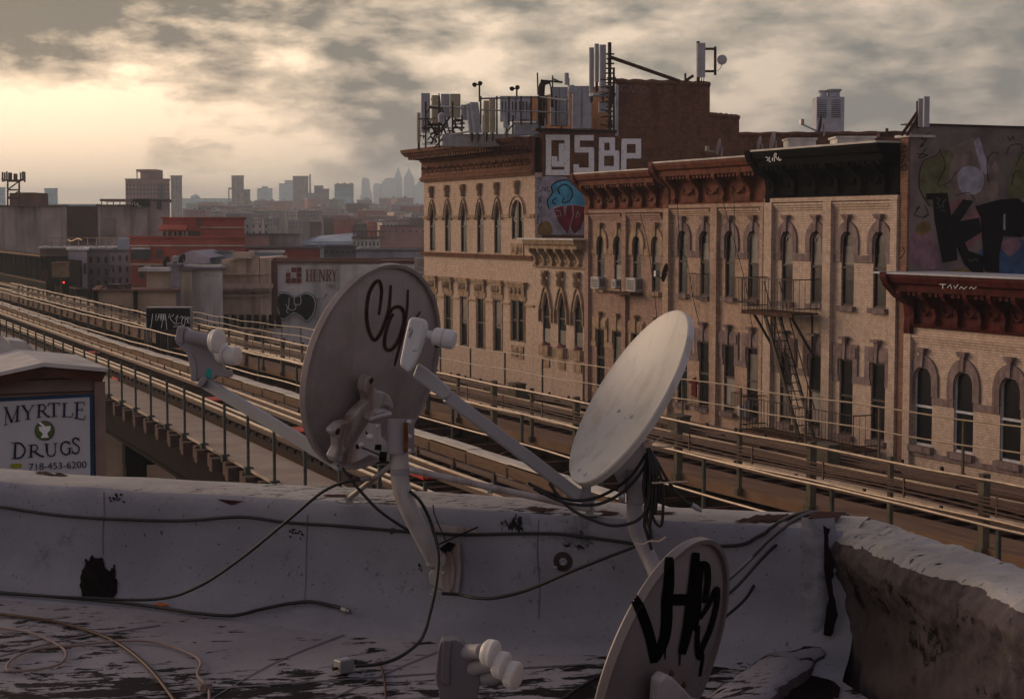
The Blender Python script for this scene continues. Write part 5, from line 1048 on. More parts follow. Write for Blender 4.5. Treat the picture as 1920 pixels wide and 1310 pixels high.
m = MB(); cbox(m, 200, 222, 533, 545, 90, 1); cbox(m, 232, 238, 533, 545, 89, 1); solo('roof_clutter', m, M['darkmetal'], 'dark crates and a white canister on the long low brown wall', 'crate')
# cream and grey low block with the pale cornice
t = bld('cream low block with a pale overhanging roof edge, left of the stone pier', 274, 318, 508, 92, 8, 'crm', (6, 1, 1.7, 12, 566, 1)); m = MB(); cbox(m, 259, 317, 502, 509, 91.0, 1.2); obj('roof_edge', m, HZ['wht'], t)
bld(None, 318, 338, 499, 91.8, 6, 'lav', par=t); bld(None, 338, 360, 507, 91.9, 6, 'crm', par=t)
t = bld('plain whitish rendered wall with faint pink tags, left of the stone pier', 359, 417, 506, 93, 10, 'wht')
tagpx(t, [T(0, 280, 3.969)(s) for s in ([(1520, 940), (1545, 925), (1550, 950)], [(1560, 930), (1580, 945), (1590, 925), (1610, 950), (1630, 935)], [(1480, 1180), (1520, 1190), (1500, 1200)])], .8, SD(92.99), HZ['pnk'], off=.01)
m = MB(); cbox(m, 342, 413, 497, 500.5, 93.5, 1); solo('roof_sheet', m, HZ['wht'], 'bright metal roof sheeting in front of the grey gable', 'roof sheet')
t = bld('grey gabled shed behind the pale roof sheeting', 322, 394, 483, 112, 8, 'lav', edge=False); m = MB(); m.prism([at(322, 483, 112), at(358, 470, 112), at(394, 483, 112)], FH * 8); obj('gable', m, HZ['lav'], t)
bld('pale blue lean-to shed right of the grey gable', 392, 436, 475, 118, 8, 'blu')
for x, y in ((312, 490), (341, 486)):
    little_dish(x, y, 95, .28, cam_n(-.8, .3, .4), 'dark little dish on the pale roof edge, ' + ('left' if x < 330 else 'right') + ' one of two', 'darkmetal')
# stone corner pier and the painted white wall
HD = 100
t = thing('stone_building', 'worn tan stone building with a stepped parapet pier and heavy cornice', 'building', at(450, 600, HD)); hs = HZ['tan']
bz = lambda y: at(450, y, HD).z
m = MB(); m.prism([at(415, 487, HD), at(505, 483, HD), at(505, 483, HD) - UZ * (at(505, 483, HD).z), at(415, 487, HD) - UZ * at(415, 487, HD).z], FH * 8); obj('wall', m, mat('worn_stone', (.62, .48, .38), .9, var=.25, scale=.8, streak=((.40, .29, .22), 2)), t)
ws = bpy.data.materials['worn_stone']
for x0, x1, y0, y1, th, nm in ((436, 470, 473, 484, 1.2, 'parapet_cap'), (431, 463, 484, 488, .4, 'parapet_band'), (405, 507, 533, 541, .9, 'cornice'), (409, 506, 541, 546, .6, 'cornice_step'), (412, 506, 553, 556, .25, 'string_course'), (444, 461, 488, 512, .2, 'raised_panel'), (413, 506, 512, 515, .3, 'string_course'), (470, 486, 480, 533, .15, 'pier'), (488, 507, 484, 600, .12, 'pier')):
    m = MB(); cbox(m, x0, x1, y0, y1, HD - th, th + .3); obj(nm, m, ws, t)
for x in range(420, 520, 14): m = MB(); cbox(m, x, x + 9, 590, 615, HD - .05, .08); obj('boarded_opening', m, M['girder'], t)
HW = 101
t = bld('long whitewashed wall with faded painted lettering and a black bubble tag', 504, 782, 492, HW, 8, 'wht', roof='brn'); hs_ = SD(HW - .01)
m = MB(); cbox(m, 504, 520, 488, 600, HW - .15, .12); cbox(m, 504, 712, 484, 487.5, HW + .5, 1); cbox(m, 504, 782, 489, 493, HW - .2, .5); obj('brown_edge', m, HZ['brn'], t)
m = MB(); cbox(m, 637, 782, 496, 600, HW - .06, .04); obj('fresh_paint', m, HZ['wht'], t)
ze = T(400, 280, 3.969); M['rustpaint'] = mat('faded_rust_lettering', (.24, .09, .05), .85, var=.5, scale=3); M['redpaint'] = mat('faded_red_lettering', (.20, .05, .04), .85, var=.6, scale=3)
m = MB()
for i in range(3):
    for j in range(3):
        if (i, j) not in ((0, 0), (1, 1)): x, y = 540 + i * 40, 878 + j * 40; pxpoly(m, ze([(x, y), (x + 36, y), (x + 36, y + 36), (x, y + 36)]), hs_, .03)
obj('painted_squares', m, M['redpaint'], t, 'dark red painted chequer square')
m = MB(); pxtext(m, 'H', *ze([(542, 912)])[0], *ze([(562, 912)])[0], 5, hs_, .04); pxtext(m, 'D', *ze([(586, 952)])[0], *ze([(606, 952)])[0], 5, hs_, .04); obj('painted_letters', m, M['redpaint'], t)
m = MB()     # HENRY with slab serifs
def sv(x, y0, y1, w=3.2): pxribbon(m, ze([(x, y0), (x, y1)]), w, hs_, .03, 1)
def sh(x0, x1, y, w=1.2): pxribbon(m, ze([(x0, y), (x1, y)]), w, hs_, .034, 1)
sv(698, 895, 980); sv(728, 895, 980, 2.4); sh(698, 728, 938); [sh(x - 12, x + 12, y) for x in (698, 728) for y in (895, 980)]
sv(752, 895, 980); [sh(744, 778, y) for y in (895, 938, 980)]
sv(792, 895, 980, 1.6); sv(826, 895, 980, 1.8); pxribbon(m, ze([(792, 895), (826, 980)]), 3, hs_, .03, 1); [sh(x - 9, x + 9, y) for x, y in ((792, 895), (792, 980), (826, 895))]
sv(848, 895, 980); pxribbon(m, ze([(848, 895), (868, 900), (872, 920), (864, 936), (848, 938)]), 1.8, hs_, .032, 4); pxribbon(m, ze([(856, 938), (876, 980)]), 2.6, hs_, .036, 1); sh(840, 858, 895); sh(840, 858, 980)
sv(901, 935, 980, 2.6); pxribbon(m, ze([(886, 893), (901, 938)]), 2.4, hs_, .032, 1); pxribbon(m, ze([(916, 893), (901, 938)]), 1.4, hs_, .032, 1); sh(880, 894, 893); sh(909, 920, 893); sh(892, 910, 980)
obj('painted_letters', m, M['rustpaint'], t, 'faded word HENRY')
m = MB(); pxtext(m, 'TWO', *ze([(835, 1034)])[0], *ze([(910, 1034)])[0], 8, hs_, .03); obj('painted_letters', m, M['redpaint'], t, 'faded word TWO')
o = [(470, 1130), (478, 1095), (510, 1070), (560, 1078), (600, 1100), (640, 1090), (690, 1072), (740, 1095), (758, 1140), (752, 1200), (725, 1250), (690, 1275), (655, 1240), (600, 1215), (560, 1240), (520, 1262), (490, 1220)]
m = MB(); pxpoly(m, ze(o), hs_, .03, smooth=True); obj('painted_bubble', m, M['black'], t, 'black bubble shape')
tagpx(t, [ze([(x + (x - 612) * .05, y + (y - 1165) * .08) for x, y in o] + [o[0]])], 1.6, hs_, M['navy_paint'], 'painted_outline', 4, .025)
tagpx(t, [ze(o + [o[0]]), ze([(565, 1100), (560, 1170), (545, 1200), (560, 1220)]), ze([(605, 1100), (605, 1150), (650, 1150), (650, 1090)]), ze([(540, 1150), (565, 1190), (610, 1190), (615, 1150)])], .9, hs_, M['white_paint'], 'painted_outline', 4, .045)
tagpx(t, [ze(s) for s in ([(760, 1100), (770, 1130), (780, 1105)], [(790, 1120), (800, 1100), (815, 1125)], [(820, 1110), (850, 1080)], [(830, 1095), (845, 1070), (820, 1120)])], .8, hs_, M['redpaint'], 'painted_tag', 3, .03)
m = MB(); p = at(790, 497, 85)
for i in range(9): cbox(m, 777 + i * 2.3, 778.6 + i * 2.3, 484, 506, 86, .1)
cbox(m, 777, 798, 483, 507, 86.15, .3); cbox(m, 777, 797, 508, 512, 86, .4); solo('metal_shed', m, M['roofwhite'], 'bright ribbed metal shed corner peeping out left of the corner building', 'shed')
# blue-roofed shed, bracketed house and other named houses in the middle distance
t = bld('low shed with a long pale blue sheet roof', 565, 660, 452, 230, 18, 'blu', edge=False); m = MB(); m.prism([at(565, 452, 229), at(600, 442, 240), at(660, 437, 240), at(660, 460, 229), at(565, 458, 229)], FH * 6); obj('sheet_roof', m, HZ['blu'], t)
t = bld('whitish house with a dark bracketed upper porch', 661, 712, 447, 225, 12, 'wht', (7, 1, 3, 8, 457, 1)); m = MB(); cbox(m, 660, 713, 432, 435, 224, 10); cbox(m, 661, 712, 444, 447, 224.5, 9)
for x in range(663, 712, 8): cbox(m, x, x + 1.3, 435, 444, 224.2, .5)
obj('porch', m, HZ['brn'], t)
bld('wide brown-grey warehouse right of the bracketed house', 712, 800, 424, 260, 16, 'pnk', (7, 1, 3, 4, 434, 1))
bld('dark low shed roofs just above the whitewashed wall', 607, 668, 463, 140, 8, 'slate', (6, 1, 6, 5, 472, 1), wmat='farglass')
bld('grey-violet long roof just above the whitewashed wall, right part', 668, 800, 470, 150, 10, 'lav')
bld('brown gabled house right of the red brick building', 458, 505, 440, 190, 12, 'pnk', (4, 2, 3, 5, 424, 12))
bld('dark violet long shed behind the stone pier', 488, 562, 440, 200, 12, 'gry')
bld('pink long wall low behind the stone pier', 440, 600, 466, 145, 6, 'redb')
bld('blue-white shed with a bright ridge behind the stone pier', 470, 530, 474, 128, 6, 'blu', roof='wht')
# ------------------------------------------------------------------ rows of far houses; each one names the landmark above it and its row
marks = [(345, 'under the plain grey slab tower'), (390, 'under the glazed dome'), (445, 'under the grey winged slab tower'), (497, 'under the pale blue stepped block'), (560, 'under the dark brown block tower'), (603, 'under the brown stepped block'), (645, 'under the block with crowded rooftop'), (690, 'under the rounded skyscraper'), (735, 'under the shouldered skyscraper'), (770, 'under the second spire')]
rows = [('farthest row', 378, 1100, 6), ('second farthest row', 388, 750, 7), ('middle row', 399, 520, 8), ('nearest row', 412, 380, 9)]
cn = {'gry': 'grey', 'tan': 'tan', 'pnk': 'brown-pink', 'crm': 'cream', 'lav': 'violet-grey', 'slate': 'dark', 'teal': 'pale blue', 'redb': 'brick red', 'conc': 'stone-coloured', 'brn': 'dark brown'}
rnd = random.Random(11)
for ri, (rl, yy, d, jit) in enumerate(rows):
    for mi_, (mx_, ml) in enumerate(marks):
        for side, xo in (('left', -14), ('right', 9)):
            if mx_ + xo < 455 and ri == 3: continue
            if mx_ + xo < 335: continue
            c = rnd.choice(['gry', 'tan', 'pnk', 'pnk', 'lav', 'gry', 'redb', 'slate', 'crm', 'conc', 'brn']); w = rnd.uniform(24, 38); x0 = mx_ + xo - 8 + rnd.uniform(-4, 4)
            yt = yy + rnd.uniform(-6, 7); dd = d * rnd.uniform(.88, 1.15); n = int(w / rnd.uniform(4, 6)); pxw = rnd.uniform(1.4, 2.4)
            t = bld('small %s house, %s, %s one %s' % (cn[c], rl, side, ml), x0, x0 + w, yt, dd, rnd.uniform(12, 25), c, (n, 2 if ri else 1, pxw, pxw * 1.6, yt + 4.5, 6) if rnd.random() < .95 else None, rot=rnd.uniform(-.25, .25), group='far low houses', roof=rnd.choice(['slate', 'gry', 'wht', 'wht', 'lav', 'blu']))
            for _ in range(rnd.choice([1, 2, 3])):
                m = MB(); u = x0 + w * rnd.uniform(.15, .7); cbox(m, u, u + rnd.uniform(1.2, 6), yt - rnd.uniform(1.5, 4.5), yt, dd + 3, 4); obj('roof_hut', m, HZ[rnd.choice(['gry', 'pnk', 'slate', 'wht'])], t)
            if rnd.random() < .5: m = MB(); u = x0 + w * rnd.random(); m.cyl(at(u, yt, dd + 2), at(u, yt - 5, dd + 2), .12 * dd / 400, n=4); obj('aerial', m, HZ['slate'], t)
m = MB()
for i in range(900):
    d = rnd.uniform(260, 3800) if i % 3 else rnd.uniform(1200, 4000); px = rnd.uniform(-80, 2000); hgt = rnd.uniform(7, 13.0) + (rnd.random() ** 6) * (14 if px > 850 else 3)
    c = at(px, 425, d); w = rnd.uniform(8, 22)
    if c.x < 30 and c.x > -2 and d < 500: continue
    if 300 < px < 800 and d < 700 : hgt = min(hgt, 9)
    if px < 300 and d < 300: continue
    m.frame((c.x, c.y, hgt / 2), Vector((1, 0, 0)), Vector((0, 1, 0)), UZ, (w, w * 1.3, hgt), rnd.randrange(6))
s = obj('distant_city', m, [HZ[k] for k in ('gry', 'tan', 'pnk', 'lav', 'slate', 'conc')]); tag(s, 'hazy sea of small rooftops reaching to the horizon', 'houses', kind='stuff')
# ------------------------------------------------------------------ drugstore sign house
YS = 21.0
SG = thing('sign_house', 'small beige sided roof house with a brown gable carrying the white pharmacy sign', 'building', (onY(100, 800, YS).x, YS, 8))
g2 = T(0, 600, 6.4); SS = SY(YS)
def ys(px, py): return onY(px, py, YS)
xr = ys(191, 720).x; xl = ys(-60, 720).x; gx = ys(88, 700); zr = ys(190, 715).z; za = ys(88, 704).z; zl = ys(-60, 735).z
siding = mat('beige_siding', (.30, .215, .18), .8, var=.2, scale=2); 
m = MB(); m.prism([(xl, YS, 5), (xr, YS, 5), (xr, YS, zr), (gx.x, YS, za), (xl, YS, zl)], (0, 2, 0)); wl_ = obj('wall', m, siding, SG)
m = MB(); k = 0
z = ys(100, 890).z
while z < za:
    xm = xr - .02 if z < zr else gx.x + (xr - gx.x) * max(0, (za - z) / (za - zr + 1e-6)) ; x_l = xl if z < zl else gx.x - (gx.x - xl) * max(0, (za - z) / (za - zl + 1e-6))
    m.box((x_l, YS - .03, z), (xm, YS - .004, z + .018)); z += .165
obj('siding_lap_shadows', m, mat('siding_painted_shadow', (.10, .06, .05), .8), wl_)  # strips coloured dark as the shadow line under each board
m = MB(); m.box((xr - .10, YS - .05, 5), (xr + .03, YS - .004, zr)); obj('corner_board', m, siding, SG)
for nm, P in (('fascia', [(200, 697), (191, 716), (88, 705), (82, 688)]), ('fascia', [(82, 688), (88, 705), (-60, 738), (-60, 718)])):
    m = MB(); m.prism([onY(x, y, YS - .35) for x, y in P], (0, .36, 0)); obj(nm, m, mat('brown_fascia', (.085, .035, .022), .7, var=.4), SG)
m = MB(); e = onY(200, 697, YS - .4); ap = onY(82, 687, YS - .4); lf = onY(-60, 717, YS - .4); m.prism([e, ap, ap + Vector((0, 0, .05)), e + Vector((0.03, 0, .04))], (0, 2.4, 0)); m.prism([lf, ap, ap + Vector((0, 0, .05)), lf + Vector((0, 0, .04))], (0, 2.4, 0)); obj('roof', m, M['roofwhite'], SG)
m = MB(); P = [onY(x, y, YS + 2) for x, y in ((-60, 640), (-5, 625), (12, 637), (40, 672), (80, 690), (80, 720), (-60, 740))]; m.prism(P, (0, 1.2, 0)); P = [onY(x, y, YS + 3.2) for x, y in ((15, 637), (48, 640), (80, 675), (78, 700), (48, 700))]; m.prism(P, (0, .7, 0)); solo('white_parapet', m, M['roofwhite'], 'white coated parapet block rising behind the brown gable', 'parapet', smooth=20)
# the sign
sgn = thing('shop_sign', 'white pharmacy sign with a blue border and dark blue lettering', 'sign', (ys(90, 880).x, YS - .1, ys(90, 890).z))
S2 = SY(YS - .16); c1 = T(0, 560, 3.638)
def signpoly(nm, P, off, mt, th=.02):
    m = MB(); m.prism([onY(x, y, YS - off) for x, y in P], (0, th, 0)); return obj(nm, m, mt, sgn)
blue = mat('sign_blue', (.012, .055, .13), .5); navy = mat('sign_navy', (.008, .012, .045), .5)
signpoly('border', [(-40, 749), (174.5, 738.5), (177, 960), (-40, 960)], .12, blue, .08)
signpoly('face', [(-40, 755), (168, 744.5), (170, 960), (-40, 960)], .15, mat('sign_white', (.50, .50, .53), .5, var=.06), .03)
def sx(P, w, sub=1):
    global ms; pxribbon(ms, g2(P), w / 6.4, S2, .004 + .0006 * (len(ms.f) % 7), sub)
ms = MB()
for P, w in (([(78, 1045), (66, 1250)], 9), ([(66, 1040), (142, 1228)], 26), ([(142, 1225), (215, 1032)], 9), ([(213, 1032), (205, 1215)], 26), ([(42, 1045), (92, 1041)], 9), ([(45, 1262), (92, 1245)], 9), ([(192, 1032), (238, 1027)], 9), ([(172, 1222), (240, 1206)], 9),
    ([(272, 1024), (337, 1115)], 26), ([(398, 1020), (337, 1112)], 9), ([(336, 1105), (333, 1188)], 25), ([(250, 1026), (308, 1022)], 9), ([(374, 1022), (416, 1018)], 9), ([(298, 1194), (368, 1184)], 9),
    ([(472, 1014), (464, 1166)], 25), ([(510, 1092), (568, 1152), (598, 1158)], 22), ([(434, 1018), (480, 1012)], 9), ([(432, 1170), (498, 1161)], 9),
    ([(574, 1000), (716, 991)], 12), ([(580, 998), (574, 1034)], 9), ([(714, 990), (712, 1030)], 9), ([(647, 994), (648, 1154)], 26), ([(610, 1158), (686, 1152)], 9),
    ([(774, 995), (768, 1156)], 26), ([(740, 1159), (862, 1160)], 10), ([(862, 1162), (874, 1112)], 10), ([(742, 998), (806, 993)], 9),
    ([(926, 988), (920, 1174)], 26), ([(888, 987), (1012, 984)], 11), ([(1010, 984), (1012, 1028)], 9), ([(925, 1076), (985, 1073)], 10), ([(985, 1050), (987, 1098)], 9), ([(888, 1172), (1010, 1194)], 12), ([(1010, 1194), (1023, 1142)], 10)): sx(P, w)
sx([(472, 1014), (520, 1014), (545, 1045), (522, 1082), (475, 1088)], 15, 5)
def s1(P, w, sub=1): pxribbon(ms, c1(P), w / 3.638, S2, .004 + .0006 * (len(ms.f) % 7), sub)
for P, w in (([(104, 984), (100, 1084)], 16), ([(72, 980), (106, 982)], 5), ([(75, 1090), (106, 1086)], 5), ([(213, 996), (210, 1078)], 15), ([(190, 998), (218, 995)], 5), ([(188, 1082), (228, 1077)], 5), ([(232, 1040), (280, 1072), (300, 1074)], 13), ([(318, 990), (321, 1046)], 15), ([(300, 990), (336, 988)], 5), ([(378, 985), (376, 1048)], 7), ([(362, 986), (395, 984)], 5), ([(475, 1018), (474, 1056)], 13), ([(455, 1018), (492, 1014)], 5), ([(472, 968), (474, 996)], 5), ([(538, 944), (540, 972)], 5), ([(492, 1022), (492, 1052)], 5)): s1(P, w)
s1([(102, 983), (140, 986), (168, 1020), (164, 1055), (140, 1082), (100, 1087)], 12, 5); s1([(213, 996), (244, 996), (256, 1016), (242, 1036), (213, 1040)], 8, 5); s1([(320, 1040), (328, 1064), (350, 1072), (370, 1062), (377, 1040)], 9, 5); s1([(474, 988), (452, 973), (425, 985), (415, 1015), (425, 1048), (450, 1062), (474, 1052)], 11, 5)
s1([(537, 962), (520, 948), (500, 956), (499, 978), (520, 995), (538, 1012), (536, 1040), (515, 1055), (494, 1042)], 11, 5)
obj('lettering', ms, navy, sgn, 'MYRTLE DRUGS in dark blue serif letters')
m = MB(); pxtext(m, '718-453-6200', *c1([(198, 1168)])[0], *c1([(590, 1150)])[0], 12.5, S2, .004); obj('phone_number', m, navy, sgn)
def circ(cx, cy, r, n=28): return [(cx + r * math.cos(2 * math.pi * i / n), cy + r * math.sin(2 * math.pi * i / n)) for i in range(n)]
gr = mat('sign_green', (.10, .15, .03), .5)
for r, mm, o in ((67, navy, .004), (62, gr, .006)): m = MB(); pxpoly(m, c1(circ(305, 898, r)), S2, o); obj('roundel', m, mm, sgn)
m = MB(); pxpoly(m, c1([(262, 872), (345, 866), (342, 895), (325, 912), (322, 925), (332, 940), (330, 946), (280, 948), (278, 942), (290, 926), (288, 914), (268, 898)]), S2, .009); pxpoly(m, c1([(262, 840), (275, 838), (306, 866), (292, 872), (264, 850)]), S2, .0095); obj('mortar_symbol', m, M['white_paint'], sgn)
m = MB(); pxpoly(m, c1([(72, 1125), (145, 1120), (143, 1152), (74, 1154)]), S2, .006); obj('yellow_patch', m, mat('sign_yellow_green', (.30, .34, .02), .5), sgn)
# ------------------------------------------------------------------ cars in the street under the tracks
def car(px, py, d, col, lab, yaw, van=True):
    b = onZ(px, py, 0); t = thing('parked_car', lab, 'car', b); c = math.cos(yaw); s = math.sin(yaw)
    A_ = Vector((c, s, 0)); B_ = Vector((-s, c, 0)); L, Wd, H = (4.7, 1.9, 1.78)       # A_ forward
    pr = [(-2.3, .35), (-2.32, .75), (-2.22, 1.05), (-2.05, 1.7), (-1.8, H), (.3, H), (1.05, 1.15), (2.15, .95), (2.32, .7), (2.3, .3)]
    m = MB(); m.prism([b + A_ * x - B_ * Wd / 2 + UZ * z for x, z in pr], B_ * Wd); pm = mat('car_paint', col, .3, var=.05, metal=.3); o = obj('body', m, pm, t)
    bv = o.modifiers.new('b', 'BEVEL'); bv.width = .08; bv.segments = 2
    m = MB(); m.prism([b - A_ * 2.22 - B_ * .78 + UZ * 1.08, b - A_ * 2.22 + B_ * .78 + UZ * 1.08, b - A_ * 2.08 + B_ * .68 + UZ * 1.62, b - A_ * 2.08 - B_ * .68 + UZ * 1.62], -A_ * .03); obj('rear_window', m, M['glass'], t)
    for sd_ in (-1, 1):
        m = MB(); m.prism([b + A_ * x + B_ * sd_ * (Wd / 2 - .0) + UZ * z for x, z in ((-1.9, 1.12), (-1.78, 1.6), (.2, 1.6), (.8, 1.12))], B_ * sd_ * .012); obj('side_window', m, M['glass'], t)
        m = MB(); m.frame(b - A_ * 2.31 + B_ * sd_ * .82 + UZ * .95, A_, B_, UZ, (.06, .18, .32)); obj('tail_light', m, mat('tail_light', (.6, .03, .02), .3, emit=.15), t)
        for x in (-1.45, 1.45):
            m = MB(); q = b + A_ * x + B_ * sd_ * (Wd / 2 - .12) + UZ * .34; m.cyl(q - B_ * .11, q + B_ * .13, .34, n=18); w = obj('wheel', m, M['tar'], t, smooth=40); m = MB(); m.cyl(q + B_ * sd_ * .12, q + B_ * sd_ * .14, .2, n=14); obj('rim', m, M['steel'], w)
    m = MB(); m.frame(b - A_ * 2.33 + UZ * .45, A_, B_, UZ, (.08, 1.8, .22)); obj('bumper', m, M['darkmetal'], t)
    m = MB(); m.frame(b - A_ * 2.36 + UZ * .72, A_, B_, UZ, (.03, .5, .14)); obj('number_plate', m, M['chalk'], t)
car(287, 888, 96, (.14, .14, .145), 'grey van-like car with lit red tail lights in the street under the tracks', math.radians(90 + 4))
car(259, 878, 104, (.04, .04, .05), 'dark car half hidden behind the grey one in the street under the tracks', math.radians(90 + 2))
# ------------------------------------------------------------------ our own roof
from mathutils import noise as NZ
ZT = 13.11
PI0, PI1 = onZ(0, 900, ZT), onZ(1504, 990, ZT); PO0, PO1 = onZ(0, 876, ZT), onZ(1504, 960, ZT)
Uf = (PI1 - PI0).normalized(); Vf = Vector((Uf.y, -Uf.x, 0))          # Uf runs right along the front parapet, Vf points back towards us
if Vf.dot(FH) > 0: Vf = -Vf
ThF = (PO0 - PI0).dot(-Vf); Th1 = (PO1 - PI1).dot(-Vf)
PB = PI0 + Vf * .03
def vdist(p): return (p - PB).dot(Vf)
def deckz(p): return 12.75 - .09 * max(0, min(3.0, vdist(p)))
def onDeck(px, py, off=0):
    p = onZ(px, py, 12.7)
    for _ in range(6): p = onZ(px, py, deckz(p) + off)
    return p
SDK = lambda x, y: (onDeck(x, y), Vector((0, 0, 1)))
FN = Vf; SWL = SP(PI0 + Vf * .012, Vf)     # inner face of the front parapet
M['coating'] = None
def coatmat(name, c, c2, blotch, bthr, bstretch, bumpst=.35, bscale=4.0, mask=None, fine=60):
    m = bpy.data.materials.new(name); m.use_nodes = True; nt = m.node_tree; n = nt.nodes; l = nt.links; b = n['Principled BSDF']; b.inputs['Roughness'].default_value = .62; b.inputs['Specular IOR Level'].default_value = .10
    tcn = n.new('ShaderNodeTexCoord'); rot = n.new('ShaderNodeMapping'); rot.inputs['Rotation'].default_value = (0, 0, YAW); l.new(tcn.outputs['Object'], rot.inputs[0]); O = rot.outputs[0]
    def noise(sc, st=(1, 1, 1), det=7, ro=.65, dist=0):
        mp_ = n.new('ShaderNodeMapping'); mp_.inputs['Scale'].default_value = st; l.new(O, mp_.inputs[0]); z = N(n, 'ShaderNodeTexNoise', i_Scale=sc, i_Detail=float(det), i_Roughness=ro, i_Distortion=float(dist)); l.new(mp_.outputs[0], z.inputs['Vector']); return z.outputs[0]
    def ramp(s, a_, z_): r = n.new('ShaderNodeValToRGB'); r.color_ramp.elements[0].position = a_; r.color_ramp.elements[1].position = z_; l.new(s, r.inputs[0]); return r.outputs[0]
    def mix(f, a_, b_):
        q = N(n, 'ShaderNodeMix', data_type='RGBA')
        for s_, i in ((f, 0), (a_, 6), (b_, 7)):
            if hasattr(s_, 'is_output'): l.new(s_, q.inputs[i])
            else: q.inputs[i].default_value = (*s_, 1)
        return q.outputs[2]
    base = mix(ramp(noise(1.3), .35, .7), c2, c)
    base = mix(ramp(noise(9, det=9), .30, .36), (c2[0] * .8, c2[1] * .75, c2[2] * .75), base)
    sp = ramp(noise(70, det=4), .64, .70); base = mix(sp, base, (.06, .045, .045))
    base = mix(ramp(noise(2.2, (1, 1, 1), 10, .75), .60, .70), base, tuple(q * .55 for q in c2))
    f = noise(blotch, bstretch, 10, .72, .4); mk = noise(1.1 if mask is None else mask, (1, 1, 1), 2, .5)
    mm = n.new('ShaderNodeMath'); mm.operation = 'MULTIPLY_ADD'; l.new(mk, mm.inputs[0]); mm.inputs[1].default_value = .55; l.new(f, mm.inputs[2])
    base = mix(ramp(mm.outputs[0], bthr, bthr + .02), base, (.012, .010, .010)); 
    sc1 = mix(ramp(noise(18, (1, 1, .5), 9, .8), .62, .68), base, (.05, .04, .042)); mk2 = ramp(noise(2.6, det=2), .52, .60)
    base = mix(mk2, base, sc1); l.new(base, b.inputs['Base Color'])
    bp = N(n, 'ShaderNodeBump', i_Strength=bumpst, i_Distance=.012); l.new(noise(bscale, det=8), bp.inputs['Height']); b2 = N(n, 'ShaderNodeBump', i_Strength=.25, i_Distance=.002); l.new(noise(fine, det=3), b2.inputs['Height']); l.new(bp.outputs[0], b2.inputs['Normal']); l.new(b2.outputs[0], b.inputs['Normal'])
    return m
M['wallcoat'] = coatmat('silver_coated_wall', (.285, .295, .345), (.185, .185, .22), 9.0, .93, (1, 1, .8), bumpst=.8, bscale=6)
M['deckcoat'] = coatmat('silver_coated_roof', (.30, .295, .32), (.19, .18, .205), 8.0, .80, (1.0, 3.0, 1), bscale=3, mask=1.5)
M['rightcoat'] = coatmat('cracked_shaded_coating', (.135, .11, .115), (.040, .031, .033), 9.0, .925, (1.6, 1, 1), bumpst=1.0, bscale=16, mask=3.0)  # coating darkened for the right wall's shade, over real cracks and blotches
M['topcoat'] = coatmat('pale_worn_capping', (.46, .45, .445), (.27, .245, .235), 14.0, .85, (1, 3, 1), bumpst=.6, bscale=9)
RB = thing('roof_terrace', 'silver coated flat roof with low parapets, patched with black tar and moss', 'roof', PI0.lerp(PI1, .5) + Vf)
L = (PI1 - PI0).length; U0 = -3.0; U1 = L + .16
def fp(u, v, z):            # v is measured back from the inner edge line; wobble for the hand-laid coating
    p = PI0 + Uf * u + Vf * v; w = NZ.noise(Vector((u * 14, z * 16, 11))) * .003 + NZ.noise(Vector((u * 1.3, z * 2.5, 0))) * .012 + NZ.noise(Vector((u * 5, z * 7, 3))) * .005
    p = p + Vf * w; return Vector((p.x, p.y, z + NZ.noise(Vector((u * .9, v * 3, 7))) * .012 + NZ.noise(Vector((u * 4, v * 6, 9))) * .005))
m = MB(); prof = [(-1, .9, 0), (-1, 1, -.3), (-1, 1, -.015), (-1, .93, 0), (-.75, 1, 0), (-.5, 1, .002), (-.25, 1, .002), (-.10, 1, 0), (0, 0, -.004), (.02, 0, -.018), (.03, 0, -.045), (.032, 0, -.09), (.033, 0, -.14), (.034, 0, -.19), (.036, 0, -.24), (.045, 0, -.285), (.062, 0, -.315), (.09, 0, -.338), (.13, 0, -.356), (.19, 0, -.370), (.26, 0, -.40)]
NU = 260; k = len(prof); vs = []
for i in range(NU + 1):
    u = U0 + (U1 - U0) * i / NU; th = ThF + (Th1 - ThF) * u / L
    for v, s_, z in prof: vs.append(fp(u, v * th * s_ if v < 0 else v, ZT + z))
fs = [(i * k + j, i * k + j + 1, (i + 1) * k + j + 1, (i + 1) * k + j) for i in range(NU) for j in range(k - 1)]
m.add(vs, fs); m.m = [1 if (f % (k - 1)) in (1, 2, 3, 4, 5, 6, 7) else 0 for f in range(len(fs))]
front = obj('parapet', m, [M['wallcoat'], M['topcoat']], RB, 'silver front parapet with a pale worn top', smooth=60)
# right parapet
QI0, QI1 = onZ(1549, 988, ZT), onZ(1920, 1127, ZT); QO0, QO1 = onZ(1612, 962, ZT), onZ(1920, 1059, ZT)
Ur = (QI1 - QI0).normalized(); Vr = Vector((-Ur.y, Ur.x, 0))
if Vr.dot(QO0 - QI0) > 0: Vr = -Vr       # Vr points into the roof
ThR = abs((QO0 - QI0).dot(Vr)); LR = (QI1 - QI0).length + 3.0
m = MB(); prof = [(-1, 1, -.5), (-1, 1, -.02), (-1, .95, .0), (-.8, 1, .008), (-.55, 1, .0), (-.3, 1, .01), (-.1, 1, .0), (0, 0, -.012), (.02, 0, -.04), (.03, 0, -.07), (.018, 0, -.11), (.0, 0, -.15), (-.015, 0, -.19), (-.012, 0, -.26), (.0, 0, -.34), (.02, 0, -.42), (.05, 0, -.5), (.12, 0, -.56), (.2, 0, -.60)]
prof = [tuple(a_ + (b_ - a_) * t_ / 3 for a_, b_ in zip(p_, q_)) if p_[1] == q_[1] == 0 else p_ for p_, q_ in zip(prof, prof[1:]) for t_ in ((0, 1, 2) if p_[1] == q_[1] == 0 else (0,))] + [prof[-1]]
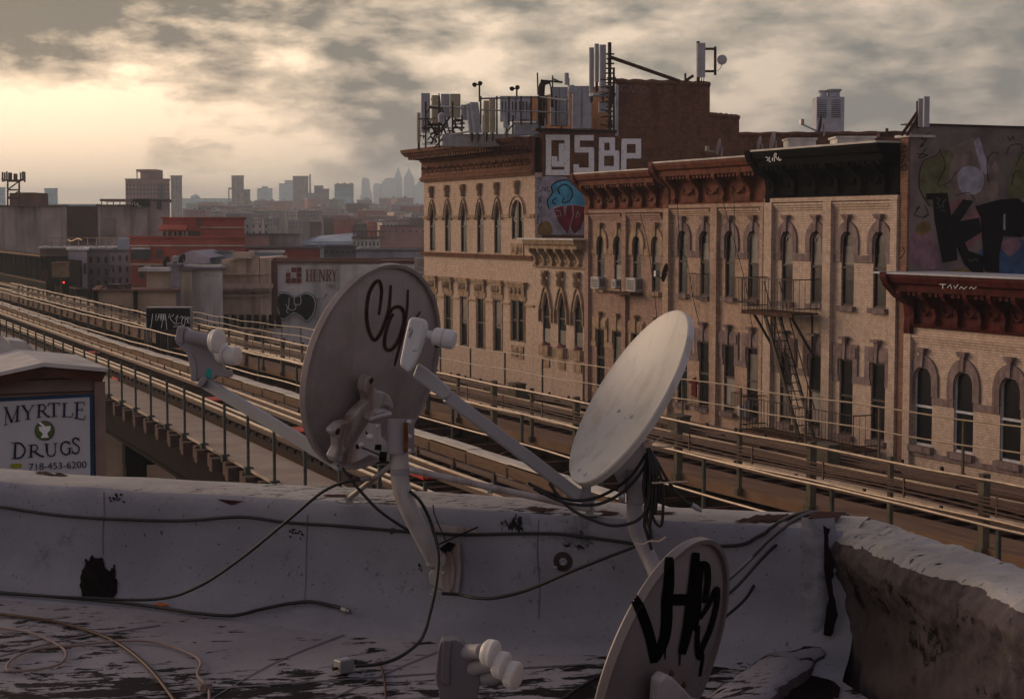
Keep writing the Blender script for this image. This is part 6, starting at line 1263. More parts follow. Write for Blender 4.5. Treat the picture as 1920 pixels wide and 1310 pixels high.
NU = 420; k = len(prof); vs = []
for i in range(NU + 1):
    u = -.04 + LR * i / NU
    for v, s_, z in prof:
        w = NZ.noise(Vector((u * 2.0, z * 4, 20))) * .03 + NZ.noise(Vector((u * 9, z * 12, 25))) * .018 + NZ.noise(Vector((u * 28, z * 28, 5))) * .011 + NZ.noise(Vector((u * 60, z * 60, 5))) * .006
        top = z > -.03
        p = QI0 + Ur * u + Vr * ((v * ThR if v < 0 and s_ else v) + (w if not top or v > -.9 else w * .3)); vs.append(Vector((p.x, p.y, ZT + z + (NZ.noise(Vector((u * 3, v * 9, 40))) * .014 + NZ.noise(Vector((u * 14, v * 20, 40))) * .010 + NZ.noise(Vector((u * 40, v * 50, 40))) * .005 if top else 0))))
fs = [(i * k + j, i * k + j + 1, (i + 1) * k + j + 1, (i + 1) * k + j) for i in range(NU) for j in range(k - 1)]
m.add(vs, fs); m.m = [1 if (f % (k - 1)) in (1, 2, 3, 4, 5, 6, 7) else 0 for f in range(len(fs))]; m.prism([Vector((p.x, p.y, ZT - .02)) for p in (QI0 - Ur * .04, QO0 - Ur * .04)] + [Vector((p.x, p.y, ZT - .6)) for p in (QO0 - Ur * .04, QI0 - Ur * .04)], Ur * .01)
obj('parapet', m, [M['rightcoat'], M['topcoat']], RB, 'crumbling dark side parapet with a pale top', smooth=50)
# deck
C0 = PI0 + Uf * U0 + Vf * .16; C1 = PI0 + Uf * (L + .1) + Vf * .16; E0 = C0 + Vf * 8; E1 = QI0 + Ur * (LR - .1) - Vr * .05
m = MB(); nu, nv = 180, 130; vs = []
for i in range(nu + 1):
    for j in range(nv + 1):
        s_, t_ = i / nu, (j / nv) ** 1.3; p = C0.lerp(C1, s_).lerp(E0.lerp(E1, s_), t_); z = deckz(p) - .004 + NZ.noise(p * 1.1) * .018 + NZ.noise(p * 4) * .005 - (.0 if t_ else 0.01)
        vs.append(Vector((p.x, p.y, z)))
m.add(vs, [(i * (nv + 1) + j, i * (nv + 1) + j + 1, (i + 1) * (nv + 1) + j + 1, (i + 1) * (nv + 1) + j) for i in range(nu) for j in range(nv)])
deck = obj('roof_deck', m, M['deckcoat'], RB, smooth=70)
m = MB(); OF = [PO0 + Uf * U0 + Vf * .02, PO1 + Uf * .1 + Vf * .02, QO0 + Vr * .02, QO0 + Vr * .02 + Ur * LR, E0]
m.prism([Vector((p.x, p.y, 0)) for p in OF], UZ * 12.2); obj('outer_wall', m, M['brickBrown'], RB)
def bvhsurf(*obs):
    V_ = []; P_ = []
    for o in obs:
        me = o.data; par_ = o; Lo = Vector((0, 0, 0)); n0 = len(V_)
        while par_ is not None: Lo = Lo + par_.location; par_ = par_.parent
        V_ += [v.co + Lo for v in me.vertices]; P_ += [tuple(n0 + i for i in p.vertices) for p in me.polygons]
    bt = BVHTree.FromPolygons(V_, P_)
    def f(x, y):
        r = ray(x, y).normalized(); h = bt.ray_cast(CAM, r)
        if h[0] is None: h = bt.find_nearest(CAM + r * 5.4)
        nn = h[1] if h[1].dot(r) < 0 else -h[1]
        return h[0], nn
    return f
SFR0 = bvhsurf(front); SDK0 = bvhsurf(deck); M['seam'] = mat('seam_tape', (.13, .12, .14), .8)
# corner lump, curb and torn flashing
m = MB(); vs = []; cpx = [(1498, 1190, .0), (1512, 972, .0), (1548, 976, 0), (1562, 1190, 0)]
n_ = 40
for i in range(n_ + 1):
    t_ = i / n_; y = 968 + (1190 - 968) * t_
    for j in range(7):
        s_ = j / 6; x = 1504 + 62 * s_ + 10 * math.sin(t_ * 4.0) * (s_ - .2) - 16 * (1 - s_) * t_ ** 3
        p, nn = SWL(x, y); q = p + nn * (.012 + .03 * math.sin(math.pi * s_) + .016 * NZ.noise(Vector((x * .06, y * .03, 1))) + .006 * NZ.noise(Vector((x * .2, y * .1, 1)))); vs.append(q)
m.add(vs, [(i * 7 + j, i * 7 + j + 1, (i + 1) * 7 + j + 1, (i + 1) * 7 + j) for i in range(n_) for j in range(6)]); obj('corner_flashing', m, M['wallcoat'], RB, smooth=60)
m = MB(); cr = [onDeck(x, y) for x, y in ((1590, 1120), (1540, 1160), (1490, 1195), (1440, 1228), (1370, 1280), (1290, 1350), (1200, 1440))]; cr = cat(cr, 12); vs = []
pc = [(-.05, -.03), (.0, .006), (.03, .018), (.06, .026), (.10, .03), (.15, .028), (.165, .018), (.175, -.04), (.19, -.09)]
for i, p in enumerate(cr):
    tt = (cr[min(i + 1, len(cr) - 1)] - cr[max(i - 1, 0)]); tt.z = 0; tt.normalize(); sd_ = Vector((-tt.y, tt.x, 0))
    if sd_.dot(RT) < 0: sd_ = -sd_
    for o, z in pc: vs.append(Vector((p.x, p.y, 0)) + sd_ * (o + .02 * NZ.noise(Vector((i * .35, o * 20, 2)))) + UZ * (deckz(p) + z * min(1, .15 + i / 30) - .02 * max(0, 1 - i / 20) + .014 * NZ.noise(Vector((i * .25, o * 9, 8)))))
k = len(pc); m.add(vs, [(i * k + j, i * k + j + 1, (i + 1) * k + j + 1, (i + 1) * k + j) for i in range(len(cr) - 1) for j in range(k - 1)]); m.m = [1 if f % (k - 1) > 5 else 0 for f in range(len(m.f))]
obj('roof_curb', m, [M['deckcoat'], M['rightcoat']], RB, smooth=60)  # right side of the curb takes the shade-darkened coating
for pts in ([(195, 922), (196, 960), (193, 1000), (194, 1040)], [(577, 965), (575, 1020), (574, 1080), (571, 1135)], [(1010, 975), (1008, 1040), (1012, 1100), (1010, 1160)]):
    m = MB(); pxribbon(m, pts, 2.2, SFR0, .0015, 6); obj('seam', m, M['seam'], RB)
for pts in ([(-20, 1235), (120, 1200), (300, 1172)], [(380, 1320), (520, 1240), (700, 1170)], [(600, 1320), (800, 1230), (980, 1170)], [(60, 1330), (300, 1300), (700, 1270), (1100, 1245)]):
    m = MB(); pxribbon(m, pts, 2.4, SDK0, .002, 8); obj('seam', m, M['seam'], RB)
rr = random.Random(5)
def ragged(pts, amp, n=6):
    out = []
    for (x0, y0), (x1, y1) in zip(pts, pts[1:] + pts[:1]):
        for i in range(n): t_ = i / n; out.append((x0 + (x1 - x0) * t_ + rr.uniform(-amp, amp), y0 + (y1 - y0) * t_ + rr.uniform(-amp, amp)))
    return out
def stain(pts, surf, off, amp=1.5, mt='tar', nm='tar_patch', n=5): m = MB(); pxpoly(m, ragged(pts, amp, n), surf, off); return obj(nm, m, M[mt], RB)
BV = BVHTree.FromObject(front, bpy.context.evaluated_depsgraph_get()) if False else None
SFR = bvhsurf(front); _sd = bvhsurf(deck); SDK = lambda x, y: (_sd(x, y)[0], Vector((0, 0, 1)))
stain([(153, 1118), (150, 1085), (160, 1060), (162, 1045), (168, 1050), (174, 1040), (182, 1052), (192, 1042), (200, 1065), (208, 1070), (216, 1058), (219, 1085), (222, 1100), (214, 1122), (185, 1128)], SFR, .004, 1.8)
for pts in ([(197, 930), (215, 924), (237, 926), (235, 938), (215, 948)], [(545, 990), (560, 986), (566, 1000), (562, 1020), (552, 1010)]): 
    for q in range(14):
        cx_ = sum(p[0] for p in pts) / 5 + rr.uniform(-14, 14); cy_ = sum(p[1] for p in pts) / 5 + rr.uniform(-9, 9); stain([(cx_ - 2.5, cy_), (cx_, cy_ - 2.2), (cx_ + 2.5, cy_), (cx_, cy_ + 2.2)], SFR, .004, 1.2, n=2)
for pts in ([(1455, 1212), (1490, 1185), (1530, 1160), (1560, 1150), (1590, 1200), (1570, 1310), (1520, 1290), (1480, 1240)], [(1400, 1290), (1440, 1262), (1480, 1240), (1500, 1262), (1450, 1300), (1410, 1330)], [(1500, 1262), (1560, 1290), (1560, 1340), (1440, 1340), (1450, 1310)]): stain(pts, SDK, .004, 4)
M['barebrick'] = mat('bare_dark_brick', (.05, .02, .018), .9)
stain([(1378, 980), (1420, 968), (1470, 966), (1500, 968), (1490, 976), (1440, 980)], SFR, .005, 2, 'barebrick', 'bare_brick_patch')
for x_, y_, w_ in ((1120, 962, 60), (1230, 962, 40), (1010, 956, 40), (300, 890, 30), (640, 930, 36), (90, 888, 26)): stain([(x_ - w_, y_), (x_, y_ - 3), (x_ + w_, y_ + 1), (x_ + w_ * .3, y_ + 4)], SFR, .004, 1.6, 'barebrick', 'bare_brick_patch')
m = MB()
for i in range(8): x = 1535 + rr.uniform(-18, 40); p, nn = SWL(x, 975); 
pxpoly(m, ragged([(1513, 968), (1540, 962), (1585, 966), (1570, 978), (1545, 984), (1520, 976)], 2, 4), lambda x, y: (onZ(x, y, ZT + .012), UZ), .008); obj('torn_edge', m, M['barebrick'], RB)
pts = [(1543, 985), (1556, 990), (1552, 1020), (1566, 1060), (1560, 1100), (1570, 1150), (1558, 1195), (1546, 1190), (1552, 1120), (1545, 1060)]
m = MB(); pxpoly(m, ragged(pts, 2.5, 4), SP(PI0 + Vf * .075, Vf), .0); obj('open_crack', m, M['tar'], RB)
# dents and nail heads on the parapet
m = MB()
for x, y in ((685, 1065), (910, 1052), (1066, 1019), (1165, 1030), (1000, 1070), (994, 1125), (705, 1075), (1155, 985), (540, 1075), (1000, 1020), (564, 1075)):
    p, nn = SFR(x, y); m.lathe([(.006, .0), (.006, .004), (.002, .006), (.0, .006)], p, nn, UZ, 8)
obj('nail_heads', m, M['wallcoat'], RB, smooth=50)
# broken old bracket stub
t = thing('bracket_stub', 'rusty remains of an old round bracket bolted to the front parapet', 'bracket', SFR(1056, 1070)[0]); p, nn = SFR(1056, 1052)
m = MB(); m.lathe([(.030, .001), (.031, .004), (.026, .006), (.0, .005)], p, nn, UZ, 16); obj('plate', m, M['darkmetal'], t, smooth=40)
m = MB(); m.lathe([(.012, .005), (.013, .012), (.008, .018), (.0, .014)], p + RT * .004, nn, UZ, 10); m.lathe([(.006, .008), (.007, .016), (0, .02)], p + RT * -.02 - UZ * .018, nn, UZ, 8); obj('pipe_stub', m, M['wallcoat'], t, smooth=40)
# ------------------------------------------------------------------ dishes
def bolt(m, p, ax, r, h=.006):
    r *= .72; h *= .6; m.lathe([(r * 1.35, 0), (r * 1.35, h * .35), (r, h * .4), (r, h), (r * .6, h * 1.15), (0, h * 1.15)], p, ax, UP, 10)
def bev(o, w=.004, s=2): b = o.modifiers.new('b', 'BEVEL'); b.width = w; b.segments = s; b.limit_method = 'ANGLE'; return o
M['strap'] = mat('dish_bracket_grey', (.36, .33, .33), .45, var=.15, scale=8, streak=((.14, .07, .04), 9))
M['lnbwhite'] = mat('white_plastic', (.56, .56, .58), .45, var=.08)
M['capwhite'] = mat('translucent_cap_plastic', (.58, .56, .54), .4, var=.05)
M['lnbgrey'] = mat('grey_plastic', (.27, .25, .27), .5, var=.12)
M['spray'] = mat('brown_black_spray', (.045, .026, .022), .8, var=.3, scale=20); M['spray2'] = mat('black_spray', (.004, .003, .004), .9, var=.3, spec=.03)
# --- dish one, seen from behind
d1 = 5.45; c = at(694, 686, d1); n1_ = cam_n(-.815, .25, .525); R1 = .331
D1 = thing('satellite_dish', 'large dish seen from behind with a looping brown spray tag, on a bent white mast', 'satellite dish', at(820, 1110, 5.4), 'large satellite dishes on the near roof')
mb_ = dish_mb(c, n1_, RT * .30 + UP * .954, R1, dep=.17, rim=.075); refl = obj('reflector', mb_, M['dish'], D1, smooth=35); SD1 = bvhsurf(refl)
zc = T(560, 480, 5.953); m = MB()
for P, w in (([(893, 655), (915, 500), (922, 370), (895, 280), (840, 310), (780, 430), (755, 640), (778, 820), (838, 935), (905, 870), (960, 740), (1002, 600), (1018, 450), (1026, 325)], 44), ([(985, 700), (1030, 600), (1085, 565), (1140, 580), (1175, 660), (1160, 790), (1100, 960), (1020, 1045), (960, 1020), (958, 900), (1000, 740), (1050, 640)], 42), ([(1216, 372), (1205, 600), (1165, 850), (1112, 1050), (1066, 1222)], 30), ([(1352, 620), (1330, 660), (1300, 680)], 20)):
    pxribbon(m, zc(P), w * .88 / 5.953, SD1, .0018 + .0003 * (len(m.f) // 40 % 7), 10, taper=.35, nx=6)
obj('spray_tag', m, M['spray'], refl, 'looping brown spray paint letters')
zb = T(620, 660, 5.458); off = c - n1_ * (.17 * R1 + .06)
def onB(x, y, o=0.0): return onP(*zb([(x, y)])[0], off - n1_ * o, n1_)
yoke = [(385, 262), (412, 246), (438, 270), (450, 360), (490, 400), (560, 410), (612, 452), (645, 520), (650, 575), (615, 592), (600, 560), (540, 556), (480, 600), (430, 622), (380, 670), (330, 730), (262, 830), (232, 900), (205, 960), (172, 1130), (150, 1165), (62, 1128), (34, 1080), (80, 980), (74, 880), (32, 838), (32, 800), (110, 730), (190, 710), (240, 650), (310, 570), (380, 510), (375, 450), (348, 400), (355, 335)]
m = MB(); m.prism([onB(x, y) for x, y in yoke], n1_ * .035); bev(obj('yoke_bracket', m, M['strap'], D1, smooth=30), .009, 3)
m = MB(); m.prism([onB(x, y, .03) for x, y in [(430, 640), (540, 590), (620, 610), (640, 640), (560, 660), (460, 690), (400, 700)]], n1_ * .03); m.tube([onB(400, 690, .04), onB(500, 655, .045), onB(612, 632, .04)], .007, 8); bev(obj('cross_brace', m, M['strap'], D1, smooth=40), .002)
for x, y, r in ((415, 290, .010), (70, 812, .011), (128, 998, .011), (96, 1088, .011)): m = MB(); bolt(m, onB(x, y, .0), -n1_, r); obj('bolt', m, M['rust' if y < 900 else 'bolt'], D1, smooth=40)
dm = 5.24
m = MB(); pxprism(m, zb([(385, 720), (510, 735), (518, 860), (560, 900), (620, 965), (636, 1020), (632, 1080), (600, 1112), (490, 1092), (400, 1050), (300, 1105), (185, 1150), (225, 960), (300, 850)]), dm + .03, .012); bev(obj('side_plate', m, M['strap'], D1), .002)
for P in ([(455, 945), (520, 945), (518, 1005), (450, 1000)], [(355, 800), (385, 835), (380, 850), (355, 830)], [(255, 945), (285, 940), (295, 985), (260, 990)]): m = MB(); pxprism(m, zb(P), dm + .0285, .0012); obj('slot', m, M['black'], D1)
for x, y, r in ((400, 870, .012), (475, 762, .006), (580, 1070, .013), (312, 950, .009)): m = MB(); bolt(m, at(*zb([(x, y)])[0], dm + .03), -FW, r, .01); obj('bolt', m, M['bolt'], D1, smooth=40)
m = MB(); m.cyl(at(*zb([(500, 1060)])[0], dm), at(*zb([(570, 1068)])[0], dm), .014, n=12); m.cyl(at(*zb([(320, 975)])[0], dm), at(*zb([(500, 1050)])[0], dm), .0025, n=6); obj('adjuster', m, M['black'], D1, smooth=40)
mast = [(749, 792, 5.26), (749, 840, 5.26), (749, 880, 5.26), (751, 905, 5.265), (759, 935, 5.27), (772, 965, 5.28), (789, 998, 5.30), (806, 1030, 5.32), (822, 1058, 5.335)]
m = MB(); m.tube(cat([at(*q) for q in mast], 5), .0285, 20); obj('mast', m, mat('white_mast', (.36, .34, .34), .45, var=.2, scale=9, streak=((.22, .12, .07), 12)), D1, smooth=50)
m = MB(); m.tube([at(745, 785, 5.25), at(745, 850, 5.25)], .0305, 20); m.box(at(758, 850, 5.25) - Vector((0, .005, 0)), at(777, 785, 5.25) + Vector((0, .005, 0))); obj('mast_clamp', m, M['lnbgrey'], D1, smooth=50)
m = MB(); m.box(at(760, 848, 5.215), at(764, 792, 5.215) + Vector((.0, .01, 0))); obj('rust_streak', m, mat('orange_rust', (.17, .06, .025), .8, var=.5, scale=30), D1)
for y in (791, 818, 845): m = MB(); bolt(m, at(767, y, 5.225), -FW, .0085, .01); obj('bolt', m, M['bolt'], D1, smooth=40)
for y in (858, 868): m = MB(); m.tube([at(749, y, 5.26), at(749, y + 2, 5.26)], .0295, 20); obj('mast_band', m, M['strap'], D1, smooth=50)
m = MB(); m.tube([at(749, 878, 5.26), at(750, 890, 5.26)], .0292, 20); obj('mast_band', m, M['lnbgrey'], D1, smooth=50)
for p, q, lab in (((738, 868, 5.27), (655, 933), 'a'), ((772, 881, 5.27), (1106, 954), 'b')):
    A_ = at(*p); B_ = onZ(*q, ZT + .02); m = MB(); m.cyl(A_, B_, .0085 if lab == 'a' else .0105, n=12); br_ = obj('brace_rod', m, M['strap'], D1, smooth=50)
    m = MB(); m.frame(B_ - UZ * .014, Uf, Vf, UZ, (.075, .035, .004)); m.frame(B_ - UZ * .005, Uf, Vf, UZ, (.022, .01, .03)); bolt(m, B_ + Vf * .006, Vf, .007); obj('foot_plate', m, M['steel'], br_)
    if lab == 'b': m = MB(); bolt(m, A_ - FW * .01, -FW, .012, .008); g_ = A_.lerp(B_, .44); m.cyl(g_ - UZ * .02, g_ + UZ * .012, .009, n=8); obj('bolt', m, M['bolt'], br_, smooth=40)
def wallprism(pts, o, th, nm, mt, bv=.002):
    m = MB(); m.prism([SWL(x, y)[0] + Vf * o for x, y in pts], Vf * th); return bev(obj(nm, m, M[mt], D1), bv)
wallprism([(815, 990), (820, 983), (828, 981), (890, 988), (905, 994), (902, 1003), (880, 1004), (830, 999), (818, 998)], .02, .004, 'wall_strap', 'strap')
wallprism([(812, 1105), (818, 1098), (840, 1106), (890, 1114), (898, 1120), (895, 1129), (880, 1129), (830, 1120), (816, 1117)], .024, .004, 'wall_strap', 'strap')
wallprism([(845, 1020), (870, 1012), (873, 1060), (868, 1108), (845, 1104), (815, 1090), (812, 1070), (830, 1050)], .024, .02, 'wall_bracket', 'strap', .006)
wallprism([(x, y) for x, y in [(852 + 12.5 * math.cos(t_ * .5236), 1066 + 41 * math.sin(t_ * .5236)) for t_ in range(12)]], .05, .006, 'pivot_plate', 'strap')
for x, y in ((821, 991), (816, 1110), (883, 1124), (844, 1067)): m = MB(); bolt(m, SWL(x, y)[0] + Vf * (.03 if y != 1067 else .056), Vf, .0065, .006); obj('bolt', m, M['bolt'], D1, smooth=40)
m = MB(); m.bar(SWL(836, 1014)[0] + Vf * .055, SWL(908, 982)[0] + Vf * .06, .012, .005); pq = [(822, 1018), (836, 1022), (852, 1010), (866, 1014), (848, 1040), (842, 1048), (836, 1030)]; m.prism([SWL(x, y)[0] + Vf * .05 for x, y in pq], Vf * .006); obj('lever', m, M['black'], D1)
m = MB(); m.tube([SWL(x, y)[0] + Vf * .045 for x, y in [(822, 942), (824, 958), (832, 978), (842, 1000), (846, 1010)]], .0022, 6); obj('tie_wire', m, M['cable'], D1)
m = MB(); p = at(800, 1060, 5.3); m.bar(at(793, 1060, 5.32), at(812, 1062, 5.31), .012, .003); m.bar(at(793, 1066, 5.32), at(812, 1064, 5.31), .012, .003); obj('clamp_ears', m, M['steel'], D1)
m = MB(); m.lathe([(.0312, -.012), (.0325, -.012), (.0325, .004), (.0312, .004)], at(818, 1050, 5.33), (at(822, 1058, 5.335) - at(806, 1030, 5.32)), UP, 20); obj('mast_collar', m, M['strap'], D1, smooth=50)
# arm and triple feed
A_ = at(640, 872, 5.36); B_ = at(379, 714, 5.72); m = MB(); m.bar(A_, B_, .022, .040); ar = bev(obj('feed_arm', m, mat('arm_grey', (.30, .30, .32), .4, var=.1), D1), .004)
for t_ in (.05, .09, .02): m = MB(); p = A_.lerp(B_, t_) - FW * .014; bolt(m, p + UP * (t_ * .2 - .01), -FW, .0035, .002); obj('screw', m, M['black'], ar)
zl_ = T(310, 590, 8.735); dl = 5.70
m = MB(); pxprism(m, zl_([(205, 200), (250, 190), (330, 200), (400, 245), (440, 282), (640, 300), (700, 262), (725, 300), (730, 560), (770, 640), (820, 745), (930, 770), (945, 900), (1055, 900), (1065, 1000), (1050, 1025), (900, 1010), (830, 1000), (770, 1060), (600, 1010), (510, 1100), (415, 1075), (412, 900), (370, 700), (330, 600), (180, 475), (150, 400)]), dl, .06); ln = bev(obj('feed_body', m, M['lnbgrey'], D1, smooth=35), .009, 3)
m = MB(); pxprism(m, zl_([(430, 620), (470, 700), (510, 830), (515, 1080), (415, 1072), (412, 900), (370, 700), (330, 600)]), dl - .006, .01); bev(obj('cover_rib', m, M['lnbgrey'], ln), .003)
m = MB(); pxprism(m, zl_([(190, 210), (245, 200), (300, 215), (290, 470), (200, 470), (160, 400)]), dl - .008, .01); bev(obj('end_cover', m, M['lnbgrey'], ln), .003)
def cap(par, px, py, d, ax, r, ln_=.034, neck=None, nm='feed_cap', mt='capwhite'):
    m = MB(); p = at(px, py, d) - ax * ln_; m.lathe([(.0, 0), (r * .72, 0), (r * .96, ln_ * .22), (r, ln_ * .45), (r, ln_ * .74), (r * 1.015, ln_ * .76), (r * 1.0, ln_ * .84), (r * .9, ln_ * .95), (r * .6, ln_ * 1.0), (0, ln_ * 1.02)], p, ax, UP, 28); o = obj(nm, m, M[mt], par, smooth=45)
    if neck: m = MB(); m.tube([p - ax * .005, at(*neck)], r * .55, 14); obj('neck', m, M['lnbgrey'], o, smooth=50)
ax1 = cam_n(.84, -.05, -.42)
cap(D1, 413, 640, 5.64, ax1, .0405, .032, (352, 630, 5.68)); cap(D1, 424, 663, 5.66, ax1, .0335, .03); cap(D1, 447, 668, 5.645, ax1, .031, .05, (420, 665, 5.68))
m = MB(); pxprism(m, zl_([(690, 868), (765, 905), (740, 1060), (650, 1010)]), dl - .0012, .001); obj('sticker', m, mat('teal_sticker', (.03, .32, .30), .5), ln)
m = MB(); pxprism(m, zl_([(510, 1140), (600, 995), (690, 1030), (680, 1075), (580, 1205)]), dl - .03, .04); bev(obj('arm_clip', m, M['lnbgrey'], ln), .005)
# --- dish two, facing us
K2 = .918
def at2(x, y, d): return at(x, y, d * K2)
d2 = 5.50; c = at2(1176, 742, d2); n2_ = cam_n(-.83, .52, -.235); R2 = .319 * K2
D2 = thing('satellite_dish', 'dish showing its hollow warm lit front, with a long feed arm reaching left', 'satellite dish', at2(1215, 1060, 5.25), 'large satellite dishes on the near roof')
mb_ = dish_mb(c, n2_, RT * .53 + UP * .848, R2, dep=.17, rim=.07); refl = obj('reflector', mb_, M['dish_front'], D2, smooth=35); SD2 = bvhsurf(refl)
for x, y, r in ((1160, 770, .006), (1184, 781, .0065), (1171, 783, .003), (1086, 881, .006), (1097, 889, .006)):
    p, nn = SD2(x, y); m = MB(); m.lathe([(r * 1.1, 0), (r, r * .55), (r * .6, r * .8), (0, r * .85)], p, nn, UP, 12); obj('rivet', m, M['lnbwhite'], D2, smooth=40)
m = MB(); bk_ = [at2(x, y, 5.52) for x, y in ((1150, 885), (1215, 820), (1226, 850), (1220, 900), (1190, 915), (1162, 908))]; m.prism(bk_, FW * .05); bev(obj('mount_bracket', m, M['strap'], D2), .006)
m = MB(); m.tube(cat([at2(*q) for q in ((1190, 880, 5.5), (1190, 950, 5.5), (1192, 985, 5.49), (1203, 1015, 5.48), (1222, 1055, 5.42), (1238, 1095, 5.33))], 5), .024, 18); obj('mast', m, M['lnbgrey'], D2, smooth=50)
m = MB(); m.tube([at2(1191, 896, 5.5), at2(1191, 945, 5.5)], .0265, 18); m.frame(at2(1166, 918, 5.5), RT, FW, UP, (.018, .03, .07)); m.frame(at2(1214, 918, 5.5), RT, FW, UP, (.018, .03, .07)); bev(obj('mast_clamp', m, M['lnbgrey'], D2, smooth=50), .003)
for x, y in ((1209, 907), (1209, 928), (1166, 930)): m = MB(); bolt(m, at2(x, y, 5.47), -FW, .008); obj('bolt', m, M['bolt'], D2, smooth=40)
m = MB(); m.tube([at2(1100, 905, 5.52), at2(1098, 945, 5.52)], .014, 12); m.bar(at2(1064, 918, 5.5), at2(1112, 938, 5.53), .03, .034); obj('arm_socket', m, M['lnbgrey'], D2, smooth=40)
m = MB(); m.bar(at2(1085, 930, 5.5), at2(838, 742, 5.26), .02, .037); ar = bev(obj('feed_arm', m, bpy.data.materials['arm_grey'], D2), .004)
m = MB(); vs = []
za_ = T(760, 560, 3.276); m.prism([at2(*za_([(x, y)])[0], 5.24) for x, y in ((75, 395), (135, 430), (270, 545), (285, 580), (265, 610), (230, 620), (45, 480))], FW * .03); bev(obj('arm_sleeve', m, bpy.data.materials['arm_grey'], D2), .006)
m = MB(); pxprism(m, zc([(1235, 692), (1290, 680), (1400, 700), (1438, 750), (1435, 830), (1405, 950), (1340, 1120), (1300, 1200), (1228, 1305), (1130, 1220), (1133, 1165), (1190, 880)]), 5.17 * K2, .05); lb = bev(obj('feed_body', m, M['lnbwhite'], D2, smooth=35), .010, 3)
m = MB(); pxprism(m, zc([(1350, 755), (1395, 765), (1400, 830), (1375, 950), (1330, 1060), (1250, 1060), (1310, 940)]), 5.166 * K2, .01); bev(obj('raised_cover', m, M['lnbwhite'], lb), .004)
m = MB(); s5 = SD(5.1695 * K2)
for P in ([(1268, 800), (1235, 815), (1240, 830)], [(1235, 835), (1275, 830), (1262, 848)], [(1232, 855), (1272, 862), (1240, 870)], [(1262, 880), (1228, 885), (1255, 895)], [(1222, 900), (1252, 912)]): pxribbon(m, zc(P), .9, s5, .0012, 3)
obj('pen_mark', m, M['black'], lb)
ax2 = cam_n(.955, -.20, -.22); p = at2(799, 627, 5.19)
m = MB(); m.lathe([(.013, 0), (.013, .03), (.0, .03)], p, ax2, UP, 16); obj('neck', m, M['lnbwhite'], lb, smooth=50)
m = MB(); m.lathe([(.0, .022), (.022, .022), (.0255, .028), (.0265, .05), (.024, .051), (.024, .054), (.027, .055), (.0275, .074), (.024, .083), (.012, .087), (0, .087)], p, ax2, UP, 26); obj('feed_cap', m, M['lnbwhite'], lb, smooth=40)
m = MB(); m.box(at2(816, 652, 5.17), at2(823, 646, 5.18)); obj('connector', m, M['darkmetal'], lb)
# --- dish three, bottom right
d3 = 3.85; c = at(1234, 1243, d3); n3_ = cam_n(-.83, .285, .475); R3 = 250 * d3 / F * .985
D3 = thing('satellite_dish', 'nearest dish at the bottom, seen from behind with bold dripping black spray letters', 'satellite dish', onDeck(1300, 1420), 'large satellite dishes on the near roof')
mb_ = dish_mb(c, n3_, RT * .326 + UP * .945, R3, dep=.17, rim=.075); refl = obj('reflector', mb_, mat('dark_dish_paint', (.155, .13, .13), .45, var=.12, scale=9, bump=.1, bscale=160), D3, smooth=35); SD3 = bvhsurf(refl)
zv = T(1100, 990, 4.093); m = MB()
for P, w in (([(325, 500), (385, 570), (440, 700), (490, 860), (515, 1030)], 72), ([(632, 225), (628, 400), (612, 560), (610, 700), (590, 850), (525, 1000)], 78), ([(590, 545), (820, 545)], 78), ([(830, 185), (815, 400), (795, 560), (765, 780), (722, 960)], 70), ([(872, 250), (850, 420), (838, 640), (812, 780)], 62), ([(870, 265), (915, 290), (920, 420), (895, 570)], 42), ([(860, 690), (925, 590), (990, 460), (990, 580), (945, 760), (885, 900), (855, 990), (842, 850), (850, 740)], 36), ([(600, 860), (598, 1005)], 10), ([(712, 940), (708, 1050)], 10), ([(890, 960), (865, 1130)], 18)):
    pxribbon(m, zv(P), w * 1.12 / 4.093, SD3, .0016 + .0003 * (len(m.f) // 40 % 7), 10, taper=.3, nx=8)
obj('spray_tag', m, M['spray2'], refl, 'bold dripping black spray letters')
m = MB(); off = c - n3_ * (.17 * R3 + .045); m.prism([onP(*q, off, n3_) for q in zv([(560, 1400), (575, 1180), (620, 1120), (680, 1150), (760, 1230), (830, 1310), (860, 1500), (600, 1600)])], n3_ * .03); bev(obj('mount_bracket', m, M['strap'], D3), .008)
for q in zv([(640, 1110), (735, 1200)]): m = MB(); bolt(m, onP(*q, off + n3_ * .02, n3_), -n3_, .009, .012); obj('bolt', m, M['rust'], D3, smooth=40)
m = MB(); m.tube([at(1300, 1330, 3.7), onDeck(1310, 1400) + UZ * 0], .026, 16); m.frame(onDeck(1310, 1400), RT, FH, UZ, (.2, .2, .012)); obj('mast', m, M['lnbgrey'], D3, smooth=40)
m = MB(); m.bar(at(1150, 1440, 3.85), at(870, 1340, 4.03), .02, .035); obj('feed_arm', m, bpy.data.materials['arm_grey'], D3)
z6_ = T(800, 1180, 9.6); dl3 = 3.98
m = MB(); pxprism(m, z6_([(245, 215), (290, 188), (520, 186), (640, 240), (700, 310), (880, 330), (900, 560), (968, 900), (955, 1000), (900, 1300), (860, 1700), (260, 1700), (222, 1300), (230, 1100), (180, 1000), (160, 850), (200, 400)]), dl3, .06); lb = bev(obj('feed_body', m, mat('dark_grey_plastic', (.12, .11, .125), .5), D3, smooth=35), .009, 3)
m = MB(); pxprism(m, z6_([(290, 195), (460, 195), (420, 560), (420, 1000), (280, 1000), (250, 850)]), dl3 - .006, .012); bev(obj('end_cover', m, bpy.data.materials['dark_grey_plastic'], lb), .004)
ax3 = cam_n(.88, -.12, -.40)
for x, y, nk in ((1262, 450, (870, 1222)), (1460, 660, (880, 1254)), (1662, 835, (905, 1270))): q = z6_([(x, y)])[0]; cap(D3, q[0], q[1], 3.93, ax3, .0325, .034, (nk[0], nk[1], 4.0))
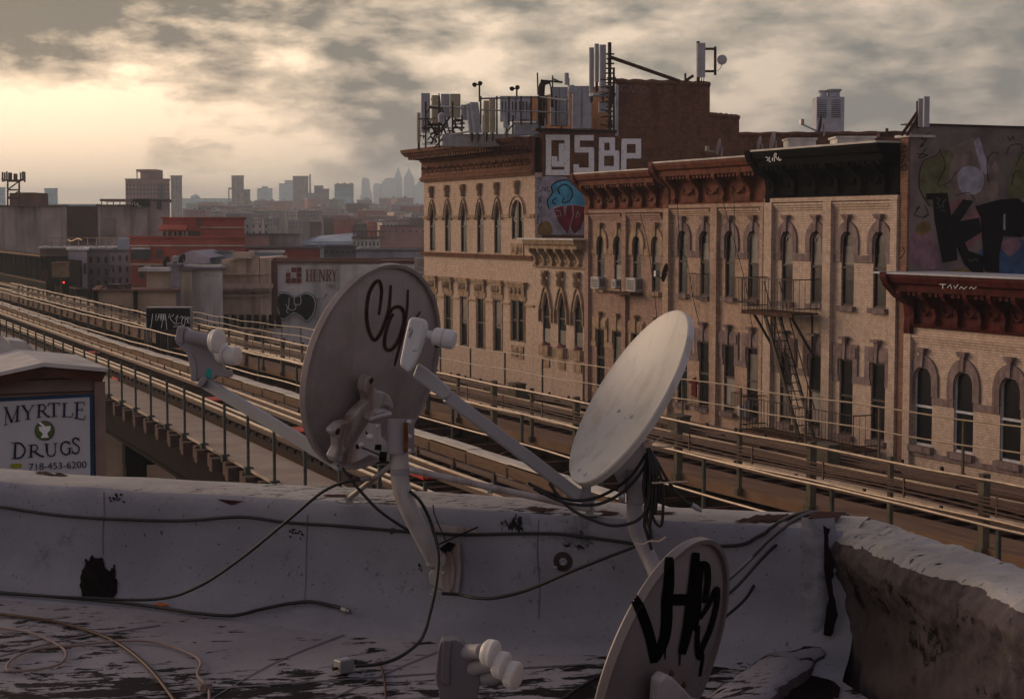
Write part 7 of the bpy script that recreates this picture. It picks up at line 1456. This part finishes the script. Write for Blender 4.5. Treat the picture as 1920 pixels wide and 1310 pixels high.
# ------------------------------------------------------------------ cables
def cable(pts, r, lab, surf=None, off=.006, mt='cable', d=None, ends=False, c_='cable', group=None):
    P = []
    for q in cat([(a_[0], a_[1], a_[2] if len(a_) > 2 else 0) for a_ in pts], 7):
        if d is not None or len(pts[0]) > 2: P.append(at(q.x, q.y, q.z if len(pts[0]) > 2 else d))
        else: p, nn = surf(q.x, q.y); P.append(p + nn * (off + r))
    m = MB(); m.tube(P, r, 8)
    o = solo('cable', m, M[mt] if isinstance(mt, str) else mt, lab, c_, group, smooth=60)
    if ends:
        a_, b_ = P[-2], P[-1]; dd = (b_ - a_).normalized(); m = MB(); m.cyl(b_ - dd * .004, b_ + dd * .018, r * 1.7, n=8); m.cyl(b_ + dd * .018, b_ + dd * .028, r * 1.3, n=8); e = obj('connector', m, M['steel'], None, smooth=40)
        e.parent = o; e.location = -o.location
    return o
both = bvhsurf(front, deck)
SW_ = SFR
cable([(-60, 945), (0, 949), (60, 958), (160, 969), (330, 975), (455, 968), (540, 978), (640, 985), (770, 996)], .0052, 'black cable clipped along the left half of the front parapet', SW_)
cable([(815, 998), (880, 1001), (1030, 999), (1100, 1006), (1190, 1018)], .0052, 'black cable clipped along the parapet between the two masts', SW_)
cable([(1330, 1023), (1390, 1020), (1430, 1003), (1480, 975), (1520, 964)], .0052, 'black cable rising to the parapet corner from behind the nearest dish', SW_)
cable([(-40, 1108, 5.6), (0, 1112, 5.6), (150, 1120, 5.55), (290, 1123, 5.5), (370, 1100, 5.45), (450, 1048, 5.42), (540, 975, 5.4), (600, 925, 5.4), (640, 905, 5.38), (680, 898, 5.36)], .0050, 'black cable sweeping up from the roof to the back of the big tagged dish', ends=True)
cable([(640, 875, 5.4), (655, 895, 5.38), (680, 925, 5.36), (715, 960, 5.36), (770, 997, 5.38)], .0050, 'black cable drooping from the feed arm of the big tagged dish')
cable([(-40, 1112), (0, 1116), (150, 1128), (270, 1140), (420, 1160), (500, 1145), (570, 1132), (610, 1136), (645, 1147)], .0058, 'thick black cable wandering along the foot of the parapet to a loose connector', both, ends=True)
cable([(-40, 1150), (0, 1156), (110, 1172), (200, 1200), (255, 1235), (295, 1275), (335, 1330)], .0058, 'brown cable crossing the roof to the bottom edge', SDK, .004, mat('brown_cable', (.07, .04, .03), .5))
wc = mat('dirty_white_cord', (.26, .20, .185), .7)
cable([(-30, 1180), (0, 1183), (60, 1192), (105, 1212), (124, 1230), (112, 1250), (70, 1260), (15, 1262), (25, 1240), (70, 1222), (140, 1215), (225, 1207), (290, 1209), (350, 1228), (376, 1246), (370, 1270), (385, 1288), (392, 1300), (392, 1340)], .0042, 'dirty white cord lying in a loose loop on the roof', SDK, .006, wc, c_='cord')
m = MB(); p = SDK(385, 1295)[0]; 
for i in range(4): m.tube([p + Vector((math.cos(t_ * .9 + i) * .018, math.sin(t_ * .9 + i) * .015, .008 + .004 * i + .003 * math.sin(t_))) for t_ in range(8)], .004, 6)
solo('cord_knot', m, wc, 'small tangled knot of the dirty white cord', 'cord')
cable([(768, 920, 5.24), (790, 942, 5.25), (810, 985, 5.27), (822, 1040, 5.25), (817, 1100, 5.2), (806, 1150, 5.1), (797, 1182, 5.0), (782, 1207, 4.92), (745, 1233, 4.83), (705, 1245, 4.8), (665, 1248, 4.77)], .0052, 'black cable hanging off the bent mast down to the metal coupler on the roof')
cable([(705, 1244), (716, 1258), (722, 1285), (724, 1330)], .0038, 'thin brown cable leaving the metal coupler towards the bottom edge', SDK, .004, bpy.data.materials['brown_cable'])
cable([(828, 1112, 5.3), (860, 1114, 5.3), (890, 1120, 5.25), (930, 1120, 5.2), (990, 1105, 5.15), (1080, 1067, 5.05), (1190, 1024, 4.98)], .0052, 'black cable swinging from the lower wall strap up to the second mast')
cable([(1585, 962, 5.3), (1550, 962, 5.25), (1500, 970, 5.15), (1450, 1005, 5.0), (1400, 1055, 4.9), (1340, 1110, 4.75)], .0048, 'uppermost black cable of the bunch leaving the parapet corner')
cable([(1540, 958, 5.25), (1510, 963, 5.2), (1470, 985, 5.1), (1420, 1035, 4.95), (1365, 1085, 4.8), (1330, 1110, 4.75)], .0042, 'grey cable among the black bunch leaving the parapet corner', mt=mat('grey_cable', (.17, .15, .15), .5))
cable([(1590, 965, 5.3), (1530, 968, 5.2), (1480, 1000, 5.1), (1430, 1045, 5.0), (1380, 1100, 4.85), (1330, 1140, 4.75)], .0050, 'lower straight black cable of the bunch leaving the parapet corner')
cable([(1540, 965, 5.2), (1490, 990, 5.15), (1440, 1035, 5.1), (1424, 1070, 5.1), (1412, 1100, 5.08), (1390, 1130, 5.0), (1330, 1180, 4.8)], .0046, 'lowest black cable of the bunch, bending down sharply behind the nearest dish')
cable([(1040, 1330), (1080, 1300), (1130, 1270)], .0052, 'short piece of cable poking out left of the nearest dish', SDK)
for k_, (pts, lab) in enumerate((([(990, 905, 5.42), (1030, 925, 5.42), (1080, 938, 5.44), (1130, 928, 5.42), (1180, 895, 5.4), (1212, 850, 5.4)], 'upper black cable looping under the hollow front dish'), ([(1000, 915, 5.4), (1060, 942, 5.4), (1120, 945, 5.4), (1170, 920, 5.38), (1205, 880, 5.38), (1216, 845, 5.38)], 'lower black cable looping under the hollow front dish'), ([(1030, 905, 5.42), (1060, 945, 5.4), (1100, 970, 5.38), (1150, 985, 5.36), (1195, 975, 5.36), (1215, 945, 5.36), (1218, 900, 5.36), (1214, 840, 5.38)], 'long black cable drooping lowest under the hollow front dish'), ([(1216, 838, 5.38), (1232, 865, 5.37), (1255, 905, 5.36), (1280, 935, 5.35), (1300, 948, 5.35)], 'black cable with a metal plug sticking out right of the second mast'))):
    cable([(x, y, d * .922) for x, y, d in pts], .0047, lab, ends=(k_ == 3))
m = MB()
for k_ in range(6):
    x = 1214 + k_ * 3.2; lo_y = 940 + 22 * (k_ % 3); P = [at(p.x, p.y, p.z * .922) for p in cat([(1214 + k_, 842, 5.37), (x + 4, 880, 5.36), (x + 3 + (k_ % 2) * 10, 915, 5.36), (x - 2 + (k_ % 2) * 12, lo_y, 5.37), (x - 8, lo_y - 25, 5.38), (x - 4, 880, 5.38), (1213, 848, 5.38)], 6)]; m.tube(P, .0046, 7)
m.tube([at(x, y, 4.97) for x, y in ((1210, 945), (1208, 985), (1216, 1010), (1222, 1030))], .005, 7); m.tube([at(x, y, 4.97) for x, y in ((1222, 945), (1218, 985), (1221, 1010))], .005, 7)
solo('cable_coil', m, M['cable'], 'coiled bunch of black cables tied behind the hollow front dish', 'cable coil', smooth=60)
zt_ = mat('ivory_zip_tie', (.55, .42, .33), .5)
for pts, lab in (([(1206, 829), (1216, 824), (1222, 832), (1214, 838), (1208, 832), (1225, 828), (1248, 815), (1268, 806)], 'ivory zip tie end pointing up right at the top of the cable coil'), ([(1212, 834), (1240, 838), (1270, 835)], 'ivory zip tie end pointing right at the top of the cable coil'), ([(1222, 905), (1255, 904), (1289, 902)], 'ivory zip tie lying level halfway down the cable coil'), ([(1192, 1018), (1205, 1020), (1218, 1014), (1235, 1014), (1249, 1006)], 'ivory zip tie round the lower part of the second mast')):
    m = MB(); m.tube([at(p.x, p.y, 4.92) for p in cat([(x, y, 0) for x, y in pts], 4)], .0028, 6); solo('zip_tie', m, zt_, lab, 'zip tie', 'ivory zip ties')
# the metal coupler and the bit of orange tape
t = thing('cable_coupler', 'small silvery cable coupler box lying on the roof', 'coupler', onDeck(645, 1275)); p = SDK(645, 1262)[0]
m = MB(); xx = (RT * .75 + FH * .66).normalized(); yy = UZ.cross(xx); m.frame(p + UZ * .024, xx, yy, UZ, (.05, .035, .04)); bev(obj('case', m, M['steel'], t), .003)
m = MB(); m.frame(p + UZ * .0445, xx, yy, UZ, (.038, .024, .001)); obj('label_plate', m, M['antenna'], t)
for k_ in (-1, 1): m = MB(); q = p + UZ * .022 + yy * .008 * k_ * 1.2 + xx * .025; m.cyl(q, q + xx * .03 , .006, n=8); obj('port', m, M['darkmetal'], t)
m = MB(); q = p + UZ * .02 - xx * .026; m.cyl(q, q - xx * .014, .005, n=8); obj('ground_screw', m, M['rust'], t)
m = MB(); pp = [both(x, y)[0] + UZ * .006 for x, y in ((288, 1138), (300, 1134), (316, 1138), (300, 1142))]; m.prism(pp, UZ * .004); solo('tape_scrap', m, mat('orange_tape', (.40, .10, .02), .6), 'scrap of orange tape beside the thick cable', 'tape')
# ------------------------------------------------------------------ the air
hb = MB(); hb.box((-1500, -300, -1), (4200, 5200, 118)); hz = obj('haze', hb, [], None); hz['kind'] = 'stuff'; hz['label'] = 'pale evening haze'; hz['category'] = 'haze'
hm = bpy.data.materials.new('haze'); hm.use_nodes = True; hm.node_tree.nodes.clear(); pv = hm.node_tree.nodes.new('ShaderNodeVolumePrincipled'); ho = hm.node_tree.nodes.new('ShaderNodeOutputMaterial'); hm.node_tree.links.new(pv.outputs[0], ho.inputs['Volume'])
pv.inputs['Color'].default_value = (.78, .90, 1.0, 1); pv.inputs['Density'].default_value = .00050; pv.inputs['Anisotropy'].default_value = .35; hz.data.materials.append(hm)
